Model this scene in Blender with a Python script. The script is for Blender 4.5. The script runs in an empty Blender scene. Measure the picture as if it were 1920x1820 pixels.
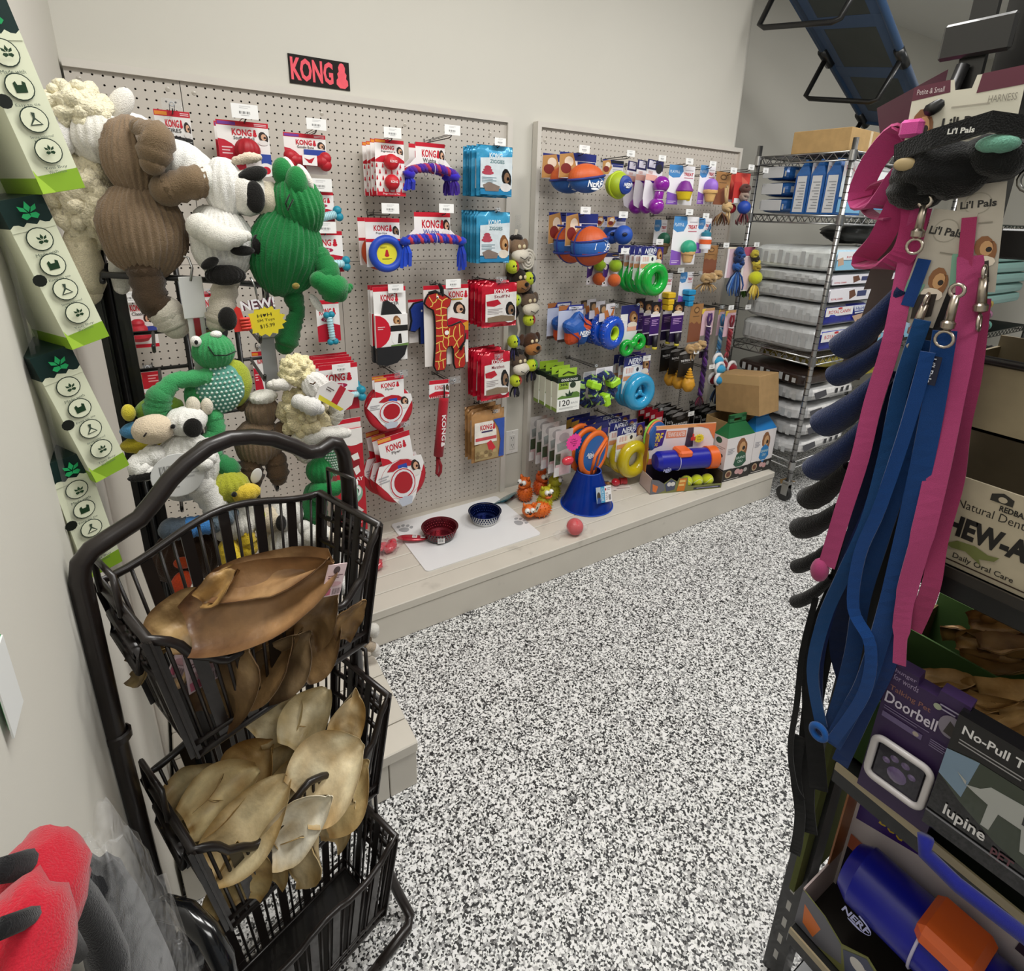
import bpy, math, random
from mathutils import Vector, Matrix, noise
# lengths below are in inches; everything is scaled to metres when a mesh is made
S = 0.0254
C = bpy.context.scene.collection
PI = math.pi
R = math.radians
sc = bpy.context.scene

# ---------------------------------------------------------------- camera, world, lamps, exposure
def setup_camera(rows, loc, f):
 r, d, w = [Vector(v) for v in rows]
 cam = bpy.data.cameras.new('camera')
 o = bpy.data.objects.new('camera', cam)
 C.objects.link(o)
 m = Matrix((r, -d, -w)).transposed().to_4x4()
 m.translation = Vector(loc) * S
 o.matrix_world = m
 cam.sensor_width = 36
 cam.lens = f[0] / 1920 * 36
 cam.shift_x = -f[1] / 1920
 cam.shift_y = f[2] / 1920
 cam.clip_start = 0.05
 sc.camera = o
setup_camera([[0.844367, -0.534935, 0.029835], [-0.140504, -0.274828, -0.951172], [0.517014, 0.798946, -0.307216]],[-6.361, -87.872, 60.447],[1047.43, 13.49, -173.8])

w = bpy.data.worlds.new('world')
sc.world = w
w.use_nodes = True
w.node_tree.nodes['Background'].inputs[0].default_value = (0.93, 0.97, 1.0, 1)
w.node_tree.nodes['Background'].inputs[1].default_value = 0.42

def area(name, loc, size, power, col=(1, 0.985, 0.955)):
 l = bpy.data.lights.new(name, 'AREA')
 l.shape = 'RECTANGLE'
 l.size, l.size_y = size[0] * S, size[1] * S
 l.energy = power
 l.color = col
 o = bpy.data.objects.new(name, l)
 o.location = Vector(loc) * S
 C.objects.link(o)
 return o
area('ceiling_lamp', (24, -62, 117), (46, 22), 62)
area('ceiling_lamp', (95, -62, 117), (46, 22), 50)
area('ceiling_lamp', (20, -135, 117), (46, 22), 30)
area('ceiling_lamp', (170, -62, 117), (46, 22), 30)

vs = sc.view_settings
vs.view_transform = 'Standard'
vs.look = 'None'
vs.exposure = -0.62
vs.gamma = 1
vs.use_curve_mapping = False

# ---------------------------------------------------------------- materials (colour comes from the mesh, grain and gloss from nodes)
def lin(c):
 if isinstance(c, str):
  c = tuple(int(c[i:i + 2], 16) for i in (0, 2, 4))
 return tuple(((v / 255 / 12.92) if v / 255 <= 0.04045 else ((v / 255 + 0.055) / 1.055) ** 2.4) for v in c) + (1.0,)

MATS = {}
def mat(kind):
 if kind in MATS:
  return MATS[kind]
 m = bpy.data.materials.new(kind)
 m.use_nodes = True
 nt = m.node_tree
 N, L = nt.nodes, nt.links
 b = N['Principled BSDF']
 at = N.new('ShaderNodeAttribute')
 at.attribute_name = 'Col'
 P = dict(  # rough, metallic, bump scale (per m), bump strength, coat, colour variation
  card=(.42, 0, 0, 0, .0, 0), matte=(.85, 0, 60, .05, 0, .06), wood=(.6, 0, 30, .12, 0, .08),
  plastic=(.33, 0, 0, 0, .1, 0), gloss=(.15, 0, 0, 0, .4, 0), rubber=(.5, 0, 250, .05, 0, .05),
  fabric=(.95, 0, 900, .35, 0, .12), web=(.9, 0, 1500, .35, 0, .15), felt=(1, 0, 500, .5, 0, .18), fur=(1, 0, 260, 1.0, 0, .2),
  metal=(.28, 1, 0, 0, 0, 0), wire=(.38, 0, 0, 0, .15, 0), foil=(.22, .15, 28, .5, .2, .1),
  bag=(.34, 0, 30, .45, .1, .12), chew=(.5, 0, 55, .5, .05, .16), carton=(.85, 0, 25, .05, 0, .1), print=(.4, 0, 0, 0, 0, 0),
  bowl=(.25, .8, 0, 0, .1, 0), glow=(.4, 0, 0, 0, 0, 0))
 rough, met, bs, bst, coat, var = P.get(kind, P['plastic'])
 b.inputs['Roughness'].default_value = rough
 b.inputs['Metallic'].default_value = met
 b.inputs['Coat Weight'].default_value = coat
 col = at.outputs['Color']
 if kind in ('fabric', 'felt', 'fur', 'web'):
  b.inputs['Sheen Weight'].default_value = .25
  b.inputs['Specular IOR Level'].default_value = .2
 if bs:
  tc = N.new('ShaderNodeTexCoord')
  nz = N.new('ShaderNodeTexNoise')
  nz.inputs['Scale'].default_value = bs
  nz.inputs['Detail'].default_value = 3
  L.new(tc.outputs['Object'], nz.inputs['Vector'])
  bp = N.new('ShaderNodeBump')
  bp.inputs['Strength'].default_value = bst
  bp.inputs['Distance'].default_value = 0.004
  L.new(nz.outputs['Fac'], bp.inputs['Height'])
  L.new(bp.outputs['Normal'], b.inputs['Normal'])
  if var:
   mr = N.new('ShaderNodeMapRange')
   mr.inputs['From Min'].default_value = .3
   mr.inputs['From Max'].default_value = .7
   mr.inputs['To Min'].default_value = 1 - var
   mr.inputs['To Max'].default_value = 1 + var * .6
   L.new(nz.outputs['Fac'], mr.inputs['Value'])
   mx = N.new('ShaderNodeVectorMath')
   mx.operation = 'SCALE'
   L.new(col, mx.inputs[0])
   L.new(mr.outputs['Result'], mx.inputs['Scale'])
   col = mx.outputs['Vector']
 L.new(col, b.inputs['Base Color'])
 if kind in ('clear', 'tint'):
  b.inputs['Roughness'].default_value = .08 if kind == 'clear' else .12
  tr = N.new('ShaderNodeBsdfTransparent')
  if kind == 'tint':
   L.new(col, tr.inputs['Color'])
  ms = N.new('ShaderNodeMixShader')
  ms.inputs['Fac'].default_value = .11 if kind == 'clear' else .5
  L.new(tr.outputs[0], ms.inputs[1])
  L.new(b.outputs[0], ms.inputs[2])
  L.new(ms.outputs[0], N['Material Output'].inputs['Surface'])
  if kind == 'clear':
   tc = N.new('ShaderNodeTexCoord')
   nz = N.new('ShaderNodeTexNoise')
   nz.inputs['Scale'].default_value = 40
   L.new(tc.outputs['Object'], nz.inputs['Vector'])
   bp = N.new('ShaderNodeBump')
   bp.inputs['Distance'].default_value = .01
   L.new(nz.outputs['Fac'], bp.inputs['Height'])
   L.new(bp.outputs['Normal'], b.inputs['Normal'])
 MATS[kind] = m
 return m

# ---------------------------------------------------------------- mesh builder
TXT = {}
def text_mesh(s, bold):
 k = (s, bold)
 if k not in TXT:
  cu = bpy.data.curves.new('t', 'FONT')
  cu.body = s
  cu.resolution_u = 2
  cu.offset = bold
  o = bpy.data.objects.new('t', cu)
  C.objects.link(o)
  me = bpy.data.meshes.new_from_object(o)
  V = [tuple(v.co) for v in me.vertices]
  Fc = [tuple(p.vertices) for p in me.polygons]
  bpy.data.objects.remove(o)
  bpy.data.meshes.remove(me)
  if not V:
   V = [(0, 0, 0), (1, 0, 0), (1, 1, 0)]
   Fc = [(0, 1, 2)]
  xs = [v[0] for v in V]
  ys = [v[1] for v in V]
  TXT[k] = ([((v[0] - min(xs)) / (max(xs) - min(xs) + 1e-9), (v[1] - min(ys)) / (max(ys) - min(ys) + 1e-9)) for v in V], Fc)
 return TXT[k]

class MB:
 def __init__(s):
  s.v, s.f, s.c, s.sm = [], [], [], []
  s.M = None
 def add(s, V, Fc, col, smooth=False):
  b = len(s.v)
  if s.M is not None:
   V = [s.M @ Vector(p) for p in V]
  s.v.extend([tuple(p) for p in V])
  col = lin(col)
  for f in Fc:
   s.f.append([b + i for i in f])
   s.c.append(col)
   s.sm.append(smooth)
  return s
 def box(s, lo, hi, col, bev=0):
  x0, y0, z0 = lo
  x1, y1, z1 = hi
  if bev:
   b = min(bev, abs(x1 - x0) / 2.1, abs(y1 - y0) / 2.1, abs(z1 - z0) / 2.1)
   V, Fc = [], []
   for sx in (0, 1):
    for sy in (0, 1):
     for sz in (0, 1):
      X, Y, Z = (x0, x1)[sx], (y0, y1)[sy], (z0, z1)[sz]
      dx, dy, dz = (b, -b)[sx], (b, -b)[sy], (b, -b)[sz]
      V += [(X, Y + dy, Z + dz), (X + dx, Y, Z + dz), (X + dx, Y + dy, Z)]
   def i(a, bb, c, k):
    return (a * 4 + bb * 2 + c) * 3 + k
   Fc += [(i(0, 0, 0, 0), i(0, 0, 1, 0), i(0, 1, 1, 0), i(0, 1, 0, 0)), (i(1, 0, 0, 0), i(1, 1, 0, 0), i(1, 1, 1, 0), i(1, 0, 1, 0)),
    (i(0, 0, 0, 1), i(1, 0, 0, 1), i(1, 0, 1, 1), i(0, 0, 1, 1)), (i(0, 1, 0, 1), i(0, 1, 1, 1), i(1, 1, 1, 1), i(1, 1, 0, 1)),
    (i(0, 0, 0, 2), i(0, 1, 0, 2), i(1, 1, 0, 2), i(1, 0, 0, 2)), (i(0, 0, 1, 2), i(1, 0, 1, 2), i(1, 1, 1, 2), i(0, 1, 1, 2))]
   for a in (0, 1):
    for c in (0, 1):
     Fc += [(i(a, 0, c, 0), i(a, 0, c, 2), i(a, 1, c, 2), i(a, 1, c, 0)), (i(0, a, c, 1), i(0, a, c, 2), i(1, a, c, 2), i(1, a, c, 1)),
      (i(a, c, 0, 0), i(a, c, 0, 1), i(a, c, 1, 1), i(a, c, 1, 0))]
     for e in (0, 1):
      Fc.append((i(a, c, e, 0), i(a, c, e, 1), i(a, c, e, 2)))
   return s.add(V, Fc, col)
  V = [(x0, y0, z0), (x1, y0, z0), (x1, y1, z0), (x0, y1, z0), (x0, y0, z1), (x1, y0, z1), (x1, y1, z1), (x0, y1, z1)]
  return s.add(V, [(3, 2, 1, 0), (4, 5, 6, 7), (0, 1, 5, 4), (1, 2, 6, 5), (2, 3, 7, 6), (3, 0, 4, 7)], col)
 def prism(s, pts, y0, y1, col):            # outline in x,z ; extruded from y0 (front) to y1
  n = len(pts)
  V = [(p[0], y0, p[1]) for p in pts] + [(p[0], y1, p[1]) for p in pts]
  return s.add(V, [tuple(range(n)), tuple(range(2 * n - 1, n - 1, -1))] + [(i, i + n, (i + 1) % n + n, (i + 1) % n) for i in range(n)], col)
 def flat(s, pts, y, col):                  # print layer facing -y
  return s.add([(p[0], y, p[1]) for p in pts], [tuple(range(len(pts)))], col)
 def tube(s, pts, rad, col, n=6, closed=False, smooth=True, flat=1.0, ribs=0, rd=.06, caps=True, up=None, cols=None):
  P = [Vector(p) for p in pts]
  m = len(P)
  rr = rad if isinstance(rad, (list, tuple)) else [rad] * m
  base = len(s.v)
  T = []
  for i in range(m):
   if closed:
    t = P[(i + 1) % m] - P[i - 1]
   else:
    t = P[min(i + 1, m - 1)] - P[max(i - 1, 0)]
   T.append(t.normalized() if t.length > 1e-9 else Vector((0, 0, 1)))
  u = Vector(up) if up else (Vector((0, 0, 1)) if abs(T[0].z) < .9 else Vector((1, 0, 0)))
  nrm = (u - T[0] * u.dot(T[0])).normalized()
  V = []
  for i in range(m):
   nrm = nrm - T[i] * nrm.dot(T[i])
   nrm = nrm.normalized() if nrm.length > 1e-6 else T[i].orthogonal().normalized()
   bi = T[i].cross(nrm)
   for k in range(n):
    a = 2 * PI * k / n
    q = rr[i] * (1 + (rd * math.cos(a * ribs) if ribs else 0))
    V.append(P[i] + nrm * (math.cos(a) * q * flat) + bi * (math.sin(a) * q))
  def face(i, j):
   return [(i * n + k, i * n + (k + 1) % n, j * n + (k + 1) % n, j * n + k) for k in range(n)]
  segs = [(i, i + 1) for i in range(m - 1)] + ([(m - 1, 0)] if closed else [])
  if cols:
   b0 = len(s.v)
   first = True
   for i, j in segs:
    VV = V[i * n:i * n + n] + V[j * n:j * n + n]
    s.add(VV, [(k, (k + 1) % n, n + (k + 1) % n, n + k) for k in range(n)], cols[i % len(cols)], smooth)
   return s
  Fc = []
  for i, j in segs:
   Fc += face(i, j)
  if not closed and caps:
   Fc += [tuple(range(n - 1, -1, -1)), tuple((m - 1) * n + k for k in range(n))]
  return s.add(V, Fc, col, smooth)
 def lathe(s, prof, col, n=20, axis='z', o=(0, 0, 0), ribs=0, rd=.05, smooth=True, cols=None):   # prof: (radius, height)
  m = len(prof)
  V = []
  for r_, h in prof:
   for k in range(n):
    a = 2 * PI * k / n
    q = r_ * (1 + (rd * math.cos(a * ribs) if ribs else 0))
    x, y = q * math.cos(a), q * math.sin(a)
    p = (x, y, h) if axis == 'z' else ((x, -h, y) if axis == 'y' else (h, x, y))
    V.append((p[0] + o[0], p[1] + o[1], p[2] + o[2]))
  for i in range(m - 1):
   VV = V[i * n:(i + 2) * n]
   s.add(VV, [(k, (k + 1) % n, n + (k + 1) % n, n + k) for k in range(n)], cols[i % len(cols)] if cols else col, smooth)
  return s
 def ell(s, c, r, col, nu=14, nv=9, ribs=0, rd=.05, rot=None, lump=0, seed=0, axis='z', colf=None):
  V, Fc = [], []
  rx, ry, rz = r if isinstance(r, (tuple, list)) else (r, r, r)
  for j in range(nv + 1):
   t = PI * j / nv
   for i in range(nu):
    a = 2 * PI * i / nu
    q = 1 + (rd * math.cos(a * ribs) * min(1, math.sin(t) * 2) if ribs else 0)
    d = Vector((math.sin(t) * math.cos(a) * q, math.sin(t) * math.sin(a) * q, math.cos(t)))
    if axis == 'y':
     d = Vector((d.x, d.z, d.y))
    elif axis == 'x':
     d = Vector((d.z, d.y, d.x))
    p = Vector((d.x * rx, d.y * ry, d.z * rz))
    if lump:
     p *= 1 + lump * noise.noise(Vector(d) * 2.6 + Vector((seed, seed * .7, 0))) + lump * .6 * noise.noise(Vector(d) * 6 + Vector((seed, 3, 0)))
    if rot is not None:
     p = rot @ p
    V.append(p + Vector(c))
  if axis != 'z':
   for j in range(nv):
    for i in range(nu):
     Fc.append((j * nu + i, j * nu + (i + 1) % nu, (j + 1) * nu + (i + 1) % nu, (j + 1) * nu + i))
  else:
   for j in range(nv):
    for i in range(nu):
     Fc.append((j * nu + i, (j + 1) * nu + i, (j + 1) * nu + (i + 1) % nu, j * nu + (i + 1) % nu))
  if colf:
   for f in Fc:
    q = sum((V[k] for k in f), Vector()) / 4
    s.add([V[k] for k in f], [(0, 1, 2, 3)], colf(q), True)
   return s
  return s.add(V, Fc, col, True)
 def torus(s, c, R_, r_, col, n=24, m=9, axis='y', sq=1.0, cols=None):
  pts = []
  for i in range(n):
   a = 2 * PI * i / n
   x, y = R_ * math.cos(a), R_ * math.sin(a)
   p = (x, 0, y) if axis == 'y' else ((x, y, 0) if axis == 'z' else (0, x, y))
   pts.append((p[0] + c[0], p[1] + c[1], p[2] + c[2]))
  up = (0, 1, 0) if axis == 'y' else ((0, 0, 1) if axis == 'z' else (1, 0, 0))
  return s.tube(pts, r_, col, m, closed=True, flat=sq, up=up, cols=cols)
 def ribbon(s, pts, wd, col, th=.06, side=(1, 0, 0), smooth=True):    # flat strap along pts, its width along `side` (one vector or one per point)
  m = len(pts)
  V = []
  for i in range(m):
   p = Vector(pts[i])
   t = Vector(pts[min(i + 1, m - 1)]) - Vector(pts[max(i - 1, 0)])
   sd = Vector(side[i] if isinstance(side[0], (tuple, list, Vector)) else side)
   t = t.normalized() if t.length > 1e-9 else Vector((0, 0, 1))
   sd = (sd - t * sd.dot(t)).normalized()
   nn = t.cross(sd)
   w_ = (wd[i] if isinstance(wd, (list, tuple)) else wd) / 2
   V += [p + sd * w_ + nn * th / 2, p - sd * w_ + nn * th / 2, p - sd * w_ - nn * th / 2, p + sd * w_ - nn * th / 2]
  Fc = [(i * 4 + k, i * 4 + (k + 1) % 4, i * 4 + 4 + (k + 1) % 4, i * 4 + 4 + k) for i in range(m - 1) for k in range(4)]
  Fc += [(3, 2, 1, 0), tuple((m - 1) * 4 + k for k in range(4))]
  return s.add(V, Fc, col)
 def txt(s, st, x0, z0, x1, z1, col, y=-.05, bold=0.0, skew=0, vert=False):   # fitted into the box (z0 bottom, z1 top)
  V, Fc = text_mesh(st, bold)
  if vert:      # reads downwards
   P = [(x0 + (v[1]) * (x1 - x0), y, z1 - v[0] * (z1 - z0)) for v in V]
  else:
   P = [(x0 + v[0] * (x1 - x0) + skew * v[1] * (z1 - z0), y, z0 + v[1] * (z1 - z0)) for v in V]
  return s.add(P, Fc, col)
 def build(s, name, kind, parent=None, kindtag=None, label=None, loc=None):
  me = bpy.data.meshes.new(name)
  me.from_pydata([(p[0] * S, p[1] * S, p[2] * S) for p in s.v], [], s.f)
  at = me.color_attributes.new('Col', 'FLOAT_COLOR', 'CORNER')
  buf = []
  for f, c in zip(s.f, s.c):
   if isinstance(c, list):
    for k in c:
     buf.extend(k)
   else:
    buf.extend(c * len(f))
  at.data.foreach_set('color', buf)
  me.polygons.foreach_set('use_smooth', s.sm)
  me.materials.append(mat(kind) if isinstance(kind, str) else kind)
  me.update()
  o = bpy.data.objects.new(name, me)
  C.objects.link(o)
  if parent:
   o.parent = parent
  if loc:
   o.location = Vector(loc) * S
  if kindtag:
   o['kind'] = kindtag
  if label:
   o['label'] = label
  return o

def tag(o, label, cat, group=None):
 o['label'] = label
 o['category'] = cat
 if group:
  o['group'] = group
 return o
def thing(name, label, cat, loc=(0, 0, 0), rot=(0, 0, 0), group=None, sc_=1):
 o = bpy.data.objects.new(name, None)
 o.empty_display_size = .05
 C.objects.link(o)
 o.location = Vector(loc) * S
 o.rotation_euler = [R(a) for a in rot]
 if sc_ != 1:
  o.scale = (sc_,) * 3 if not isinstance(sc_, tuple) else sc_
 return tag(o, label, cat, group)
def copy_thing(root, loc, rot=None, label=None):
 r = root.copy()
 C.objects.link(r)
 r.location = Vector(loc) * S
 if rot is not None:
  r.rotation_euler = [R(a) for a in rot]
 if label:
  r['label'] = label
 for ch in list(root.children):
  c = ch.copy()
  C.objects.link(c)
  c.parent = r
  for g in list(ch.children):
   d = g.copy()
   C.objects.link(d)
   d.parent = c
 return r
ORD = ['front', 'second', 'third', 'fourth', 'fifth', 'sixth', 'seventh', 'eighth']
def behind(k):
 return 'frontmost' if k == 0 else ORD[k] + ' from the front'
def arc(cx, cz, r_, a0, a1, n=10, rz=None):
 rz = r_ if rz is None else rz
 return [(cx + r_ * math.cos(R(a0 + (a1 - a0) * i / n)), cz + rz * math.sin(R(a0 + (a1 - a0) * i / n))) for i in range(n + 1)]
def circ(cx, cz, r_, n=16, rz=None):
 return arc(cx, cz, r_, 0, 360 - 360 / n, n - 1, rz)

# print layers in unit coordinates of a face: x 0..1 left to right, z 0..1 top to bottom
KONGSIL = [(.28, 1), (.72, 1), (1, .86), (.98, .68), (.84, .6), (.9, .44), (.76, .34), (.8, .18), (.66, .03), (.5, 0), (.34, .03), (.2, .18), (.24, .34), (.1, .44), (.16, .6), (.02, .68), (0, .86)]
def layers(mb, w_, h, L_, y=-.02, x0=None, ztop=0):
 x0 = -w_ / 2 if x0 is None else x0
 X = lambda a: x0 + a * w_
 Z = lambda a: ztop - a * h
 for i, l in enumerate(L_):
  yy = y - .008 * (i + 1)
  k = l[0]
  if k == 'r':
   _, a, b, c, d, col = l
   mb.flat([(X(a), Z(d)), (X(c), Z(d)), (X(c), Z(b)), (X(a), Z(b))], yy, col)
  elif k == 'p':
   mb.flat([(X(a), Z(b)) for a, b in l[1]], yy, l[2])
  elif k == 'e':
   _, a, b, ra, rb, col = l
   mb.flat(circ(X(a), Z(b), ra * w_, 18, rb * h), yy, col)
  elif k == 't':
   _, st, a, b, c, d, col = l[:7]
   mb.txt(st, X(a), Z(d), X(c), Z(b), col, yy, *l[7:])
  elif k == 'k':
   _, a, b, c, d, col = l
   mb.flat([(X(a + p * (c - a)), Z(b + q * (d - b))) for p, q in reversed(KONGSIL)], yy, col)
  elif k == 'f':      # portrait of a girl or a dog, a few flat patches
   _, a, b, c, d, pal = l
   for px, pz, ra, rb, ci in ((.44, .4, .36, .36, 0), (.74, .56, .2, .34, 0), (.54, .46, .25, .25, 1), (.45, .9, .48, .2, 2), (.64, .5, .12, .09, 3)):
    mb.flat(circ(X(a + px * (c - a)), Z(b + pz * (d - b)), ra * (c - a) * w_, 10, rb * (d - b) * h), yy - .002 * ci - (.002 if ra < .1 else 0), pal[ci])
  elif k == 'b':      # barcode
   _, a, b, c, d, col = l
   n = 9
   for q in range(n):
    u = a + (c - a) * q / n
    mb.flat([(X(u), Z(d)), (X(u + (c - a) / n * (.35 + .3 * (q % 3 == 0))), Z(d)), (X(u + (c - a) / n * (.35 + .3 * (q % 3 == 0))), Z(b)), (X(u), Z(b))], yy, col)
  elif k == 'l':      # lines of small print
   _, a, b, c, d, n, col = l
   for q in range(n):
    zz = b + (d - b) * (q + .2) / n
    mb.flat([(X(a), Z(zz + (d - b) * .4 / n)), (X(c - (c - a) * .25 * (q % 2)), Z(zz + (d - b) * .4 / n)), (X(c - (c - a) * .25 * (q % 2)), Z(zz)), (X(a), Z(zz))], yy, col)
 return mb
GIRL = ['2a1c18', 'd8a888', 'e8e4e0', '301c18']
DOG = ['8a5a34', 'c89a6a', 'e8dccc', '20140f']
BDOG = ['181818', '8a6a50', 'e8e8e8', '050505']
def card(mb, w_, h, base, L_, th=.04, ztop=.25, outline=None, back='c8c4c0'):
 o = outline or [(0, 0), (1, 0), (1, 1), (0, 1)]
 mb.prism([(-w_ / 2 + a * w_, ztop - b * h) for a, b in reversed(o)], -.02, th - .02, base)
 return layers(mb, w_, h, L_, -.02, None, ztop)
# ---------------------------------------------------------------- the room
def node_mat(name, rough=.7):
 m = bpy.data.materials.new(name)
 m.use_nodes = True
 b = m.node_tree.nodes['Principled BSDF']
 b.inputs['Roughness'].default_value = rough
 return m, m.node_tree, b

def paint(name, col, var=.05, scale=3, rough=.65, bump=.08, stain=None):
 m, nt, b = node_mat(name, rough)
 N, L = nt.nodes, nt.links
 tc = N.new('ShaderNodeTexCoord')
 nz = N.new('ShaderNodeTexNoise')
 nz.inputs['Scale'].default_value = scale
 nz.inputs['Detail'].default_value = 6
 L.new(tc.outputs['Object'], nz.inputs['Vector'])
 cr = N.new('ShaderNodeValToRGB')
 c = lin(col)
 cr.color_ramp.elements[0].position = .3
 cr.color_ramp.elements[1].position = .7
 cr.color_ramp.elements[0].color = tuple(v * (1 - var) for v in c[:3]) + (1,)
 cr.color_ramp.elements[1].color = tuple(min(1, v * (1 + var)) for v in c[:3]) + (1,)
 L.new(nz.outputs['Fac'], cr.inputs['Fac'])
 out = cr.outputs['Color']
 if stain:
  n2 = N.new('ShaderNodeTexNoise')
  n2.inputs['Scale'].default_value = 9
  n2.inputs['Detail'].default_value = 8
  L.new(tc.outputs['Object'], n2.inputs['Vector'])
  r2 = N.new('ShaderNodeValToRGB')
  r2.color_ramp.elements[0].position = .64
  r2.color_ramp.elements[1].position = .78
  r2.color_ramp.elements[0].color = (0, 0, 0, 1)
  r2.color_ramp.elements[1].color = (.55, .55, .55, 1)
  L.new(n2.outputs['Fac'], r2.inputs['Fac'])
  mx = N.new('ShaderNodeMix')
  mx.data_type = 'RGBA'
  L.new(r2.outputs['Color'], mx.inputs['Factor'])
  L.new(out, mx.inputs['A'])
  mx.inputs['B'].default_value = lin(stain)
  out = mx.outputs['Result']
 L.new(out, b.inputs['Base Color'])
 n3 = N.new('ShaderNodeTexNoise')
 n3.inputs['Scale'].default_value = 260
 L.new(tc.outputs['Object'], n3.inputs['Vector'])
 bp = N.new('ShaderNodeBump')
 bp.inputs['Strength'].default_value = bump
 bp.inputs['Distance'].default_value = .001
 L.new(n3.outputs['Fac'], bp.inputs['Height'])
 L.new(bp.outputs['Normal'], b.inputs['Normal'])
 return m

def chip_floor():
 m, nt, b = node_mat('flake_epoxy', .5)
 N, L = nt.nodes, nt.links
 tc = N.new('ShaderNodeTexCoord')
 def cells(scale, off):
  mp = N.new('ShaderNodeMapping')
  mp.inputs['Location'].default_value = off
  L.new(tc.outputs['Object'], mp.inputs['Vector'])
  nz = N.new('ShaderNodeTexNoise')
  nz.inputs['Scale'].default_value = scale * .9
  L.new(mp.outputs['Vector'], nz.inputs['Vector'])
  ad = N.new('ShaderNodeVectorMath')
  ad.operation = 'MULTIPLY_ADD'
  L.new(nz.outputs['Color'], ad.inputs[0])
  ad.inputs[1].default_value = (.006, .006, 0)
  L.new(mp.outputs['Vector'], ad.inputs[2])
  v = N.new('ShaderNodeTexVoronoi')
  v.voronoi_dimensions = '2D'
  v.inputs['Scale'].default_value = scale
  L.new(ad.outputs['Vector'], v.inputs['Vector'])
  sp = N.new('ShaderNodeSeparateColor')
  L.new(v.outputs['Color'], sp.inputs['Color'])
  return sp
 a = cells(265, (0, 0, 0))
 c2 = cells(175, (3.3, 1.7, 0))
 cr = N.new('ShaderNodeValToRGB')
 cr.color_ramp.interpolation = 'CONSTANT'
 e = cr.color_ramp.elements
 e[0].position = 0
 e[0].color = lin('101011')
 e[1].position = .2
 e[1].color = lin('8a8a8a')
 for p, c in ((.4, 'e6e6e4'), (.66, 'c6c6c4'), (.8, '5c5a58'), (.88, 'f4f3ef'), (.96, '2a2a2b')):
  k = e.new(p)
  k.color = lin(c)
 L.new(a.outputs['Red'], cr.inputs['Fac'])
 c3 = N.new('ShaderNodeValToRGB')
 c3.color_ramp.interpolation = 'CONSTANT'
 e = c3.color_ramp.elements
 e[0].position = 0
 e[0].color = lin('ecebea')
 e[1].position = .5
 e[1].color = lin('202021')
 k = e.new(.72)
 k.color = lin('b2b1b0')
 L.new(c2.outputs['Green'], c3.inputs['Fac'])
 gt = N.new('ShaderNodeMath')
 gt.operation = 'GREATER_THAN'
 gt.inputs[1].default_value = .64
 L.new(c2.outputs['Blue'], gt.inputs[0])
 mx = N.new('ShaderNodeMix')
 mx.data_type = 'RGBA'
 L.new(gt.outputs[0], mx.inputs['Factor'])
 L.new(cr.outputs['Color'], mx.inputs['A'])
 L.new(c3.outputs['Color'], mx.inputs['B'])
 L.new(mx.outputs['Result'], b.inputs['Base Color'])
 bp = N.new('ShaderNodeBump')
 bp.inputs['Strength'].default_value = .25
 bp.inputs['Distance'].default_value = .0006
 L.new(a.outputs['Green'], bp.inputs['Height'])
 L.new(bp.outputs['Normal'], b.inputs['Normal'])
 return m

WALL = paint('wall_paint', 'd1cec4', .02, 1.2)
PEG = paint('pegboard_paint', 'c8c1b7', .035, 2.2, .5)
TRIM = paint('trim_paint', 'd4cfc6', .03, 4, .5)
DECK = paint('deck_paint', 'cfc9bd', .04, 5, .5, .1, '9a9489')
CEIL = paint('ceiling_paint', 'e6e4df', .01, 2)
FLOOR = chip_floor()

def struct(name, lo, hi, m):
 o = MB().box(lo, hi, 'ffffff').build(name, m, kindtag='structure')
 return o
struct('floor', (-60, -230, -2), (260, 60, 0), FLOOR)
struct('ceiling', (-60, -230, 118), (260, 60, 120), CEIL)
bw = MB()
bw.box((-20, 1.25, 0), (106, 18, 118), 'ffffff')
bw.tube([(106, 3.25, 0), (106, 3.25, 118)], 2, 'ffffff', 24)
bw.box((106, 3.25, 0), (108, 18, 118), 'ffffff')
bw.build('wall_back', WALL, kindtag='structure')
struct('wall_recess', (106, 17, 0), (262, 21, 118), WALL)
struct('wall_right', (258, -230, 0), (262, 18, 118), WALL)
struct('wall_left', (-16, -230, 0), (-12.35, 1.25, 118), WALL)
struct('trim_1', (-13, -230, 0), (-12.1, -56.5, 118), WALL)

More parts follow.
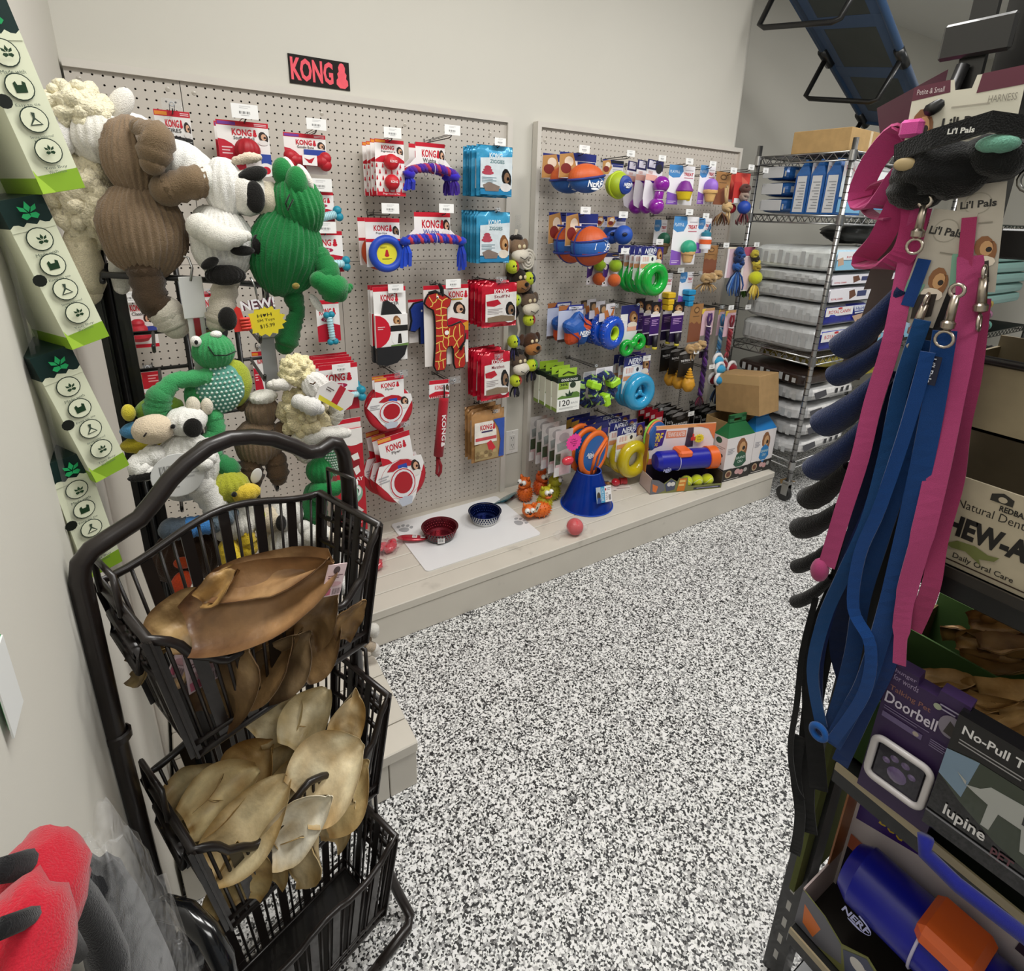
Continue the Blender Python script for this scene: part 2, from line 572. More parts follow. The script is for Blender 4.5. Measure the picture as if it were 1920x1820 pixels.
def board(name, x0, x1, z0, z1, cx, cz, parent):
 """perforated hardboard panel, every hole a real one with a quarter inch sleeve"""
 xs = []
 k = math.ceil(x0 + .35 - cx)
 while cx + k < x1 - .3:
  xs.append(cx + k)
  k += 1
 zs = []
 k = math.ceil(z0 + .35 - cz)
 while cz + k < z1 - .3:
  zs.append(cz + k)
  k += 1
 V, Fc = [], []
 for i, x in enumerate(xs):
  l = x0 if i == 0 else x - .5
  r_ = x1 if i == len(xs) - 1 else x + .5
  for j, z in enumerate(zs):
   b_ = z0 if j == 0 else z - .5
   t = z1 if j == len(zs) - 1 else z + .5
   n = len(V)
   V += [(r_, 0, z), (r_, 0, t), (x, 0, t), (l, 0, t), (l, 0, z), (l, 0, b_), (x, 0, b_), (r_, 0, b_)]
   for a in range(8):
    V.append((x + .125 * math.cos(a * PI / 4), 0, z + .125 * math.sin(a * PI / 4)))
   for a in range(8):
    V.append((x + .125 * math.cos(a * PI / 4), .22, z + .125 * math.sin(a * PI / 4)))
   for a in range(8):
    c = (a + 1) % 8
    Fc.append((n + a, n + c, n + 8 + c, n + 8 + a))
    Fc.append((n + 8 + a, n + 8 + c, n + 16 + c, n + 16 + a))
 me = bpy.data.meshes.new(name)
 me.from_pydata([(p[0] * S, p[1] * S, p[2] * S) for p in V], [], Fc)
 me.materials.append(PEG)
 o = bpy.data.objects.new(name, me)
 C.objects.link(o)
 o.parent = parent
 return o

def screws(T, pts):
 for x, z in pts:
  m = MB()
  m.lathe([(.28, 0), (.26, .05), (.1, .09), (0, .09)], 'bdb6aa', 12, 'y', (x, 0, z))
  m.box((x - .16, -.1, z - .025), (x + .16, -.085, z + .025), '8f887c')
  m.build('screw', 'metal' if False else 'plastic', T)

HZ = 74.1
PL = thing('pegboard', 'wide painted pegboard with red and white packs, left of the outlet', 'pegboard', (0, 0, 0))
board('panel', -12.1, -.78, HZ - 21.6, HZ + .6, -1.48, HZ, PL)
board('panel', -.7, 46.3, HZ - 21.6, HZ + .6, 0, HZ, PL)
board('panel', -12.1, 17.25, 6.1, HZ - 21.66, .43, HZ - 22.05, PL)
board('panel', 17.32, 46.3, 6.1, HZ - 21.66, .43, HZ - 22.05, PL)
MB().box((-12.1, -.55, HZ + .45), (47.3, 1, HZ + 1.3), 'ffffff').build('trim_board', TRIM, PL)
MB().box((46.3, -.55, 6.1), (47.3, 1, HZ + .45), 'ffffff').build('trim_board', TRIM, PL)
MB().box((-12.1, .3, 6.1), (46.3, .9, HZ + .4), '2c2620').build('hollow_shade', 'matte', PL)  # dark sheet, its colour stands in for shade in the hollow behind the holes
screws(PL, [(-10.8, HZ - .6), (-2.1, HZ - .6), (.7, HZ - .7), (16.2, HZ - 1.4), (28.4, HZ - 1.6), (43.2, HZ - 1.5), (16.5, HZ - 24), (41.5, HZ - 24.2), (17, HZ - 40), (31, HZ - 22.9)])
PR = thing('pegboard', 'pegboard in a raised frame packed with orange and blue toys, right of the outlet', 'pegboard', (0, 0, 0))
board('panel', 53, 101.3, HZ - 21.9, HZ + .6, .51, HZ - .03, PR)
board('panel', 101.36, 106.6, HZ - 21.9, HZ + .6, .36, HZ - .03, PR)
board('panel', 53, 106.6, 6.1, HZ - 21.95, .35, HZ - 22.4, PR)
MB().box((52.3, -.55, HZ + .45), (107.3, 1, HZ + 1.3), 'ffffff').build('trim_board', TRIM, PR)
MB().box((52.3, -.55, 6.1), (53.1, 1, HZ + .45), 'ffffff').build('trim_board', TRIM, PR)
MB().box((106.6, -.55, 6.1), (107.3, 1, HZ + .45), 'ffffff').build('trim_board', TRIM, PR)
MB().box((53.1, .3, 6.1), (106.6, .9, HZ + .4), '2c2620').build('hollow_shade', 'matte', PR)  # same dark sheet, shade of the hollow put into its colour
screws(PR, [(54.2, HZ - 1.6), (76, HZ - 1.6), (98, HZ - 1.4), (55, HZ - 30), (80, HZ - 40)])

# ---------------------------------------------------------------- low plank platform, an L that turns towards the viewer at the left wall
DK = thing('display_platform', 'low painted plank platform along the wall under the pegboards', 'platform', (0, 0, 0))
def plank(x0, x1, y0, y1):
 MB().box((x0, y0, 4.7), (x1, y1, 6.08), 'ffffff', .12).build('plank', DECK, DK)
n = 6
for i in range(n):
 y0 = -22.6 + i * 22.6 / n
 a, b = (-12, 105.9)
 plank(a, b, y0 + .07, y0 + 22.6 / n - .07 + (.8 if i == n - 1 else 0))
for i in range(6):
 y0 = -44.5 + i * 21.9 / 6
 plank(-12, 10.2, y0 + .07, y0 + 21.9 / 6 - .07)
MB().box((10.2, -22.4, 0), (105.7, -21.2, 4.68), 'ffffff', .08).build('fascia_board', DECK, DK)
MB().box((-12, -44.3, 0), (6.9, -43.1, 4.68), 'ffffff', .08).build('fascia_board', DECK, DK)
MB().box((7, -44.3, 0), (10.05, -43.1, 4.68), 'ffffff', .08).build('fascia_board', DECK, DK)
MB().box((9, -43.05, 0), (10.05, -22.4, 4.68), 'ffffff', .08).build('fascia_board', DECK, DK)
MB().box((104.6, -21.1, 0), (105.7, .8, 4.68), 'ffffff', .08).build('fascia_board', DECK, DK)

# ---------------------------------------------------------------- sign and outlet on the wall
def sign():
 x, Y, z, w_, h = (16.62,0.8,79.84,8.19,3.57)
 T = thing('wall_sign', 'black sign with pink hand painted KONG lettering above the pegboard', 'sign', (x, 1.2, z))
 m = MB()
 m.box((-w_ / 2, -.1, -h), (w_ / 2, 0, 0), '17120f')
 m.build('board', 'matte', T)
 m = MB()
 layers(m, w_, h, [('t', 'KONG', .03, .09, .72, .88, 'f2606e', .035), ('k', .77, .06, .97, .95, 'f2606e')], -.1)
 m.build('lettering', 'matte', T)
sign()
def outlet():
 x, Y, z, w_, h = (49.86,1,18.45,2.95,5.08)
 T = thing('power_outlet', 'white double power outlet on the wall between the two pegboards', 'outlet', (x, 1.25, z - h / 2))
 MB().box((-w_ / 2, -.2, -h / 2), (w_ / 2, 0, h / 2), 'f0eeea', .12).build('cover_plate', 'plastic', T)
 m = MB()
 m.box((-w_ * .22, -.3, -h * .31), (w_ * .22, -.18, h * .31), 'e4e2de', .05)
 for s_ in (-1, 1):
  zc = s_ * h * .15
  m.box((-w_ * .1, -.31, zc - .02), (-w_ * .06, -.295, zc + h * .07), '3a3a3a')
  m.box((w_ * .06, -.31, zc - .02), (w_ * .1, -.295, zc + h * .06), '3a3a3a')
  m.lathe([(.09, 0), (0, .003)], '3a3a3a', 8, 'y', (0, -.303, zc - h * .06))
 m.build('socket', 'plastic', T)
 for s_ in (-1, 1):
  MB().lathe([(.1, 0), (.07, .04), (0, .05)], 'cfcdc8', 8, 'y', (0, -.2, s_ * h * .42)).build('screw', 'plastic', T)
outlet()
# ---------------------------------------------------------------- makers for packaged goods (local frame: x right, z up, front towards -y, hung at the origin)
def peg_hook(p, label, tagk='w', L=None, wd=2.3, price=True):
 """p = centre of the price tag at the tip; the wire runs straight back to the board"""
 x, Y, z = p[:3]
 if len(p) > 3:
  wd = p[3]
 hh = wd * .54
 T = thing('peg_hook', label, 'hook', (x, 0, z - hh * .5 - .35), (0, 0, 0), 'wire hooks on the pegboards')
 m = MB()
 m.tube([(-.5, .12, .45), (-.5, -.12, .45), (-.5, -.14, -.1), (.5, -.14, -.1), (.5, -.12, .45), (.5, .12, .45)], .075, '191919', 6)
 m.tube([(0, -.1, 0), (0, Y + 1.2, 0), (0, Y + .5, .12), (0, Y + .15, .42)], .08, '191919', 6)
 m.build('prong', 'wire', T)
 m = MB()
 m.tube([(-.25, -.1, .25), (-.25, Y + 1, .42), (-.25, Y + .1, hh * .5 + .3)], .05, '191919', 5)
 m.tube([(.25, -.1, .25), (.25, Y + 1, .42), (.25, Y + .1, hh * .5 + .3)], .05, '191919', 5)
 m.build('tag_wire', 'wire', T)
 m = MB()
 if tagk == 'w':
  m.box((-wd / 2, Y - .03, .3), (wd / 2, Y + .03, .3 + hh), 'f4f4f2')
  layers(m, wd, hh, [('l', .3, .12, .72, .34, 2, 'c9c9c9'), ('b', .28, .5, .72, .68, '5a5a5a'), ('l', .35, .74, .65, .82, 1, 'b5b5b5')], Y - .03, None, .3 + hh)
  m.build('price_tag', 'card', T)
 else:
  m.box((-wd / 2, Y - .04, .3), (wd / 2, Y + .02, .3 + hh), 'dfe4e8')
  m.build('tag_holder', 'clear', T)
  m = MB()
  m.torus((0, Y - .05, .3 + hh * .5), .22, .06, 'b9bec2', 12, 5)
  m.build('tag_clip', 'plastic', T)
 return T

def stack(T, n, dy, label, where='on its hook', jx=.12, jr=3, dx=0, dz=0):
 """n of a thing one behind another, going back to the wall"""
 base = T['label']
 l = tuple(v / S for v in T.location)
 rz = [math.degrees(a) for a in T.rotation_euler]
 out = [T]
 T['label'] = label % behind(0)
 for k in range(1, n):
  q = random.Random(int(l[0] * 100) + k)
  out.append(copy_thing(T, (l[0] + q.uniform(-jx, jx) + dx * k, l[1] + dy * k, l[2] + q.uniform(-jx, jx) + dz * k), (rz[0] + q.uniform(-1, 1), rz[1] + q.uniform(-1.5, 1.5), rz[2] + q.uniform(-jr, jr)), label % behind(k)))
 return out

def kong_layers(sub='', top='c8142c', tagc=None, extra=(), face='GIRL', arcs=True, subc='3a3a3a'):
 L_ = [('r', 0, 0, 1, .1, top)]
 if arcs:
  L_ += [('p', [(0, .36)] + [(.5 * math.sin(R(a)), .36 + .64 * (1 - math.cos(R(a)))) for a in range(15, 91, 15)] + [(.5, 1), (0, 1)], 'c01530')]
  L_ += [('l', .06, .5, .26, .68, 3, 'f0c8cc')]
 if tagc:
  L_ += [('r', .02, .025, .36, .085, tagc)]
 L_ += [('r', .72, .03, .96, .045, 'f3c9cf'), ('r', .72, .06, .96, .075, 'f3c9cf'),
  ('t', 'KONG', .28, .15, .66, .28, 'c8142c', .03), ('k', .68, .145, .76, .285, 'c8142c')]
 if sub:
  L_ += [('t', sub, .3, .295, .7, .36, subc, .01)]
 if face:
  L_ += [('f', .77, .16, .99, .42, GIRL if face == 'GIRL' else (DOG if face == 'DOG' else BDOG))]
 return L_ + list(extra)

def dims(p, dz=.25):
 x, Y, zt, w_, h = p
 return (x, Y, zt - dz), w_, h

def bag_mesh(mb, w_, h, d, col, L_, ztop=.25, lean=0):
 """filled pouch: flat sealed rim, a swollen middle whose print sits on the front panel"""
 o = []
 nx, nz = 8, 10
 V, Fc = [], []
 for j in range(nz + 1):
  for i in range(nx + 1):
   a, b = i / nx, j / nz
   ed = min(a, 1 - a) * 5
   et = min(1, (b) * 3.2)
   eb = min(1, (1 - b) * 9)
   q = min(1, ed) ** .6 * et ** .8 * eb ** .6
   V.append((-w_ / 2 + a * w_, -q * d + .05 * math.sin(b * 23 + i), ztop - b * h))
 k = len(V)
 V += [(p[0], .02 + .25 * (-p[1]) * .6, p[2]) for p in V]
 W = nx + 1
 for j in range(nz):
  for i in range(nx):
   f = (j * W + i, j * W + i + 1, (j + 1) * W + i + 1, (j + 1) * W + i)
   Fc.append(f[::-1])
   Fc.append(tuple(k + t for t in f))
 for j in range(nz):
  Fc.append((j * W, (j + 1) * W, k + (j + 1) * W, k + j * W))
  Fc.append((j * W + nx, k + j * W + nx, k + (j + 1) * W + nx, (j + 1) * W + nx))
 for i in range(nx):
  Fc.append((i, k + i, k + i + 1, i + 1))
  Fc.append((nz * W + i, nz * W + i + 1, k + nz * W + i + 1, k + nz * W + i))
 mb.add(V, Fc, col, True)
 layers(mb, w_, h, L_, -d - .06, None, ztop)

def flat_card(name, label, cat, p, base, L_, group=None, rot=(0, 0, 0), outline=None, mk='card', dz=.25):
 loc, w_, h = dims(p, dz)
 T = thing(name, label, cat, loc, rot, group)
 m = MB()
 card(m, w_, h, base, L_, .04, dz, outline)
 m.build('card', mk, T)
 T['_w'] = w_
 T['_h'] = h
 del T['_w'], T['_h']
 return T, w_, h

# ---------------------------------------------------------------- red, white and blue goods on the left pegboard
def top_row():
 # black tyre on a card
 T, w_, h = flat_card('tyre_toy_pack', 'black tyre toy on a KONG card at upper left beside the white plush', 'toy pack', (-2.21,-3,70.77,3.72,6.61), 'eeebe8',
  kong_layers('TIRES', tagc='e8902c', extra=[('p', [(.5, .42), (1, .46), (1, 1), (.9, .95)], '1c1a1a'), ('l', .72, .5, .97, .6, 3, 'b5b5b5')]))
 m = MB()
 m.torus((.1, -.75, -h * .66), 1.15, .62, '19191b', 28, 12, sq=.95)
 for k in range(28):
  a = 2 * PI * k / 28
  m.box((.1 + 1.72 * math.cos(a) - .07, -1.1, -h * .66 + 1.72 * math.sin(a) - .07), (.1 + 1.72 * math.cos(a) + .07, -.4, -h * .66 + 1.72 * math.sin(a) + .07), '141416')
 m.build('tyre', 'rubber', T)
 m = MB()
 m.flat(circ(.1, -h * .66, .72), -.2, 'd8c870')
 m.build('centre_label', 'card', T)
 peg_hook((-2.14,-4.5,71.35,2.12), 'wire hook with clear tag holder above the upper tyre toy', 'c')

 # ball on a wide card, two deep
 T, w_, h = flat_card('ball_toy_pack', 'x', 'toy pack', (5,-6,70.01,5.83,5.77), 'f2efec',
  kong_layers('Stuff-A-Ball', tagc='7a3c9c', extra=[('r', .8, .62, 1, .82, '2c49a0'), ('e', .88, .94, .17, .14, 'f4f2f0'), ('e', .88, .95, .09, .08, 'c8142c'), ('p', [(.0, .8), (.2, 1), (0, 1)], 'f0b030')]), 'ball packs with a photo of a girl')
 m = MB()
 m.ell((.15, -1, -h * .53), (1.38, 1.2, 1.38), 'ab1524', 40, 14, ribs=10, rd=.07, axis='z')
 m.build('ball', 'rubber', T)
 stack(T, 2, 2.6, 'dark red ridged ball pack behind the cow plush, %s')
 peg_hook((5.23,-7.5,71.01,2.94), 'wire hook with white tag above the ridged ball pack')

 T, w_, h = flat_card('bone_toy_pack', 'red rubber bone on a KONG card above the green frog head', 'toy pack', (12.25,-6,69.28,5.25,4.86), 'f2efec',
  kong_layers('Goodie Bone', tagc='7a3c9c', extra=[('r', .45, .38, .98, .62, '2a46a0')]))
 m = MB()
 zc = -h * .62
 m.lathe([(.0, -2.6), (.5, -2.5), (.78, -2.1), (.8, -1.6), (.62, -1.2), (.56, -.7), (.66, -.1), (.62, .6), (.6, 1.1), (.82, 1.6), (.8, 2.1), (.5, 2.5), (0, 2.6)], 'b81828', 18, 'x', (0, -.9, zc))
 for sx in (-1, 1):
  for sz in (-1, 1):
   m.ell((sx * 2.2, -.9, zc + sz * .42), .78, 'b81828', 14, 9)
 m.build('bone', 'rubber', T)
 m = MB()
 m.box((-.85, -1.7, zc - .62), (.95, -1.58, zc + .62), 'f3f0ee')
 layers(m, 1.8, 1.24, [('p', [(.1, .3), (.45, .45), (.85, .2), (.6, .8), (.4, .75)], 'b81828')], -1.7, -.85, zc + .62)
 m.build('label', 'card', T)
 peg_hook((13.56,-7.2,70.47,2.46), 'wire hook with clear sleeve and barcode above the red rubber bone')

 # four two-ball cards with red drops
 dots = []
 for i in range(5):
  for j in range(5):
   dots.append(('k', .05 + i * .2 + (.1 if j % 2 else 0) - .04, .42 + j * .11, .05 + i * .2 + (.1 if j % 2 else 0) + .04 - .02, .42 + j * .11 + .075, 'c8142c'))
 T, w_, h = flat_card('ball_pair_pack', 'x', 'toy pack', (23.26,-7,69.44,4.2,7.32), 'f6f3f1',
  [('r', 0, 0, 1, .065, 'c8142c'), ('r', .02, .012, .36, .055, 'e8902c'), ('t', 'KONG', .22, .1, .66, .18, 'c8142c', .03), ('t', 'Signature', .2, .19, .7, .23, '3a3a3a', .01), ('f', .72, .1, .98, .3, GIRL),
  ('p', [(0, .36), (.2, .29), (.5, .26), (.8, .29), (1, .36), (1, .4), (0, .4)], 'c8142c')] + dots + [('r', 0, .93, 1, 1, 'c8142c'), ('t', 'Dogs Need to Play', .2, .945, .8, .985, 'f6e8e8', .01)], 'two ball packs with red drops')
 for zc in (-h * .36, -h * .72):
  m = MB()
  m.ell((0, -.6, zc), (1.05, .95, 1.05), 'c81a28', 20, 12)
  m.txt('KONG', -.5, zc - .12, .5, zc + .22, 'f0d8d8', -1.56, .03)
  m.build('ball', 'rubber', T)
 stack(T, 4, 1.75, 'two-ball pack with red drops on white card, %s')
 peg_hook((23.25,-8.5,70.24,2.46), 'wire hook with white tag above the two-ball packs')

def rope_bow(m, w_, rise, zc, r_, c1, c2, c3, n=26):
 pts, cols = [], []
 for i in range(n + 1):
  a = i / n
  pts.append((-w_ / 2 + a * w_, -.75, zc + rise * math.sin(PI * a)))
 for i in range(n):
  cols.append((c1, c2, c3)[i % 3])
 k = len(pts)
 for t in range(3):
  P = []
  for i, p in enumerate(pts):
   a = i * 1.1 + t * 2 * PI / 3
   P.append((p[0], p[1] + .4 * r_ * math.cos(a), p[2] + .4 * r_ * math.sin(a)))
  m.tube(P, r_ * .68, (c1, c2, c3)[t], 7)
def tails(T, x, z, L_, col, n=3, wd=.55, spread=.5, y=-.75, sd=0):
 q = random.Random(sd)
 for i in range(n):
  m = MB()
  dx = (i - (n - 1) / 2) * spread
  a = q.uniform(-.2, .2)
  m.ribbon([(x, y, z), (x + dx * .6, y - .15 * i, z - L_ * .4), (x + dx + a, y - .1 + q.uniform(-.2, .2), z - L_ * q.uniform(.85, 1.05))], [wd * .7, wd, wd * .9], col, .1, (1, .5 * (i % 2) - .2, 0))
  m.build('tail', 'fabric', T)

def ropes():
 flare = [(.22, 0), (.8, 0), (.8, .45), (.9, .62), (1, .75), (1, .9), (.8, .8), (.5, .74), (.2, .8), (0, .92), (0, .77), (.12, .62), (.22, .45)]
 for k, (p, lab) in enumerate((((29.31,-7,69.53,7.85,4.59), 'purple twisted rope bow on a flared KONG card in the top row'), ((28.98,-8,60.05,9.93,5.33), 'blue and red braided rope toy with long blue tails on a flared KONG card'))):
  T, w_, h = flat_card('rope_toy_pack', lab, 'toy pack', p, 'f3f0ee',
   [('r', .22, 0, .8, .12, 'c8142c'), ('t', 'KONG', .34, .2, .62, .42, 'c8142c', .03), ('k', .63, .19, .7, .43, 'c8142c'), ('t', 'Wubba', .36, .45, .62, .58, '5a5aa8' if k else '3a3a3a', .015), ('f', .67, .16, .8, .56, GIRL),
   ('p', [(0, .9), (0, .78), (.14, .68), (.3, .62), (.5, .59), (.7, .62), (.86, .68), (1, .78), (1, .9), (.8, .8), (.5, .72), (.2, .8)], 'c8142c')], outline=flare)
  m = MB()
  if k == 0:
   rope_bow(m, w_ * .92, .7, -h * .82, .62, '5a2a9c', '4422a0', 'b0305c')
  else:
   rope_bow(m, w_ * .82, .25, -h * .68, .72, '3a3cb8', 'c83a50', '2a2fa0', 30)
  m.build('rope', 'web', T)
  for sx in (-1, 1):
   MB().ell((sx * w_ * .45, -.8, -h * (.9 if k == 0 else .72)), (.9, .7, .6), '3a2ac0' if k == 0 else '1c3cb4', 12, 8, lump=.3, seed=k + sx).build('knot', 'fabric', T)
  tails(T, -w_ * .44, -h * (.95 if k == 0 else .75), 2.0 if k == 0 else 3.6, '2a35b8' if k == 0 else '1b48c8', 4, .6, .45, sd=1)
  tails(T, w_ * .45, -h * (.95 if k == 0 else .75), 2.4 if k == 0 else 4.2, '3a1e88' if k == 0 else '1836a8', 4, .65, .4, sd=2)
  m = MB()
  m.torus((.1, -.8, -h * (.72 if k == 0 else .66)), .85, .05, 'dcd2ea', 16, 5, 'x')
  m.build('tie', 'plastic', T)
  stack(T, 2, 2.4, 'purple twisted rope bow on a flared KONG card, %s') if k == 0 else None
 peg_hook((31.95,-9,71.34,2.43), 'wire hook with white tag above the purple rope bow')
 peg_hook((30.68,-9.5,60.72,2.34), 'wire hook with white tag above the blue and red rope toy')

def treat_bags():
 def bag(p, col, dark, L_, lab, n, dy, grp, d=.55, kind='foil', rot=(0, 0, 0)):
  loc, w_, h = dims(p)
  T = thing('treat_bag', 'x', 'treat bag', loc, rot, grp)
  m = MB()
  bag_mesh(m, w_, h, d, col, L_)
  m.build('pouch', kind, T)
  stack(T, n, dy, lab, jx=.2, jr=4)
  return T
 blue = lambda dog: [('p', [(.06, .26), (.94, .2), (.94, .84), (.06, .84)], 'dfe9ee'), ('r', .06, .86, .94, .97, '2a86b8'), ('t', 'KONG', .3, .15, .66, .26, 'e8f4f8', .03), ('t', 'ZIGGIES', .32, .28, .72, .35, '4a7a80', .015),
  ('k', .1, .4, .42, .58, 'b84858'), ('f', .62, .42, .94, .86, dog), ('l', .1, .62, .5, .74, 4, '8aa0aa'), ('p', [(.12, .78), (.3, .72), (.6, .8), (.56, .9), (.2, .9)], '8a7a70')]
 bag((39.54,-8,69.93,6.31,7.24), '3c9cc8', '', blue(BDOG), 'upper blue treat bag, %s', 5, 1.15, 'blue treat bags, upper row')
 bag((39.76,-7.5,60.39,6.08,7.89), '3f9cc6', '', blue(DOG), 'lower blue treat bag with brown dog, %s', 6, .95, 'blue treat bags, lower row')
 red = lambda k: [('p', [(.06, .24), (.94, .2), (.94, .86), (.06, .86)], 'ece8e4'), ('t', 'KONG', .3, .13, .7, .24, 'f6eaea', .03), ('t', 'Marathon' if k else 'Stuff\'N', .3, .26, .74, .33, '8a3a44', .015),
  ('p', [(.08, .4), (.4, .36), (.5, .46), (.3, .52), (.1, .5)], 'c01c30'), ('f', .6, .34 if k else .4, .94, .86, BDOG), ('l', .12, .56, .54, .7, 4, 'a8a0a0'), ('p', [(.12, .76), (.5, .72), (.9, .76), (.9, .87), (.12, .87)], '8a7862')]
 bag((40.84,-8,49.37,6.68,7.27), 'c31830', '', red(0), 'red treat bag beside the giraffe, %s', 5, 1.2, 'red treat bags beside the giraffe')
 bag((40.34,-8,37.75,5.63,8.44), 'c41a32', '', red(1), 'red treat bag below the giraffe row, %s', 5, 1.25, 'red treat bags, lower row')
 sn = [('p', [(.05, .2), (.6, .2), (.72, .4), (.74, .62), (.05, .62)], 'ece6de'), ('p', [(.62, .18), (.97, .18), (.97, .95), (.8, .95), (.86, .6), (.78, .36)], '2a50a8'), ('t', 'KONG', .22, .26, .58, .36, 'c8142c', .03), ('k', .6, .25, .68, .37, 'c8142c'), ('r', .26, .38, .6, .41, '3a2a5a'),
  ('r', .08, .5, .72, .56, 'c84a50'), ('p', [(.06, .64), (.74, .62), (.8, .95), (.06, .95)], 'a48e62'), ('p', [(.42, .62), (.55, .58), (.7, .74), (.6, .82), (.48, .76)], 'cc2434')]
 for i in range(9):
  sn.append(('e', .14 + (i % 5) * .13, .8 + .07 * (i // 5), .06, .035, ('8f7850', 'b69e70', '7f6844')[i % 3]))
 bag((40.12,-6,26.76,6.66,9.82), 'b88a58', '', sn, 'kraft biscuit bag with a blue side, %s', 3, 1.5, 'biscuit bags', .5, 'bag')
 peg_hook((39.89,-9,70.48,1.92), 'wire hook with white tag above the upper blue treat bags')
 peg_hook((40.19,-8.2,60.82,1), 'wire hook with small clear clip above the lower blue treat bags', 'c')
 peg_hook((40.55,-9,50,1.9), 'wire hook with clear tag above the red treat bags beside the giraffe', 'c')
 peg_hook((40.32,-9,37.31,1.62), 'wire hook with clear tag above the lower red treat bags', 'c')
 peg_hook((40.99,-7.5,26.87,1.32), 'wire hook with clear tag above the kraft biscuit bags', 'c')

def duos():
 def bone(m, cx, zc, L_, r_, vert=False, ends=('1a8ea8', '1a8ea8'), tilt=0):
  a = R(tilt)
  ax = Vector((math.cos(a), 0, math.sin(a)))
  P = [Vector((cx, -.8, zc)) + ax * (t * L_ / 2) for t in (-1, -.5, 0, .5, 1)]
  m.tube([tuple(p) for p in P], r_, 'b8e0e8', 12, ribs=0)
  for i in range(9):
   c = Vector((cx, -.8, zc)) + ax * ((i / 8 - .5) * L_ * .9)
   m.tube([tuple(c - ax * .04), tuple(c + ax * .04)], r_ * 1.12, 'a6d4de', 12)
  nv = Vector((-ax.z, 0, ax.x))
  for s_, ce in ((-1, ends[0]), (1, ends[1])):
   for t in (-1, 1):
    m.ell(tuple(P[2] + ax * (s_ * (L_ / 2 + r_ * .7)) + nv * (t * r_ * .85)), (r_ * 1.15,) * 3, ce, 12, 8)
 du = lambda: [('r', 0, 0, 1, .1, 'c8142c'), ('t', 'KONG', .12, .2, .66, .36, 'c8142c', .03), ('k', .7, .19, .84, .37, 'c8142c'), ('e', .45, .46, .26, .06, 'a81c48'), ('t', 'DUOS', .3, .425, .6, .49, 'f0dce4', .02), ('p', [(0, .62), (.3, .57), (.7, .57), (1, .62), (1, 1), (0, 1)], 'c01530')]
 for lab, p, hk, tl in (('small pale blue bone on a KONG DUOS card half hidden behind the frog head', (13.9,-6,62.25,2.97,3.79), (13.57,-7,63.15,2.97), 14),
      ('pale blue and teal bone on a KONG DUOS card behind the frog body', (13.94,-6,57.2,4.57,5.55), (13.86,-7,57.73,2.75), 0)):
  T, w_, h = flat_card('bone_toy_pack', lab, 'toy pack', p, 'f3f0ee', du())
  m = MB()
  bone(m, .4, -h * .74, w_ * .72, .52, tilt=tl)
  m.build('bone', 'rubber', T)
  peg_hook(hk, 'wire hook with white tag above the ' + ('smaller' if tl else 'larger') + ' pale bone behind the frog')
 T, w_, h = flat_card('bone_toy_pack', 'upright teal ended bone on a red KONG card hanging below the frog paw', 'toy pack', (13.74,-5,47.61,3.26,6.09), 'f3f0ee', du())
 m = MB()
 bone(m, .1, -h * .62, 3.4, .42, tilt=94)
 m.build('bone', 'rubber', T)
 peg_hook((14.79,-6.5,48.61,1.82), 'wire hook with clear tag above the upright teal bone', 'c')
 T, w_, h = flat_card('bone_toy_pack', 'x', 'toy pack', (13.89,-8,38.76,5.52,7.15), 'f3f0ee', du(), 'bone packs behind the lamb')
 m = MB()
 bone(m, 1.4, -h * .62, 2.2, .42, tilt=0, ends=('b8e0e8', '1a8ea8'))
 m.ell((3, -.8, -h * .62 + .55), .62, '1a8ea8', 12, 8)
 m.ell((3, -.8, -h * .62 - .55), .62, '1a8ea8', 12, 8)
 m.build('bone', 'rubber', T)
 stack(T, 5, 1.3, 'red topped card with teal bone behind the cream lamb, %s', dz=.1)
 peg_hook((14.08,-9,38.37,2.61), 'wire hook with white tag above the stack of bone packs behind the lamb')

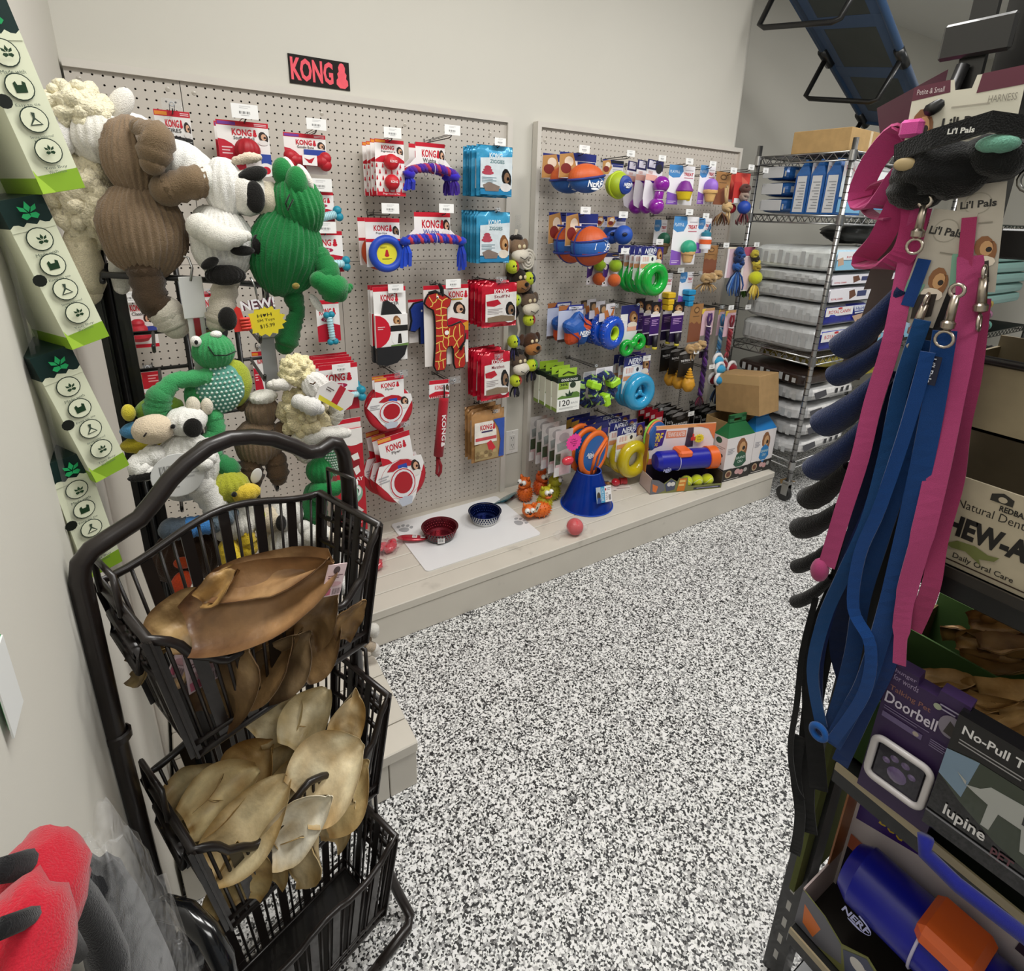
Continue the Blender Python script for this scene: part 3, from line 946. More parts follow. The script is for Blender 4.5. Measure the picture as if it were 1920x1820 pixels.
def middle_rows():
 # round pop-up ring with a blue rim
 T, w_, h = flat_card('flying_ring_pack', 'x', 'toy pack', (21.8,-7,59.06,5.08,6.77), 'f3f0ee',
  [('r', 0, 0, 1, .08, 'c8142c'), ('t', 'KONG', .24, .14, .66, .26, 'c8142c', .03), ('k', .68, .13, .77, .27, 'c8142c'), ('t', 'Pop-Ups', .3, .28, .62, .33, '3a3a3a', .01), ('f', .76, .14, .99, .4, BDOG), ('r', 0, .42, 1, .48, 'c8142c')], 'flying ring packs')
 m = MB()
 zc = -h * .68
 m.torus((.1, -1, zc), 2.05, .58, '1e48b8', 36, 12, sq=1.1)
 m.lathe([(2.0, 0), (1.7, .1), (0, .12)], '1c44b0', 30, 'y', (.1, -.5, zc))
 m.build('ring', 'rubber', T)
 m = MB()
 m.flat(circ(.1, zc, 1.62, 24), -1.1, 'e6dc3c')
 layers(m, 2.4, 2.4, [('k', .36, .26, .64, .68, 'b81828'), ('l', .2, .76, .8, .86, 2, '4a4520'), ('l', .1, .08, .5, .2, 2, '6a6428')], -1.1, -1.1, zc + 1.2)
 m.build('label', 'card', T)
 T2 = stack(T, 2, 3.2, 'blue rimmed round KONG flying ring with a yellow label, %s')[1]
 for c_ in T2.children:
  if c_.name.startswith('ring'):
   me = c_.data.copy()
   c_.data = me
   n = len(me.loops)
   me.color_attributes['Col'].data.foreach_set('color', list(lin('c8481c')) * n)
 T2['label'] = 'orange rimmed flying ring pack hanging behind the blue rimmed one'
 peg_hook((22.35,-9,60.47,2.53), 'wire hook with white tag above the blue rimmed flying ring')

 # card with a folded black disc
 T, w_, h = flat_card('soft_disc_pack', 'x', 'toy pack', (22.41,-7,49.39,5.01,11.31), 'f2f0ee',
  [('r', 0, 0, 1, .06, 'c8142c'), ('t', 'KONG', .22, .1, .62, .19, 'c8142c', .03), ('k', .66, .09, .76, .2, 'c8142c'), ('t', 'FLYER', .4, .2, .78, .24, '3a2a2a', .01)], 'soft black disc packs')
 m = MB()
 m.box((-w_ / 2 - .05, -.5, -h * .78), (w_ / 2 + .02, .1, -h * .34), 'efecea')
 layers(m, w_, h * .44, [('p', [(0, 0)] + [(.46 * math.sin(R(a)), .5 - .5 * math.cos(R(a))) for a in range(20, 181, 20)] + [(0, 1)], 'c8142c'), ('f', .52, .02, .8, .4, DOG), ('r', .45, .34, 1, .52, '181818'), ('e', .74, .76, .26, .22, 'f0f0ee'), ('p', [(.45, .94), (1, .9), (1, 1), (.45, 1)], '6a8a4a'), ('p', [(.66, .9), (.7, .6), (.78, .6), (.8, .9)], '2a2420'), ('l', .06, .34, .28, .46, 2, 'f0c8cc')], -.5, None, -h * .34)
 m.build('belly_band', 'card', T)
 m = MB()
 up = [(-w_ * .3, -h * .34), (-w_ * .22, -h * .17), (-w_ * .1, -h * .15), (w_ * .14, -h * .22), (w_ * .34, -h * .34)]
 dn = [(-w_ * .5, -h * .77), (w_ * .46, -h * .77), (w_ * .36, -h * .9), (w_ * .12, -h), (-w_ * .2, -h * 1.03), (-w_ * .5, -h)]
 m.prism(up, -.42, -.02, '1a1a1c')
 m.build('folded_disc_top', 'rubber', T)
 m = MB()
 m.prism(dn, -.7, -.02, '17171a')
 
 m.build('folded_disc', 'rubber', T)
 stack(T, 3, 1.2, 'card with a folded black rubber disc, %s')
 peg_hook((23.2,-7.6,49.21,2.37), 'wire hook with white tag above the folded black discs')

 # giraffe and the blue elephant behind it
 def flat_plush(nm, lab, p, base, edge, spots, outline, feats, L_):
  T, w_, h = flat_card('flat_plush_pack', lab, 'plush toy', p, 'efe9e4', L_)
  P = [(-w_ * .5 + a * w_, .25 - b * h) for a, b in outline]
  m = MB()
  m.prism(P, -1.1, -.5, base)
  m.tube([(q[0], -.8, q[1]) for q in P], .24, edge, 7, closed=True, up=(0, 1, 0))
  m.build('body', 'felt', T)
  feats(T, w_, h)
  return T
 go = [(.0, .16), (.06, .1), (.24, .08), (.36, .1), (.46, .14), (.54, .17), (.5, .24), (.44, .27), (.44, .42), (.46, .5), (.56, .5), (.76, .46), (.84, .52), (.83, .74), (.86, 1.0), (.82, 1.04), (.64, 1.04), (.61, .98), (.6, .8), (.56, .74), (.46, .75), (.42, .8), (.41, 1.0), (.37, 1.04), (.2, 1.04), (.16, .98), (.2, .7), (.2, .5), (.19, .36), (.16, .28), (.04, .24), (-.02, .2)]
 def gf(T, w_, h):
  m = MB()
  q = random.Random(5)
  X = lambda a: -w_ * .5 + a * w_
  Z = lambda b: .25 - b * h
  segs = [((.06,.12),(.14,.2)),((.14,.2),(.08,.24)),((.14,.2),(.24,.14)),((.24,.14),(.24,.08)),((.24,.14),(.34,.18)),((.34,.18),(.46,.15)),((.34,.18),(.32,.26)),((.2,.28),(.32,.26)),((.32,.26),(.44,.27)),((.2,.34),(.43,.35)),((.3,.26),(.31,.35)),((.2,.42),(.44,.42)),((.35,.35),(.33,.42)),((.2,.5),(.34,.5)),((.34,.42),(.34,.5)),((.34,.5),(.46,.5)),((.34,.5),(.36,.6)),((.2,.6),(.36,.6)),((.36,.6),(.46,.64)),((.46,.64),(.5,.52)),((.46,.64),(.46,.74)),((.46,.64),(.58,.62)),((.58,.62),(.64,.5)),((.58,.62),(.66,.7)),((.66,.7),(.8,.62)),((.72,.48),(.74,.65)),((.66,.7),(.58,.77)),((.66,.7),(.72,.8)),((.72,.8),(.84,.76)),((.19,.7),(.34,.68)),((.36,.6),(.34,.68)),((.34,.68),(.42,.78)),((.26,.69),(.28,.8)),((.18,.82),(.42,.8)),((.17,.92),(.41,.9)),((.3,.81),(.28,.91)),((.24,.92),(.24,1.03)),((.34,.9),(.36,1.02)),((.62,.86),(.72,.8)),((.62,.86),(.74,.92)),((.74,.92),(.84,.86)),((.74,.92),(.72,1.02))]
  for a, b in segs:
   m.ribbon([(X(a[0]), -1.125, Z(a[1])), (X((a[0] + b[0]) / 2 + q.uniform(-.02, .02)), -1.13, Z((a[1] + b[1]) / 2 + q.uniform(-.015, .015))), (X(b[0]), -1.125, Z(b[1]))], .15, 'ecc860', .02, (0, 0, 1) if abs(a[0] - b[0]) > abs(a[1] - b[1]) else (1, 0, 0))
  m.build('patches', 'felt', T)
  m = MB()
  m.ell((X(.24), -1.15, Z(.13)), (.2, .1, .26), 'f4f0ea', 10, 6)
  m.ell((X(.23), -1.25, Z(.135)), (.1, .06, .15), '181410', 8, 6)
  m.build('eye', 'plastic', T)
  m = MB()
  m.tube([(X(.36), -.9, Z(.12)), (X(.34), -1, Z(.03)), (X(.28), -1, Z(-.03))], [.28, .36, .22], '1a1614', 8)
  m.build('horn', 'felt', T)
  m = MB()
  m.tube([(X(.36), -.9, Z(.12)), (X(.2), -1, Z(.06)), (X(.06), -1, Z(.075))], [.2, .26, .2], '1a1614', 8)
  m.build('horn', 'felt', T)
  m = MB()
  m.tube([(X(.88), -1, Z(.6)), (X(.84), -1.2, Z(.7)), (X(.72), -1.3, Z(.8))], [.1, .14, .3], '1a1614', 8)
  m.build('tail', 'felt', T)
  m = MB()
  m.flat(circ(X(.43), Z(.57), .38), -1.22, 'f2eeea')
  m.build('round_tag', 'card', T)
 flat_plush('giraffe', 'red giraffe plush with yellow patch lines on a KONG card', (32.17,-6,49.13,7.88,13.05), 'b3261c', '181414', 1, go, gf,
   [('r', 0, 0, 1, .05, 'c8142c'), ('t', 'KONG', .55, .08, .88, .16, 'c8142c', .03), ('k', .9, .075, .98, .165, 'c8142c'), ('r', .62, .17, .86, .19, 'c8a020'), ('f', .62, .2, .95, .42, GIRL), ('p', [(.4, .46), (.6, .4), (1, .46), (1, .7), (.4, .7)], 'c01530'), ('p', [(.66, .56), (.8, .5), (1, .46), (1, .58)], 'e8a02c'), ('r', 0, .5, .35, 1, 'efe9e4')])
 eo = [(0, .2), (.1, .08), (.34, .04), (.5, .14), (.56, .3), (.8, .34), (.95, .5), (.96, 1), (.7, 1), (.66, .8), (.5, .8), (.48, 1), (.24, 1), (.24, .6), (.1, .7), (-.02, .68), (.04, .46)]
 def ef(T, w_, h):
  m = MB()
  m.ell((-w_ * .5 + .28 * w_, -1.15, .25 - .24 * h), (.16, .08, .2), 'e8e8f0', 8, 6)
  m.build('eye', 'plastic', T)
 flat_plush('elephant', 'dark blue elephant plush peeking out behind the red giraffe', (30.4,-2.4,46.52,6.65,7.13), '22409c', '10131c', 0, eo, ef, [('r', 0, 0, 1, .06, 'c8142c')])
 peg_hook((32.45,-8,49.6,2.58), 'wire hook with white tag above the red giraffe')

 # flyers: red rings with winged cards
 wing = [(.2, 0), (.82, 0), (.82, .36), (.97, .38), (1, .5), (.84, .74), (.72, .92), (.62, 1), (.42, 1), (.3, .88), (.2, .74), (.02, .54), (.14, .36), (.2, .36)]
 for lab, p, n, dy, rz, hk in (('upper red ring flyer with winged white card, %s', (21.46,-7,35.76,7.5,8.45), 2, 1.6, 0, (23.21,-8.5,36.28,2.14)), ('lower red ring flyer with winged white card, %s', (21.73,-7,26.08,8.65,13.16), 3, 1.7, -8, (23.42,-9,28.13,1.69))):
  loc, w_, h = dims(p)
  T = thing('ring_flyer_pack', 'x', 'toy pack', loc, (0, rz, 0), 'red ring flyers')
  m = MB()
  zc = -h * .6
  m.torus((.1, -.3, zc), w_ * .41, w_ * .1, 'b8182a', 36, 10, sq=.55)
  m.build('ring', 'rubber', T)
  m = MB()
  card(m, w_, h, 'f2f0ef', [('r', .2, 0, .82, .07, 'c8142c'), ('r', .2, .012, .45, .055, 'e8a040'), ('t', 'KONG', .33, .11, .63, .2, 'c8142c', .03), ('k', .65, .105, .72, .205, 'c8142c'), ('t', 'Flyer', .42, .21, .6, .26, '4a3a3a', .01),
   ('p', [(.2, .24), (.34, .3), (.4, .36), (.2, .36)], 'c8142c'), ('p', [(.26, .46), (.38, .38), (.55, .35), (.7, .38), (.8, .44), (.72, .48), (.55, .44), (.38, .48)], 'b81a2c'), ('r', .48, .42, .66, .54, '2c4cb0'), ('f', .72, .4, .92, .62, GIRL), ('l', .08, .5, .28, .6, 3, 'b0b0b6'), ('e', .52, .68, .26, .22, 'f2f0ef'), ('e', .52, .68, .25, .21, 'c02034'), ('e', .52, .68, .23, .195, 'e9e9ee'), ('p', [(.36, .9), (.5, .86), (.66, .9), (.62, 1), (.42, 1)], 'c3cad8'), ('e', .53, .67, .185, .155, 'b01424')], .05, .25, wing)
  o = m.build('card', 'card', T)
  o.location.y = -.75 * S
  stack(T, n, dy, lab, dx=-.35 if n == 3 else 0)
  peg_hook(hk, 'wire hook with clear tag above the ' + ('upper' if n == 2 else 'lower') + ' red ring flyers', 'c')

 # long red stick
 loc, w_, h = dims((30.76,-6,33.56,3.68,3.08))
 T = thing('stick_toy', 'long red fabric stick with white KONG lettering and rope loop', 'dog toy', loc, (0, 2, 0))
 m = MB()
 card(m, w_, h, 'f2eeee', [('r', 0, 0, 1, .22, 'c8142c'), ('t', 'KONG', .28, .3, .66, .55, 'c8142c', .02), ('k', .7, .3, .78, .55, 'c8142c'), ('f', .8, .25, .98, .75, BDOG), ('p', [(0, .78), (.3, .64), (.7, .64), (1, .76), (1, .86), (0, .9)], 'c8142c')] + [('p', [(.02 + i * .1, .9), (.07 + i * .1, 1), (.12 + i * .1, .9)], 'c8142c') for i in range(9)])
 m.build('card', 'card', T)
 m = MB()
 L_ = 10.2
 m.tube([(.7, -.3, -2.9), (.65, -.4, -3.3), (.3, -.4, -3 - L_ * .5), (-.15, -.4, -3 - L_)], [.8, .84, .84, .82], 'ad1c2c', 16)
 m.build('stick', 'fabric', T)
 m = MB()
 m.txt('KONG', .0, -10.2, .75, -5.6, 'f2e8e8', -1.26, .03, vert=True)
 m.flat([(p * .7 - .05, -10.4 - q_ * .9) for p, q_ in [(1 - b, a) for a, b in KONGSIL]], -1.26, 'f2e8e8')
 m.build('lettering', 'fabric', T)
 m = MB()
 m.tube([(.7, -.3, -.6), (.8, -.35, -2), (.72, -.35, -3)], .13, '2a1818', 6)
 P = [(-.2, -.4, -13), (-.15, -.6, -14), (.25, -.7, -15), (.2, -.7, -16.2), (-.2, -.7, -16.9), (-.45, -.6, -16.4), (-.3, -.5, -15), (-.25, -.4, -13)]
 m.tube(P, .3, '8a1a24', 8)
 m.build('loop', 'web', T)
 peg_hook((32.53,-8,33.86,2.29), 'wire hook with clear tag above the long red stick', 'c')

 # things half hidden behind the plush stand
 T, w_, h = flat_card('snowman_toy_pack', 'red rubber snowman toy on a KONG Classic card at far left', 'toy pack', (-9.12,-3,48.95,3.41,6.49), 'efece8', kong_layers('Classic', face=None, arcs=False, extra=[('f', .62, .32, .88, .56, GIRL), ('r', .6, .58, 1, .72, '3a4a9c'), ('r', 0, .93, 1, 1, 'c8142c')]))
 m = MB()
 m.lathe([(0, -1.6), (.9, -1.55), (1.25, -1.1), (1.2, -.7), (.95, -.45), (1.0, -.1), (.9, .2), (.72, .4), (.74, .7), (.6, 1.0), (.35, 1.15), (0, 1.2)], 'b0182a', 22, 'z', (-.2, -1, -h * .55))
 m.build('snowman', 'rubber', T)
 peg_hook((-9.48,-4,49.13,2.5), 'wire hook with white tag above the red snowman toy')
 T, w_, h = flat_card('tyre_toy_pack', 'black tyre toy on a KONG TIRES card behind the monkey foot', 'toy pack', (-1.38,-3,49.26,3.63,7.29), 'eeebe8', kong_layers('TIRES', face=None))
 m = MB()
 m.torus((.1, -.75, -h * .68), 1.3, .66, '19191b', 28, 12, sq=.95)
 m.build('tyre', 'rubber', T)
 m = MB()
 m.flat(circ(.1, -h * .68, .8), -.2, '9a8a50')
 m.build('centre_label', 'card', T)
 peg_hook((-0.93,-3.6,49.41,1.4), 'wire hook with clear tag above the tyre toy behind the monkey foot', 'c')
 T, w_, h = flat_card('chew_toy_pack', 'KONG EXTREME card low at the left behind the stand post', 'toy pack', (-9.66,-2,38.95,3.17,7.58), 'eeebe8',
  [('r', 0, 0, 1, .3, 'b81828'), ('r', .04, .04, .4, .12, 'e89030'), ('l', .6, .05, .96, .2, 3, 'e8a0a0'), ('t', 'KONG', .06, .36, .66, .52, 'c8142c', .03), ('k', .72, .34, .86, .53, 'c8142c'), ('t', 'EXTREME', .12, .55, .7, .63, '2a1a1a', .01)])
 T, w_, h = flat_card('chew_toy_pack', 'narrow orange topped KONG card behind the right stand post', 'toy pack', (4.55,-2,40.3,2.27,6.54), 'eeebe8', kong_layers('', tagc='e8902c', face=None))
 peg_hook((4.8,-3,41.15,1.06), 'wire hook with clear tag above the narrow orange topped card', 'c')
 peg_hook((-9.18,-3,39.86,1.11), 'wire hook with clear tag above the KONG EXTREME card', 'c')
 T, w_, h = flat_card('chew_toy_pack', 'small KONG card low behind the monkey body above the stand rail', 'toy pack', (-9.62,-1.5,53.94,2.31,3.06), 'eeebe8', [('k', .4, .1, .8, .8, 'c8142c'), ('r', 0, .85, 1, 1, 'c8142c'), ('p', [(0, 0), (.3, 0), (.5, .4), (0, .5)], 'd88890')])

 # red boxed tray toy
 x, Y, zt, w_, h = (14.37,-9,29.17,4.21,17.92)
 T = thing('treat_tray_box', 'tall red and white KONG bite tray box behind the basket post', 'box', (x, Y, zt))
 m = MB()
 m.box((-w_ / 2, 0, -h), (w_ / 2, 2.6, -.4), 'b81628')
 layers(m, w_, h, [('r', 0, .02, 1, .16, 'efece8'), ('t', 'KONG', .1, .05, .5, .09, 'c8142c', .02), ('k', .45, .1, .9, .17, 'f2eeea'), ('e', .5, .34, .36, .11, '8c101c'), ('p', [(.55, .26), (.8, .24), (.86, .3), (.64, .31)], 'f0ece8'), ('p', [(.6, .38), (.8, .36), (.86, .42), (.7, .45)], 'f0ece8'),
  ('t', 'BITE TRAY', .02, .47, .94, .505, 'f4eeee', .02), ('e', .5, .62, .4, .1, '8cb8a4'), ('e', .4, .6, .16, .05, 'e8ece8'), ('e', .42, .6, .07, .025, '202020'), ('e', .7, .6, .14, .05, 'e8ece8'), ('e', .7, .6, .06, .025, '202020'), ('p', [(.2, .76), (.6, .72), (.9, .8), (.5, .84)], 'd8d0cc'), ('l', .1, .9, .8, .95, 2, 'e8c0c4')], 0)
 m.build('carton', 'card', T)
 m = MB()
 m.box((-w_ / 2, .4, -.4), (w_ / 2, .5, 1.2), 'efece8')
 m.box((-w_ / 2, .38, .5), (w_ / 2, .39, 1.2), 'c8142c')
 m.build('hang_tab', 'card', T)
 peg_hook((x, Y + 1, zt + .4), 'wire hook with clear tag holding the red tray box', 'c')

top_row(); ropes(); treat_bags(); duos(); middle_rows()
# ---------------------------------------------------------------- orange, blue and mixed goods on the right pegboard
def nerf(m, cx, zc, w_, y, col='f2f4f8'):
 m.txt('NERF', cx - w_ * .5, zc - w_ * .16, cx + w_ * .42, zc + w_ * .17, col, y, .03, .25)
 m.tube([(cx - w_ * .1 + w_ * .62 * math.cos(R(a)), y, zc + w_ * .3 * math.sin(R(a)) + w_ * .03) for a in range(-100, 92, 16)], [w_ * .01 + w_ * .035 * (i / 12) for i in range(13)], col, 4, flat=.3)
 m.flat(circ(cx, zc - w_ * .24, w_ * .26, 12, w_ * .055), y, col)
NV = [('r', 0, 0, 1, .3, '1e2a78'), ('p', [(0, .1), (.35, 0), (.45, .5), (.3, .95), (0, 1)], 'b98a52'), ('e', .25, .35, .12, .2, 'e8d8c4'), ('e', .18, .62, .14, .2, '7a2a28'), ('r', .48, .32, .98, .44, '243078'), ('l', .5, .55, .95, .8, 2, 'c2c0d8')]

def hooks_only(rows):
 for p, lab, k in rows:
  peg_hook(p, lab, k)

def nerf_balls():
 # football with a blue lower half
 def football(p, name, lab, n, dy, group, round_=False):
  loc, w_, h = dims(p)
  T = thing(name, 'x', 'toy pack', loc, (0, 0, 0), group)
  m = MB()
  card(m, w_ * .95, h * .62, 'e8e6ee', NV)
  m.build('card', 'card', T)
  rx, rz, zc = w_ * (.42 if not round_ else .46), h * (.36 if not round_ else .38), -h * .58
  m = MB()
  def cf(q):
   t = (q.z - zc) - .16 * q.x + (-.1)
   if round_:
    return '2a62b0' if -rz * .32 < t < rz * .34 else 'c2521e'
   return 'cc5a22' if t > 0 else '1f5aa4'
  m.ell((.2, -2.2, zc), (rx, rz * .95, rz), 'cc5a22', 36, 26, colf=cf)
  m.build('ball', 'rubber', T)
  m = MB()
  for off in ((0.1,) if not round_ else (-.32 * rz, .34 * rz)):
   pts = []
   k = math.sqrt(max(.05, 1 - (off / rz) ** 2))
   for i in range(28):
    a = 2 * PI * i / 28
    X = rx * 1.01 * math.cos(a) * k
    pts.append((.2 + X, -2.2 + rz * .97 * math.sin(a) * k, zc + off + .16 * X))
   m.tube(pts, .2, '22307e', 6, closed=True)
  if round_:
   m.tube([(.2 - rx * .99, -2.2 + .3 * math.sin(R(a)), zc + rz * .95 * math.cos(R(a))) for a in range(0, 1)] + [(.2 + rx * math.cos(R(a)), -2.2, zc + rz * math.sin(R(a))) for a in range(60, 301, 15)], .18, '22307e', 6)
  m.build('seam', 'rubber', T, kindtag=None)
  m = MB()
  nerf(m, .5, zc - (rz * .38 if not round_ else -.02 * rz), rx * .95, -2.2 - rz * .9)
  m.build('lettering', 'card', T)
  stack(T, n, dy, lab)
 football((55.61,-8,70.07,8.12,6.41), 'football_pack', 'orange and blue NERF football on its card, %s', 2, 4.6, 'football packs')
 football((56.85,-8.5,60.58,7.32,8.71), 'basketball_pack', 'orange and blue NERF basketball on its card, %s', 2, 5, 'basketball packs', True)
 # star shaped blaster balls
 loc, w_, h = dims((57.15,-6.5,44.51,6.75,7.16))
 T = thing('star_ball_pack', 'x', 'toy pack', loc, (0, 0, 0), 'star ball packs')
 m = MB()
 card(m, w_ * .85, h * .95, 'c4cbe0', [('r', 0, 0, 1, .14, '27348c'), ('p', [(0, 0), (.4, 0), (.3, .12), (0, .14)], 'a86a3c'), ('r', .4, .04, .95, .12, 'dfe2ec'), ('r', 0, .92, 1, 1, '3a2a24')])
 m.build('card', 'card', T)
 m = MB()
 zc = -h * .56
 V = []
 n = 30
 def cf(q):
  a = math.atan2(q.z - zc, q.x - .3)
  return 'c4481e' if (R(5) < a < R(75) or R(-170) < a < R(-95)) and (abs(q.x - .3) + abs(q.z - zc)) > .4 * w_ * .5 else '1c55a6'
 P, Fc = [], []
 nu, nv = 30, 10
 for j in range(nv + 1):
  t = PI * j / nv
  for i in range(nu):
   a = 2 * PI * i / nu
   rr = w_ * .44 * (1 + .14 * math.cos(5 * a - 1.2) * math.sin(t))
   P.append(Vector((.3 + rr * math.sin(t) * math.cos(a), -1.6 - 1.7 * math.cos(t), zc + rr * math.sin(t) * math.sin(a))))
 for j in range(nv):
  for i in range(nu):
   f = (j * nu + i, j * nu + (i + 1) % nu, (j + 1) * nu + (i + 1) % nu, (j + 1) * nu + i)
   qd = sum((P[k] for k in f), Vector()) / 4
   m.add([P[k] for k in f], [(0, 1, 2, 3)], cf(qd), True)
 m.build('star_ball', 'rubber', T)
 m = MB()
 m.tube([(.3 - .1 * w_, -2.9, zc + .46 * w_), (.3 + .12 * w_, -3.2, zc + .2 * w_), (.3 + .46 * w_, -2.4, zc + .05 * w_)], .12, '1a2f7c', 5)
 m.build('seam', 'rubber', T)
 m = MB()
 m.tube([(.3 - .46 * w_, -2.4, zc + .08 * w_), (.3 - .1 * w_, -3.25, zc - .2 * w_), (.3 - .02 * w_, -2.6, zc - .46 * w_)], .12, '1a2f7c', 5)
 m.build('seam', 'rubber', T)
 m = MB()
 nerf(m, .9, zc - .4, 2.4, -3.35)
 m.build('lettering', 'card', T)
 stack(T, 2, 3.6, 'blue and orange star shaped NERF ball pack, %s')
 # lime ball with a blue front
 loc, w_, h = dims((65.06,-6,69.77,5.15,5.97))
 T = thing('turf_ball_pack', 'lime ball with a round blue NERF front on a narrow card', 'toy pack', loc)
 m = MB()
 card(m, w_ * .95, h * .42, 'd8d4dc', NV + [('r', .4, .02, 1, .2, '20242c')])
 m.build('card', 'card', T)
 zc = -h * .66
 m = MB()
 m.ell((-.1, -1.7, zc), (2.25, 2.1, 2.2), 'a5bc1c', 26, 16)
 m.torus((-.1, -1.9, zc), 2.1, .3, 'b4cc22', 28, 8)
 m.build('ball', 'rubber', T)
 m = MB()
 m.lathe([(1.6, 0), (1.5, .35), (1.0, .62), (0, .7)], '1c3f96', 24, 'y', (.25, -3.2, zc))
 m.build('front_disc', 'rubber', T)
 m = MB()
 nerf(m, .3, zc, 1.9, -3.98)
 m.build('lettering', 'card', T)
 # two blue treat balls
 loc, w_, h = dims((66.93,-6,60.22,5.65,4.48))
 T = thing('treat_ball_pack', 'x', 'toy pack', loc, (0, 0, 0), 'blue treat ball packs')
 m = MB()
 card(m, w_ * .8, h * .42, 'd9d6de', NV)
 m.build('card', 'card', T)
 m = MB()
 m.ell((.6, -1.5, -h * .66), (1.75, 1.7, 1.75), '1c4fae', 22, 14)
 m.build('ball', 'rubber', T)
 m = MB()
 m.ell((-.3, -2.9, -h * .62), (.62, .3, .36), '101a3c', 12, 8)
 m.build('slot', 'rubber', T)
 stack(T, 2, 3.2, 'round blue treat ball with a dark slot, %s')
 hooks_only([((55.61,-9.5,70.65,2.18), 'wire hook with white tag above the orange and blue footballs', 'w'), ((67.69,-7.5,71.03,1.9), 'wire hook with white tag above the lime ball', 'w'), ((56.24,-10,61.12,2.16), 'wire hook with white tag above the basketballs', 'w'),
  ((67.13,-7.5,60.64,2.15), 'wire hook with white tag above the blue treat balls', 'w'), ((57.42,-8,44.21,0.78), 'bent wire hook with tiny clip above the star balls', 'c')])

def bones_and_treats():
 # purple bones
 loc, w_, h = dims((73.53,-8,70.22,4.09,9.6))
 T = thing('purple_bone_pack', 'x', 'toy pack', loc, (0, 4, 0), 'purple bone packs')
 m = MB()
 card(m, w_, h * .88, 'eceaee', [('r', 0, 0, 1, .2, '252458'), ('r', .1, .02, .5, .16, 'd8d4e2'), ('r', .1, .22, .6, .3, 'f4eef0'), ('b', .14, .23, .4, .29, 'c87a6a'), ('r', 0, .3, .7, .42, 'e8b4a4'), ('e', .75, .16, .2, .1, '2a2a2e'), ('p', [(.3, .42), (1, .42), (1, .6)], '4a1c86')], outline=[(0, 0), (1, 0), (1, .5), (.7, .95), (.4, 1), (.1, .95), (0, .8)])
 m.build('card', 'card', T)
 m = MB()
 for z_, r_ in ((-h * .4, 1.5), (-h * .8, 1.45)):
  m.ell((.9 + (.0 if r_ > 1.46 else -.5), -1.3, z_), r_, '8a1a9c', 20, 12)
 m.tube([(.9, -1.3, -h * .4), (.4, -1.3, -h * .8)], .85, '8a1a9c', 14)
 m.build('bone', 'gloss', T)
 MB().torus((.75, -1.3, -h * .52), .95, .06, 'e8d8ec', 16, 5, 'z').build('tie', 'plastic', T)
 MB().torus((.6, -1.3, -h * .68), .95, .06, 'e8d8ec', 16, 5, 'z').build('tie', 'plastic', T)
 stack(T, 3, 2.6, 'shiny purple bone toy tied to a card, %s', jr=1)
 # playful treat cards
 def treat(nm, lab, p, toy, L_=(), rot=0, n=1, dy=2):
  T, w_, h = flat_card(nm, lab, 'toy pack', p, 'f2f0f4', [('p', [(0, 0), (.5, 0), (.55, .14), (.42, .3), (.16, .32), (0, .26)], '4a8cc8'), ('t', 'PLAYFUL', .04, .13, .42, .2, 'dce8f2', .01), ('l', .62, .09, .94, .14, 1, 'c0b8c0'), ('t', 'TREAT', .58, .17, .95, .25, 'c02838', .03), ('l', .6, .28, .95, .33, 1, 'c87888'), ('p', [(0, .68), (.4, .74), (.44, 1), (0, 1)], '8a5cc0'), ('l', .04, .9, .36, .97, 2, 'e8d8f2'), ('e', .85, .85, .08, .04, 'd8c040')] + list(L_))
  toy(T, w_, h)
  return T
 def cupcake(T, w_, h):
  m = MB()
  m.lathe([(0, 0), (1.05, 0), (1.2, .2), (1.45, 1.3), (1.5, 1.5)], 'e0c41c', 30, 'z', (.1, -1, -h * .84), ribs=15, rd=.03)
  m.build('cup', 'rubber', T)
  m = MB()
  m.lathe([(1.5, 0), (1.62, .15), (1.5, .5), (1.1, 1.3), (.8, 1.8), (.3, 1.95), (0, 2)], '7a1e8c', 24, 'z', (.1, -1, -h * .84 + 1.5))
  m.build('icing', 'rubber', T)
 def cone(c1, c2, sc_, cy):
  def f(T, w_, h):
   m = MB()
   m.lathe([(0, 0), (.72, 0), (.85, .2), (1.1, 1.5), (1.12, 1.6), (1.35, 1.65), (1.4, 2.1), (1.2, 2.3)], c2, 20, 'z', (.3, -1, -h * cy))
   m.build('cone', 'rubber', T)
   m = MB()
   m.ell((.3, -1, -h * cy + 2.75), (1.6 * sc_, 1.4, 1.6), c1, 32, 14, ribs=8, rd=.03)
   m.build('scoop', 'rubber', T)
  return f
 def bottle(T, w_, h):
  m = MB()
  m.lathe([(0, 0), (1.1, 0), (1.15, .2), (1.15, 2.2), (.8, 2.6)], 'ecebf2', 18, 'z', (-.3, -1, -h * .84))
  m.lathe([(1.18, 1), (1.18, 1.9)], 'e0602c', 18, 'z', (-.3, -1, -h * .84))
  m.build('bottle', 'rubber', T)
  m = MB()
  m.lathe([(.95, 0), (.95, .7), (.5, .9), (.4, 1.2), (0, 1.2)], '2a7c94', 16, 'z', (-.3, -1, -h * .84 + 2.5))
  m.build('cap', 'rubber', T)
  m = MB()
  m.tube([(-.2, -1, -h * .4), (.1, -1, -h * .24), (.5, -1, -h * .12), (.7, -1, -h * .2), (.4, -1, -h * .34)], .14, '2a5f86', 6)
  m.build('strap', 'rubber', T)
 def boxtoy(col):
  def f(T, w_, h):
   for i, (wd, z_) in enumerate(((1.5, .62), (1.2, .8), (1.0, .96))):
    MB().box((-wd * .6, -2, -h * z_), (wd * .8, -.05, -h * z_ + h * .15), col, .15).build('tier', 'rubber', T)
  return f
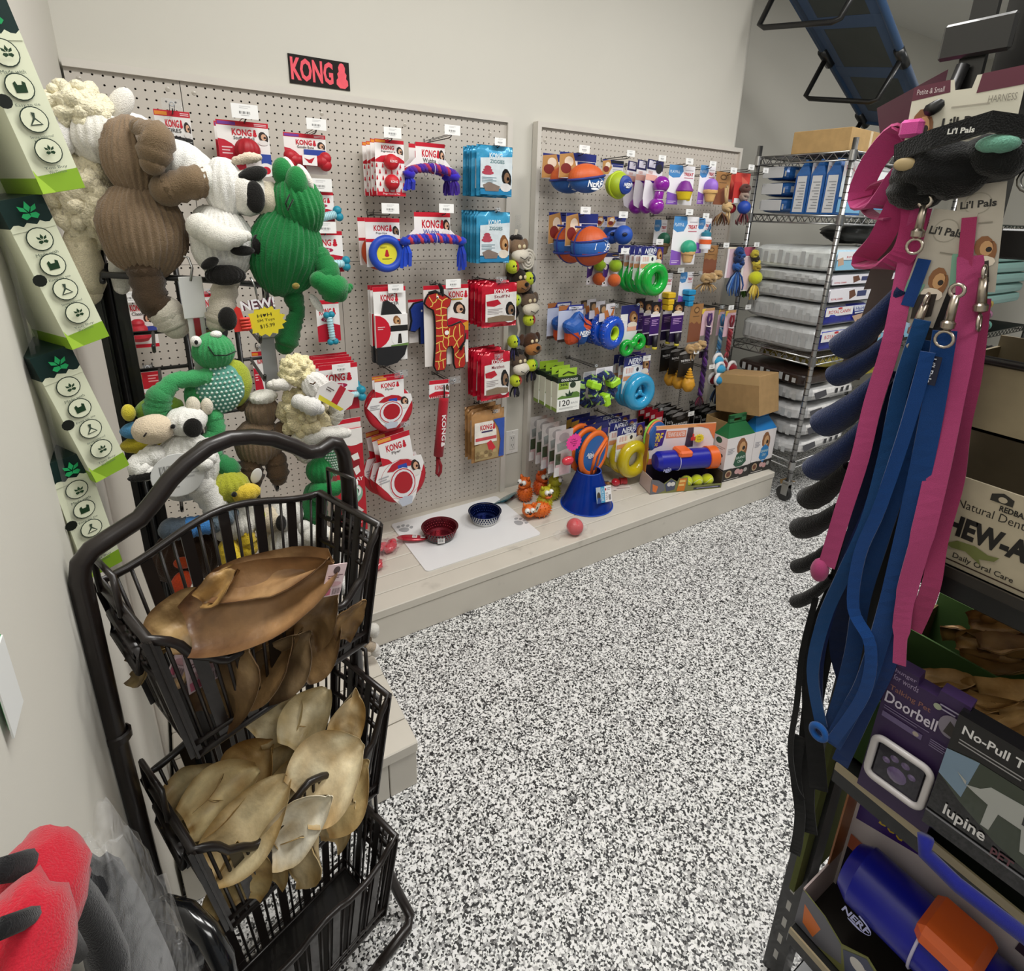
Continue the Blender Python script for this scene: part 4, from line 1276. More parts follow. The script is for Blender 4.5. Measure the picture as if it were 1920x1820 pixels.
 treat('cupcake_pack', 'purple and yellow cupcake toy on a blue and white card', (80.68,-8,69.79,7,7.04), cupcake)
 treat('cone_pack', 'small lilac ice cream cone toy on a narrow card', (87.87,-8,70.25,4.36,7.17), cone('9a6cd0', 'dcb070', .8, .9))
 treat('cone_pack', 'large green ice cream cone toy on a big white card', (82.38,-9,60.61,7,9.15), cone('2ba07c', 'd9ae74', 1, .92))
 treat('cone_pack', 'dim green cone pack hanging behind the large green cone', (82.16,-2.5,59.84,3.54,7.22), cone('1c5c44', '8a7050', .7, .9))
 treat('bottle_pack', 'white and orange water bottle toy on a white card', (88.29,-8.5,60.42,4.01,6.78), bottle)
 treat('stair_toy_pack', 'yellow stepped treat toy on a tall narrow card', (80.67,-7,49.66,3.4,7.41), boxtoy('dcb41c'), rot=0)
 treat('stair_toy_pack', 'bright blue stepped treat toy on a tall narrow card', (86.61,-7,49.7,3.91,6.92), boxtoy('1c8cc0'))
 hooks_only([((73.03,-10,70.48,1.82), 'wire hook with white tag above the purple bones', 'w'), ((80.7,-9.5,70.5,2), 'wire hook with white tag above the cupcake toy', 'w'), ((87.31,-9.5,70.48,1.86), 'wire hook with white tag above the lilac cone', 'w'),
  ((81.75,-10,61.51,1.95), 'wire hook with white tag above the large green cone', 'w'), ((86.6,-10,60.94,1.79), 'wire hook with white tag above the water bottle toy', 'w'), ((77.14,-7.5,55.82,1.97), 'wire hook with white tag right of the green ring packs', 'w'),
  ((82.95,-8.5,50.36,1.83), 'wire hook with white tag above the blue stepped toy', 'w'), ((79.9,-3,53.02,1.09), 'short wire hook behind the green rings', 'c')])
 # two ball cards
 for k, (p, lab) in enumerate((((62.62,-6,53.75,3.86,5.76), 'left two-ball card with a lime and an orange ball'), ((64.59,-8,53.87,3.52,6.03), 'right two-ball card with a lime and an orange ball'))):
  T, w_, h = flat_card('ball_pair_pack', lab, 'toy pack', p, 'dcd6de', [('r', 0, 0, 1, .12, '2a2a50'), ('p', [(0, .3), (.4, .35), (.3, .7), (0, .8)], '4a2c7c'), ('e', .15, .42, .12, .08, 'e8dcd8'), ('e', .12, .9, .12, .07, 'f4f2f2'), ('e', .12, .9, .05, .03, '202020'), ('l', .55, .06, .95, .1, 1, 'c89050')], 'two ball blister cards')
  for zz, col in ((.32, '8fae24'), (.76, 'c8602c')):
   m = MB()
   m.ell((.25, -1, -h * zz), 1.2, col, 18, 12)
   m.build('ball', 'felt', T)
  MB().ell((.25, -1, -h * .14), (.8, .6, .35), '20223a', 10, 6).build('clip', 'plastic', T)
 # green rings
 def ring_pack(p, lab, n, dy, col, group, spokes=False, glossy='gloss'):
  loc, w_, h = dims(p)
  T = thing('ring_toy_pack', 'x', 'toy pack', loc, (0, 0, 0), group)
  m = MB()
  card(m, w_, h * .9, 'e9e6ea', [('r', 0, 0, 1, .22, '262c74'), ('r', .72, 0, 1, .6, '34247c'), ('f', .68, .02, 1, .42, DOG), ('r', .04, .2, .62, .4, 'f4f2f0'), ('b', .1, .24, .4, .36, 'd89080'), ('e', .53, .3, .05, .05, '303040'), ('r', .02, .42, .6, .52, 'd8986c'), ('r', .66, .42, 1, .54, 'eab494'), ('p', [(0, .56), (.8, .56), (.5, 1), (.1, .95)], 'dce8dc')], outline=[(0, 0), (1, 0), (1, .55), (.8, 1), (.3, 1), (0, .8)])
  nerf(m, -w_ * .1, .25 - h * .9 * .1, w_ * .5, -.12, 'e4e6f2')
  m.build('card', 'card', T)
  m = MB()
  zc = -h * .69
  m.torus((.3, -1.1, zc), w_ * .38, w_ * .17, col, 30, 12)
  m.build('ring', glossy, T)
  if spokes:
   for a in (90, 215, 325):
    MB().tube([(.3, -1.1, zc), (.3 + w_ * .36 * math.cos(R(a)), -1.1, zc + w_ * .36 * math.sin(R(a)))], .38, col, 8).build('spoke', glossy, T)
   MB().ell((.3, -1.2, zc), (.7, .5, .7), col, 12, 8).build('hub', glossy, T)
  stack(T, n, dy, lab, jr=2)
 ring_pack((73.87,-9,54.93,5.84,8.28), 'glossy green ring on a navy NERF card, %s', 5, 1.55, '14a83a', 'green ring packs')
 ring_pack((74.75,-7,33.05,7.37,10.52), 'pale blue ring with three spokes on a navy card, %s', 3, 1.5, '2f9ccc', 'pale blue spoked ring packs', True)
 ring_pack((71.87,-10,19.48,7.55,10.31), 'yellow ring on a navy NERF card above the platform, %s', 4, 2.3, 'c8b41a', 'yellow ring packs')
 # blue tyres and the green double ring bone
 loc, w_, h = dims((64.58,-8,44.5,7.51,7.67))
 T = thing('tyre_toy', 'x', 'dog toy', loc, (0, 0, 12), 'blue tyre toys')
 m = MB()
 card(m, w_ * .62, h * .42, 'dcd8dc', [('p', [(0, 0), (.4, 0), (.4, .5), (0, .5)], '4a4038'), ('e', .25, .3, .14, .2, 'b08a60'), ('p', [(.3, .4), (1, .2), (.9, 1), (.4, 1)], 'c87a40'), ('p', [(.5, .3), (.9, .3), (.7, .8)], 'e8e4e8')])
 m.build('card', 'card', T)
 m = MB()
 m.torus((.2, -1.3, -h * .66), w_ * .29, w_ * .14, '154cc0', 32, 12, sq=1.1)
 for k in range(26):
  a = 2 * PI * k / 26
  m.tube([(.2 + w_ * .415 * math.cos(a), -1.9, -h * .66 + w_ * .415 * math.sin(a)), (.2 + w_ * .415 * math.cos(a), -.7, -h * .66 + w_ * .415 * math.sin(a))], .13, '123fa4', 4)
 m.build('tyre', 'gloss', T)
 m = MB()
 m.torus((.2, -1.3, -h * .66), w_ * .17, w_ * .045, 'b8d424', 26, 8, sq=2.4)
 m.build('inner_ring', 'rubber', T)
 stack(T, 3, 2.9, 'blue tyre toy with a lime inner ring, %s', jr=2)
 T, w_, h = flat_card('double_ring_pack', 'glossy green bone of two rings on a navy card with a dog', 'toy pack', (71.51,-7,43.74,4.91,8.69), 'e9e6ea', [('r', 0, 0, 1, .2, '262c74'), ('r', .4, .1, 1, .6, '2c246c'), ('f', .42, .12, .98, .5, DOG), ('r', 0, .2, .36, .36, 'f4f2f0'), ('r', .4, .5, .9, .6, 'e8a890')], outline=[(0, 0), (1, 0), (1, .6), (.7, .98), (.2, 1), (0, .8)])
 for k, (a, b) in enumerate(((-1.1, -h * .93), (2.1, -h * .82))):
  m = MB()
  m.torus((a, -1, b), 1.15, .62, '16aa36', 24, 10)
  m.build('ring', 'gloss', T)
 m = MB()
 m.tube([(-.3, -1, -h * .88), (1.1, -1, -h * .83)], .8, '16aa36', 12)
 m.build('bridge', 'gloss', T)
 hooks_only([((65.04,-11,54.45,1.91), 'wire hook with white tag above the green ring packs', 'w'), ((76.4,-8,32.68,2.09), 'wire hook with white tag above the pale blue spoked rings', 'w'), ((65.79,-9,44.25,1.41), 'wire hook with clear tag above the blue tyres', 'c'), ((72.53,-8,44.01,0.84), 'wire hook with clear tip above the green double ring', 'c'),
  ((61.37,-8,54.28,0.77), 'wire hook with clear tip above the two-ball cards', 'c'), ((62.02,-9,33.04,0.82), 'long wire hook above the navy and green rope ring', 'c'), ((70.57,-12,20.51,1.72), 'long wire hook with clear tag above the yellow rings', 'c')])

def knot(m, c, r_, col, seed=0):
 for i in range(3):
  M_ = Matrix.Rotation(i * 1.1 + seed, 3, 'X') @ Matrix.Rotation(i * 1.3, 3, 'Z')
  pts = []
  for k in range(16):
   a = 2 * PI * k / 16
   v = M_ @ Vector((r_ * .62 * math.cos(a), r_ * .62 * math.sin(a), .18 * r_ * math.sin(2 * a)))
   pts.append(tuple(Vector(c) + v))
  m.tube(pts, r_ * .36, col, 7, closed=True)
def tassel(T, c, L_, cols, n=14, sp=.9, seed=0, rad=.11, name='tassel', kind='web'):
 q = random.Random(seed)
 m = MB()
 for i in range(n):
  dx, dy = q.uniform(-sp, sp), q.uniform(-sp * .6, sp * .6)
  e = q.uniform(.75, 1.05)
  m.tube([c, (c[0] + dx * .7, c[1] + dy * .7, c[2] - L_ * .35 * e), (c[0] + dx * 1.1, c[1] + dy, c[2] - L_ * .75 * e), (c[0] + dx * .95, c[1] + dy, c[2] - L_ * e)], [rad, rad * 1.5, rad * 1.3, rad * .9], cols[i % len(cols)], 5)
 return m.build(name, kind, T, kindtag='stuff')

def rope_things():
 TAN = ['b8976a', 'a5855a', 'c9aa7c']
 # kraft cards with natural rope
 for k, (p, lab, kx) in enumerate((((91.55,-9,69.27,4.51,6.17), 'kraft card with a looped tan rope knot in the top row', .9), ((92.06,-8,55.09,4.04,5.7), 'kraft card with tan rope bundle in the middle row', -.4), ((89.85,-8,43.04,3.93,8.23), 'kraft card with tan rope bundle in the lower row', -.3))):
  T, w_, h = flat_card('rope_toy_pack', lab, 'toy pack', p, 'a5784a', [('e', .5, .16, .22, .09, '6a4a2c'), ('e', .5, .16, .15, .05, 'b48a5a'), ('l', .25, .3, .75, .36, 1, '7a5836'), ('p', [(0, .5), (.2, .46), (.4, .52), (.6, .46), (.8, .54), (1, .48), (1, 1), (0, 1)], '85513a')])
  m = MB()
  if k == 0:
   m.tube([(.6, -.9, -h * .9), (.1, -.9, -h * .66), (-.1, -.9, -h * .46), (.3, -.9, -h * .38), (.6, -.9, -h * .5), (.7, -.9, -h * .7), (.9, -.9, -h * .9)], .22, 'd2b280', 7)
   knot(m, (1.2, -.9, -h * 1.02), 1.15, 'd2b280', 1)
   m.tube([(1.3, -.9, -h * 1.1), (1.2, -1, -h * 1.3), (1.6, -1, -h * 1.5), (2.1, -1, -h * 1.46), (2.0, -1, -h * 1.25), (1.6, -.9, -h * 1.1)], .22, 'd8ba88', 7)
  else:
   for i in range(4):
    knot(m, (kx - 1.6 + i * 1.1, -1 - .3 * (i % 2), -h * (.95 if k == 1 else 1.0) - .9 + .7 * (i == 3)), 1.15, TAN[i % 3], i)
  m.build('rope', 'web', T)
  tassel(T, (kx - .8, -.6, -h - (1.2 if k == 0 else 1.6)), 2.6 if k == 0 else 2.0, TAN if k else ['6e5236', '8a6a44', '4e2a20'], 16, 2.2, k)
 # red cards with bead and fringe
 for k, (p, lab) in enumerate((((98.15,-8.5,69.47,4.78,5.85), 'red card with striped rope, blue bead and fringe beside the shelf post'), ((97.83,-6,69.34,2.39,5.95), 'narrow red card behind the striped rope and blue bead'))):
  T, w_, h = flat_card('rope_bead_pack', lab, 'toy pack', p, 'c83c38', [('r', 0, 0, 1, .3, 'd44a40'), ('p', [(.4, .1), (.9, .3), (.6, .6)], 'e06a58'), ('r', .1, .84, .9, 1, 'e8e4e2')])
  if k == 0:
   m = MB()
   knot(m, (.2, -.8, -h * .5), 1.2, '5a3a34', 2)
   knot(m, (.2, -.8, -h * .7), 1.1, 'a89488', 3)
   m.build('rope', 'web', T)
   MB().ell((.4, -1, -h * 1.1), 1.35, '1c44a4', 18, 12).build('bead', 'rubber', T)
   tassel(T, (.4, -1, -h * 1.22), 2.8, ['7a2c34', 'b8a49c', '43242a'], 16, 1.5, 5)
  else:
   MB().ell((.2, -.8, -h * 1.1), 1.0, 'a02028', 14, 10).build('bead', 'rubber', T)
 # blue, yellow and green ropes by the shelf
 T, w_, h = flat_card('rope_ball_pack', 'bundle of dark blue rope with fringe on a pink and white card', 'toy pack', (99.68,-8,54.72,4.68,6.49), 'd9b8c4', [('r', 0, 0, .12, 1, 'f0e8ea'), ('r', .88, 0, 1, 1, 'f0e8ea'), ('r', 0, 0, 1, .06, 'f0e0c8')])
 m = MB()
 for i in range(5):
  knot(m, (.3 + .7 * (i % 2), -.9, -h * (.1 + .12 * i)), 1.1, ('1f3f78', '2c5aa0', '152a54')[i % 3], i)
 m.build('rope', 'web', T)
 tassel(T, (.6, -.9, -h * .7), 5.5, ['1f4a8c', '3a6cb4', '14264a', '7a9ccc'], 22, 1.8, 3, .14)
 T, w_, h = flat_card('rope_ball_pack', 'yellow and black rope with a yellow ball beside the shelf', 'toy pack', (103.23,-9,54.77,3.72,9.5), 'ece4e2', [('r', 0, 0, 1, .2, 'b85a78'), ('r', .2, .22, .8, .96, 'e2c8d0')])
 m = MB()
 for i in range(4):
  knot(m, (.6 + .8 * i * .6, -1, -h * (.12 + .1 * i)), 1.0, ('b8a83a', '2a2418', 'd2c048', 'a89030')[i], i)
 m.build('rope', 'web', T)
 MB().ell((1.9, -1.2, -h * .66), 1.45, 'c8cc2c', 20, 14).build('ball', 'felt', T)
 tassel(T, (2.0, -1.2, -h * .78), 3.6, ['c8a838', '2c2618', 'e0c860'], 18, 1.5, 7, .14)
 T = thing('rope_tassel_toy', 'short green rope tassel between the blue rope and the yellow ball', 'dog toy', (108.11,-5,46.68))
 MB().ell((0, 0, -.3), (.9, .8, .6), '5a8a2c', 12, 8).build('knot', 'fabric', T)
 tassel(T, (0, 0, -.5), 3.2, ['5f9a2c', '3f6c20', '80b840'], 14, 1.1, 9)
 # slim pink cards with braided rope
 for k, (p, col, lab) in enumerate((((93.62,-8,41.89,4.06,5.98), ('4a2a62', '3a2450'), 'slim pink card with a purple braided rope loop'), ((100.75,-6,40.89,2.07,6.01), ('3f78a8', '9cc0d8'), 'slim pink card with a pale blue braided rope'), ((100.69,-8.5,41.05,3.57,5.92), ('7c1f2a', 'a8434c'), 'slim pink card with a dark red braided rope loop'))):
  T, w_, h = flat_card('braid_rope_pack', lab, 'toy pack', p, 'dcb8c4', [('r', 0, 0, 1, .1, 'c89a6a'), ('p', [(0, .02), (.3, 0), (.1, .2), (0, .2)], 'e8c84a')])
  m = MB()
  x0 = 0
  m.tube([(x0, -.6, -h * .6), (x0 - .6, -.6, -h * .36), (x0 - .35, -.6, -h * .14), (x0 + .35, -.6, -h * .14), (x0 + .6, -.6, -h * .36), (x0, -.6, -h * .6)], .26, col[0], 7)
  n = 16
  for s_ in (0, 1, 2):
   m.tube([(x0 + .3 * math.cos(i * .9 + s_ * 2.1), -.6 + .3 * math.sin(i * .9 + s_ * 2.1), -h * .6 - i * h * .06) for i in range(n)], .3, col[s_ % 2], 6)
  m.build('rope', 'web', T)
  MB().torus((x0, -.6, -h * .6), .5, .12, 'e8dce0', 12, 5, 'z').build('tie', 'plastic', T)
  tassel(T, (x0, -.6, -h * 1.5), 1.8, col, 10, .6, k)
 T, w_, h = flat_card('long_rope_toy', 'long purple and maroon twisted rope hanging left of the slippers', 'dog toy', (93.92,-8,32.33,2.88,1.5), '2a1c30', [])
 m = MB()
 for s_ in (0, 1, 2):
  m.tube([(.35 * math.cos(i * .8 + s_ * 2.1), -.6 + .35 * math.sin(i * .8 + s_ * 2.1), -.5 - i * .5) for i in range(20)], .34, ('3f1f5c', '5a2a7a', '2a1638')[s_], 6)
 m.build('rope', 'web', T)
 tassel(T, (0, -.6, -10), 2.6, ['5a1c2c', '8a3040', '3a1430'], 14, .9, 3)
 # little slipper shaped plush
 sl = [((97.88,-9,29.89), '3aa0cc'), ((102.49,-7,27.86), '8a1c28'), ((97.74,-10,28.16), '3a9cc8'), ((104.66,-8,27.07), '8a1c28'), ((97.43,-10.5,25.82), '2f92c4'), ((98.47,-8,25.01), '7a1822'), ((105.22,-7.5,23.98), '8a1c28')]
 names = ['topmost small blue slipper plush', 'small red slipper plush behind the topmost blue one', 'blue slipper plush beside the white tag', 'right hand red slipper plush', 'lowest and largest blue slipper plush', 'red slipper plush at the left of the lowest row', 'red slipper plush right of the lowest blue one']
 for (p, col), lab in zip(sl, names):
  T = thing('slipper_toy', lab + ' in the rope corner', 'plush toy', p, (0, 0, 0), 'slipper plush')
  MB().ell((0, 0, 0), (1.5, 1.1, 1.0), col, 16, 10).build('sole', 'felt', T)
  MB().torus((0, .1, .2), 1.25, .42, 'ece8e8', 20, 7, sq=1.0).build('trim', 'felt', T)
 T = thing('dark_tassel_toy', 'dark blue and black tassel below the slipper plush', 'dog toy', (100.29,-8,23.47))
 MB().ell((0, 0, -.2), (1.1, .8, .6), '1a2436', 12, 8).build('knot', 'fabric', T)
 tassel(T, (0, 0, -.5), 4.2, ['182438', '2c4468', '0f1420'], 18, 1.6, 4, .14)
 hooks_only([((92.43,-10.5,69.6,1.89), 'wire hook with white tag above the tan rope loop', 'w'), ((98.39,-10,70.58,1.84), 'wire hook with white tag above the red bead cards', 'w'), ((103.21,-10,70.27,1.77), 'wire hook with white tag in front of the shelf post', 'w'),
  ((93.96,-10,55.31,1.77), 'wire hook with white tag above the dark blue rope', 'w'), ((100.13,-10,55.73,1.47), 'wire hook with clear tag above the yellow rope', 'c'), ((104.02,-10,55.39,1.73), 'wire hook with white tag beside the stacked grey bags', 'w'),
  ((88.37,-9,49.72,1.32), 'wire hook with clear tag above the tan rope bundle', 'c'), ((96.71,-9,42.16,1.51), 'wire hook with clear tag above the slim braided ropes', 'c'), ((98.49,-10,42.09,1.75), 'wire hook with white tag above the dark red braid', 'w'), ((105.15,-9.5,41.72,1.93), 'wire hook with white tag in front of the lower grey bags', 'w'),
  ((89.02,-10,33.15,1.6), 'wire hook with white tag above the pineapple cards', 'w'), ((93.53,-11,29.53,1.87), 'wire hook with white tag in front of the slipper plush', 'w')])

def low_goods():
 # tall dark cards with toothbrush shaped toys
 for k, (p, lab, n, dy) in enumerate((((76.54,-9,44.38,2.56,8.76), 'tall purple card with a small dog in a black frame, %s', 3, 2.2), ((84.07,-8,43.82,3.56,8.45), 'tall purple card with a leaf picture and paper band, %s', 2, 2.6))):
  T, w_, h = flat_card('purple_stick_pack', 'x', 'toy pack', p, '3c1466', [('r', 0, 0, 1, .28, '141018'), ('f', .15, .06, .9, .28, DOG), ('p', [(0, .26), (.5, .3), (1, .26), (1, .34), (0, .34)], 'e8e2ea'), ('l', .15, .4, .85, .56, 4, 'c8a0d8'), ('r', 0, .76, 1, 1, '1c1030'), ('r', 0, .74, 1, .77, 'e0d8e6')], 'tall purple stick cards')
  m = MB()
  m.tube([(0, -.5, -h * .74), (0, -.6, -h * 1.02)], .5, '17121c', 8)
  m.build('stick', 'rubber', T)
  MB().tube([(0, -.6, -h * 1.0), (0, -.6, -h * 1.06)], .52, 'd0c040', 8).build('tip', 'rubber', T)
  stack(T, n, dy, lab)
 # waste bag boxes
 loc, w_, h = dims((54.96,-10,32.04,5.01,6.41))
 T = thing('waste_bag_box', 'x', 'box', loc, (0, 0, -4), 'waste bag boxes on the right pegboard')
 m = MB()
 m.box((-w_ / 2, -.02, -h), (w_ / 2, 1.85, .1), 'dfe2cf')
 m.box((-w_ / 2 - .01, -.03, -h * .13), (w_ / 2 + .01, 1.86, .11), '18281f')
 m.box((-w_ / 2 - .01, 0, -h - .01), (w_ / 2 + .01, 1.86, -h * .9), '7f9c3a')
 layers(m, w_, h + .1, [('t', 'GOOD DOGS', .14, .03, .86, .1, 'e8ece4', .02), ('r', .04, .14, .48, .34, '98b838'), ('t', '38%', .1, .16, .44, .24, '203018', .03), ('l', .08, .27, .44, .33, 2, '40581c'), ('e', .66, .23, .13, .09, '2c3c2c'), ('p', [(.02, .58), (.2, .52), (.45, .56), (.6, .46), (.85, .44), (.98, .5), (.98, .62), (.02, .64)], '5a8034'), ('p', [(.4, .56), (.34, .44), (.48, .5), (.52, .36), (.58, .48), (.7, .42), (.62, .56)], '1c3a20'),
  ('r', 0, .62, 1, 1, 'f2f3ee'), ('t', '120', .1, .66, .56, .84, '1c1c1c', .01), ('t', 'BAGS', .62, .74, .92, .8, '9aa0a0', 0), ('l', .1, .88, .9, .94, 2, 'b0b4b0')], -.03, None, .1)
 m.build('carton', 'card', T)
 m = MB()
 m.box((-w_ * .38, .8, .1), (w_ * .42, .88, 1.6), 'a3c93a')
 m.build('hang_tab', 'card', T)
 MB().tube([(-w_ * .2, .75, .5), (.1, .7, 1.0), (w_ * .3, .7, .55)], .09, '202018', 5).build('hang_slot', 'card', T)
 stack(T, 4, 2.05, 'green and white 120 waste bag box, %s', jr=1)
 # navy and lime rope ring
 for k, (p, lab) in enumerate((((64.23,-9,28.24), 'navy and lime braided rope ring with lime bands'), ((64.44,-5,26.41), 'second navy and lime rope ring hanging behind the first'))):
  T = thing('rope_ring', lab, 'dog toy', p, (0, 0, 0), 'rope rings')
  rr, tr = 2.6, 1.0
  cols = ['1a2a5c', '101c3c', '9ccc5c']
  m = MB()
  for s_ in range(4):
   pts = []
   for i in range(48):
    a = 2 * PI * i / 48
    b = a * 9 + s_ * PI / 2
    q_ = rr + .55 * math.cos(b)
    pts.append((q_ * math.cos(a), .55 * math.sin(b), q_ * math.sin(a)))
   m.tube(pts, .52, '1a2a5c', 7, closed=True, cols=[['1a2a5c', '1a2a5c', 'a8d46c'], ['12204a', '12204a', '12204a', 'b4dc80'], ['22386c', '1a2a5c'], ['10183a', '10183a', '9cc860']][s_])
  m.build('braid', 'web', T)
  if k == 0:
   for a in (160, 285, 20):
    c_ = Vector((rr * math.cos(R(a)), 0, rr * math.sin(R(a))))
    m = MB()
    m.M = Matrix.Translation(c_) @ Matrix.Rotation(-R(a), 4, 'Y')
    m.box((-1.25, -1.15, -.75), (1.25, 1.15, .75), 'a4dc2c', .3)
    m.build('band', 'rubber', T)
  card_ = MB()
  card(card_, 4.2, 1.9, 'e4e2e8', [('r', .05, .1, .5, .5, 'c8c8d0'), ('l', .1, .6, .9, .9, 2, '9a9aa8')], .04, 4.2)
  card_.build('header_card', 'card', T)
 # pineapples
 loc, w_, h = dims((87.4,-9,33.3,4.79,8.59))
 T = thing('pineapple_toy_pack', 'x', 'toy pack', loc, (0, 0, 0), 'pineapple cards')
 m = MB()
 card(m, w_, h * .66, '151413', [('p', [(0, .06), (.3, 0), (.7, .04), (1, 0), (1, .05), (.5, .12), (0, .12)], '8a8886'), ('e', .5, .22, .3, .08, '3a3836'), ('t', 'THE', .12, .34, .32, .42, 'e8e6e4', .02), ('t', 'PINEAPPLE', .36, .33, .94, .42, 'e8e6e4', .02), ('l', .3, .46, .8, .5, 1, '8a8886')])
 m.build('card', 'card', T)
 m = MB()
 m.ell((.3, -1, -h * .82), (1.5, 1.3, 1.7), 'd0962a', 26, 16, lump=.12, seed=2)
 m.build('fruit', 'rubber', T)
 m = MB()
 m.lathe([(.9, 0), (.95, .3), (.6, .4), (.75, .8), (.45, .9), (.6, 1.3), (.3, 1.4), (.4, 1.8), (0, 2.2)], 'd8a02c', 12, 'z', (.3, -1, -h * .64))
 m.build('crown', 'rubber', T)
 stack(T, 3, 2.6, 'yellow pineapple toy on a black card, %s', jr=2)
 T = thing('spring_cord', 'thin black and white coiled cord dangling below the pineapple cards', 'cord', (90.3,-6,23.56))
 m = MB()
 m.tube([(.28 * math.cos(i * .8), .28 * math.sin(i * .8), -i * .055) for i in range(80)], .07, '3a3836', 5)
 m.build('coil', 'plastic', T)
 # lower black cards, red cards, disc flyer
 for nm, lab, p, fruit, n, dy, grp in (('pineapple_card', 'black card with a small pineapple above the blue tube box, %s', (89.06,-8,18.85,5.57,6.7), ('d8a02c', .9), 4, 1.9, 'lower pineapple cards'), ('melon_card', 'black card with a small pink fruit beside the green carton, %s', (100.75,-8,17.44,5.17,6.79), ('d85a68', 1.1), 4, 1.8, 'pink fruit cards')):
  T, w_, h = flat_card(nm, 'x', 'toy pack', p, '141312', [('p', [(0, .08), (.3, 0), (.7, .06), (1, 0), (1, .05), (.5, .14), (0, .14)], '8a8886'), ('e', .5, .22, .26, .07, '4a4846'), ('t', 'THE PINEAPPLE' if 'pine' in nm else 'WATERMELON', .1, .4, .92, .5, 'e8e6e4', .02), ('l', .2, .54, .8, .58, 1, '7a7876'), ('r', 0, .3, .05, 1, 'b8b6b4')], grp)
  m = MB()
  m.ell((.4, -.7, -h * .86), (fruit[1], .7, fruit[1] * 1.1), fruit[0], 16, 10)
  m.build('fruit', 'rubber', T)
  stack(T, n, dy, lab, jr=2)
 T, w_, h = flat_card('red_treat_card', 'x', 'toy pack', (84.13,-6,18.99,2.58,4.48), 'a81c2c', [('r', .2, .3, .9, .5, 'e8d0d0'), ('r', 0, .6, 1, 1, '2a1a1a')], 'small red cards')
 stack(T, 4, 1.7, 'small red and black card above the tube box, %s', jr=2)
 hooks_only([((89.95,-10,18.86,1.91), 'wire hook with white tag above the lower pineapple cards', 'w'), ((101.5,-9,17.25,0.76), 'wire hook with round clip above the pink fruit cards', 'c'), ((83.5,-7,20.11,0.83), 'wire hook with clear tip above the small red cards', 'c')])
 # squeaky toys in grey blister bags on one long hook
 T, w_, h = flat_card('grey_blister_pack', 'x', 'toy pack', (52.96,-12,22.61,4.02,9.24), 'c9c4c2', [('e', .5, .16, .3, .1, 'a8a4a4'), ('p', [(.1, .28), (.9, .2), (.9, .4), (.15, .46)], '8e9492'), ('r', .06, .5, .35, .78, '4a5a44'), ('r', .08, .74, .9, .98, 'e0c0c4'), ('r', .02, .8, .3, 1, 'eae6e6')], 'grey blister packs', mk='foil')
 m = MB()
 m.ell((.5, -.9, -h * .62), (1.3, .8, .9), 'd8384a', 14, 10)
 m.build('toy', 'gloss', T)
 stack(T, 5, 2.1, 'grey blister pack with a pink toy above the orange squeakers, %s', jr=2)
 T = peg_hook((54.11,-13.5,20.44,2.56), 'very long wire hook ending in a bright pink star tag', 'c')
 p = (53.86,-13.8,20.6)
 T = thing('star_tag', 'bright pink star shaped price tag beside the orange disc', 'price tag', p)
 m = MB()
 pts = []
 for i in range(32):
  a = 2 * PI * i / 32
  q_ = 1.75 if i % 2 else 1.45
  pts.append((q_ * 1.05 * math.cos(a), q_ * math.sin(a)))
 m.prism(pts, -.04, .04, 'f2409c')
 layers(m, 2, 1.6, [('t', '2 for', .2, .02, .7, .22, '50143a', .01), ('t', 'Squeaker', .05, .3, .95, .5, '50143a', .01), ('t', 'Toys', .2, .56, .8, .74, '50143a', .01), ('t', '$5', .4, .8, .7, 1, '50143a', .01)], -.04, None, .8)
 m.build('paper', 'card', T)
 # flying disc with orange bands
 x, Y, zt, w_, h = (60.43,-12,20.58,8.05,8.53)
 for k in range(3):
  T = thing('flying_disc', 'blue and orange NERF flying disc, %s' % behind(k) if k else 'blue and orange NERF flying disc leaning above the blue cone', 'flying disc', (x - .3 * k, Y + 2.2 * k, zt - h / 2), (0, 22, 14), 'blue and orange flying discs')
  r_ = h * .53
  m = MB()
  m.lathe([(0, .3), (r_ * .8, .28), (r_ * .84, .2)], '1f62a8', 32, 'y')
  m.build('centre', 'rubber', T)
  m = MB()
  m.torus((0, 0, 0), r_ * .9, r_ * .14, 'e06a20', 36, 9, sq=.7)
  m.build('rim', 'rubber', T)
  m = MB()
  m.tube([(r_ * .5, -.35, r_ * .78), (-r_ * .0, -.4, -.1 * r_), (r_ * .1, -.35, -r_ * .88)], [r_ * .1] * 3, 'e8702a', 7, flat=.5)
  m.build('band', 'rubber', T)
  m = MB()
  m.tube([(r_ * .6, -.35, r_ * .6), (r_ * .35, -.4, 0), (r_ * .4, -.35, -r_ * .78)], [r_ * .07] * 3, 'e8702a', 7, flat=.5)
  m.build('band', 'rubber', T)
  m = MB()
  nerf(m, -r_ * .35, -r_ * .1, r_ * .5, -.42)
  m.build('lettering', 'card', T)
 T, w_, h = flat_card('disc_card', 'x', 'toy pack', (63.29,-9,20.96,6.31,3.27), '1d2260', [('p', [(0, .2), (.3, .1), (.3, .6), (0, .8)], 'b08a3a'), ('p', [(.5, .4), (.7, .2), (.7, .7), (.5, .9)], 'c8a040'), ('r', .3, .5, .5, .9, 'd8d4dc'), ('r', .74, .4, .98, .7, '3a2c7c')], 'navy header cards of the flying discs')
 stack(T, 4, 1.9, 'navy NERF header card of a flying disc, %s')
 # frisbee between the red cards and the tube box
 T = thing('frisbee', 'blue frisbee with green and pink edges behind the tube box', 'flying disc', (77.62,-12,16.47), (0, 0, 10))
 MB().lathe([(0, .35), (2.6, .3), (3.1, .1), (3.2, -.2)], '2a5a9c', 28, 'y').build('disc', 'rubber', T)
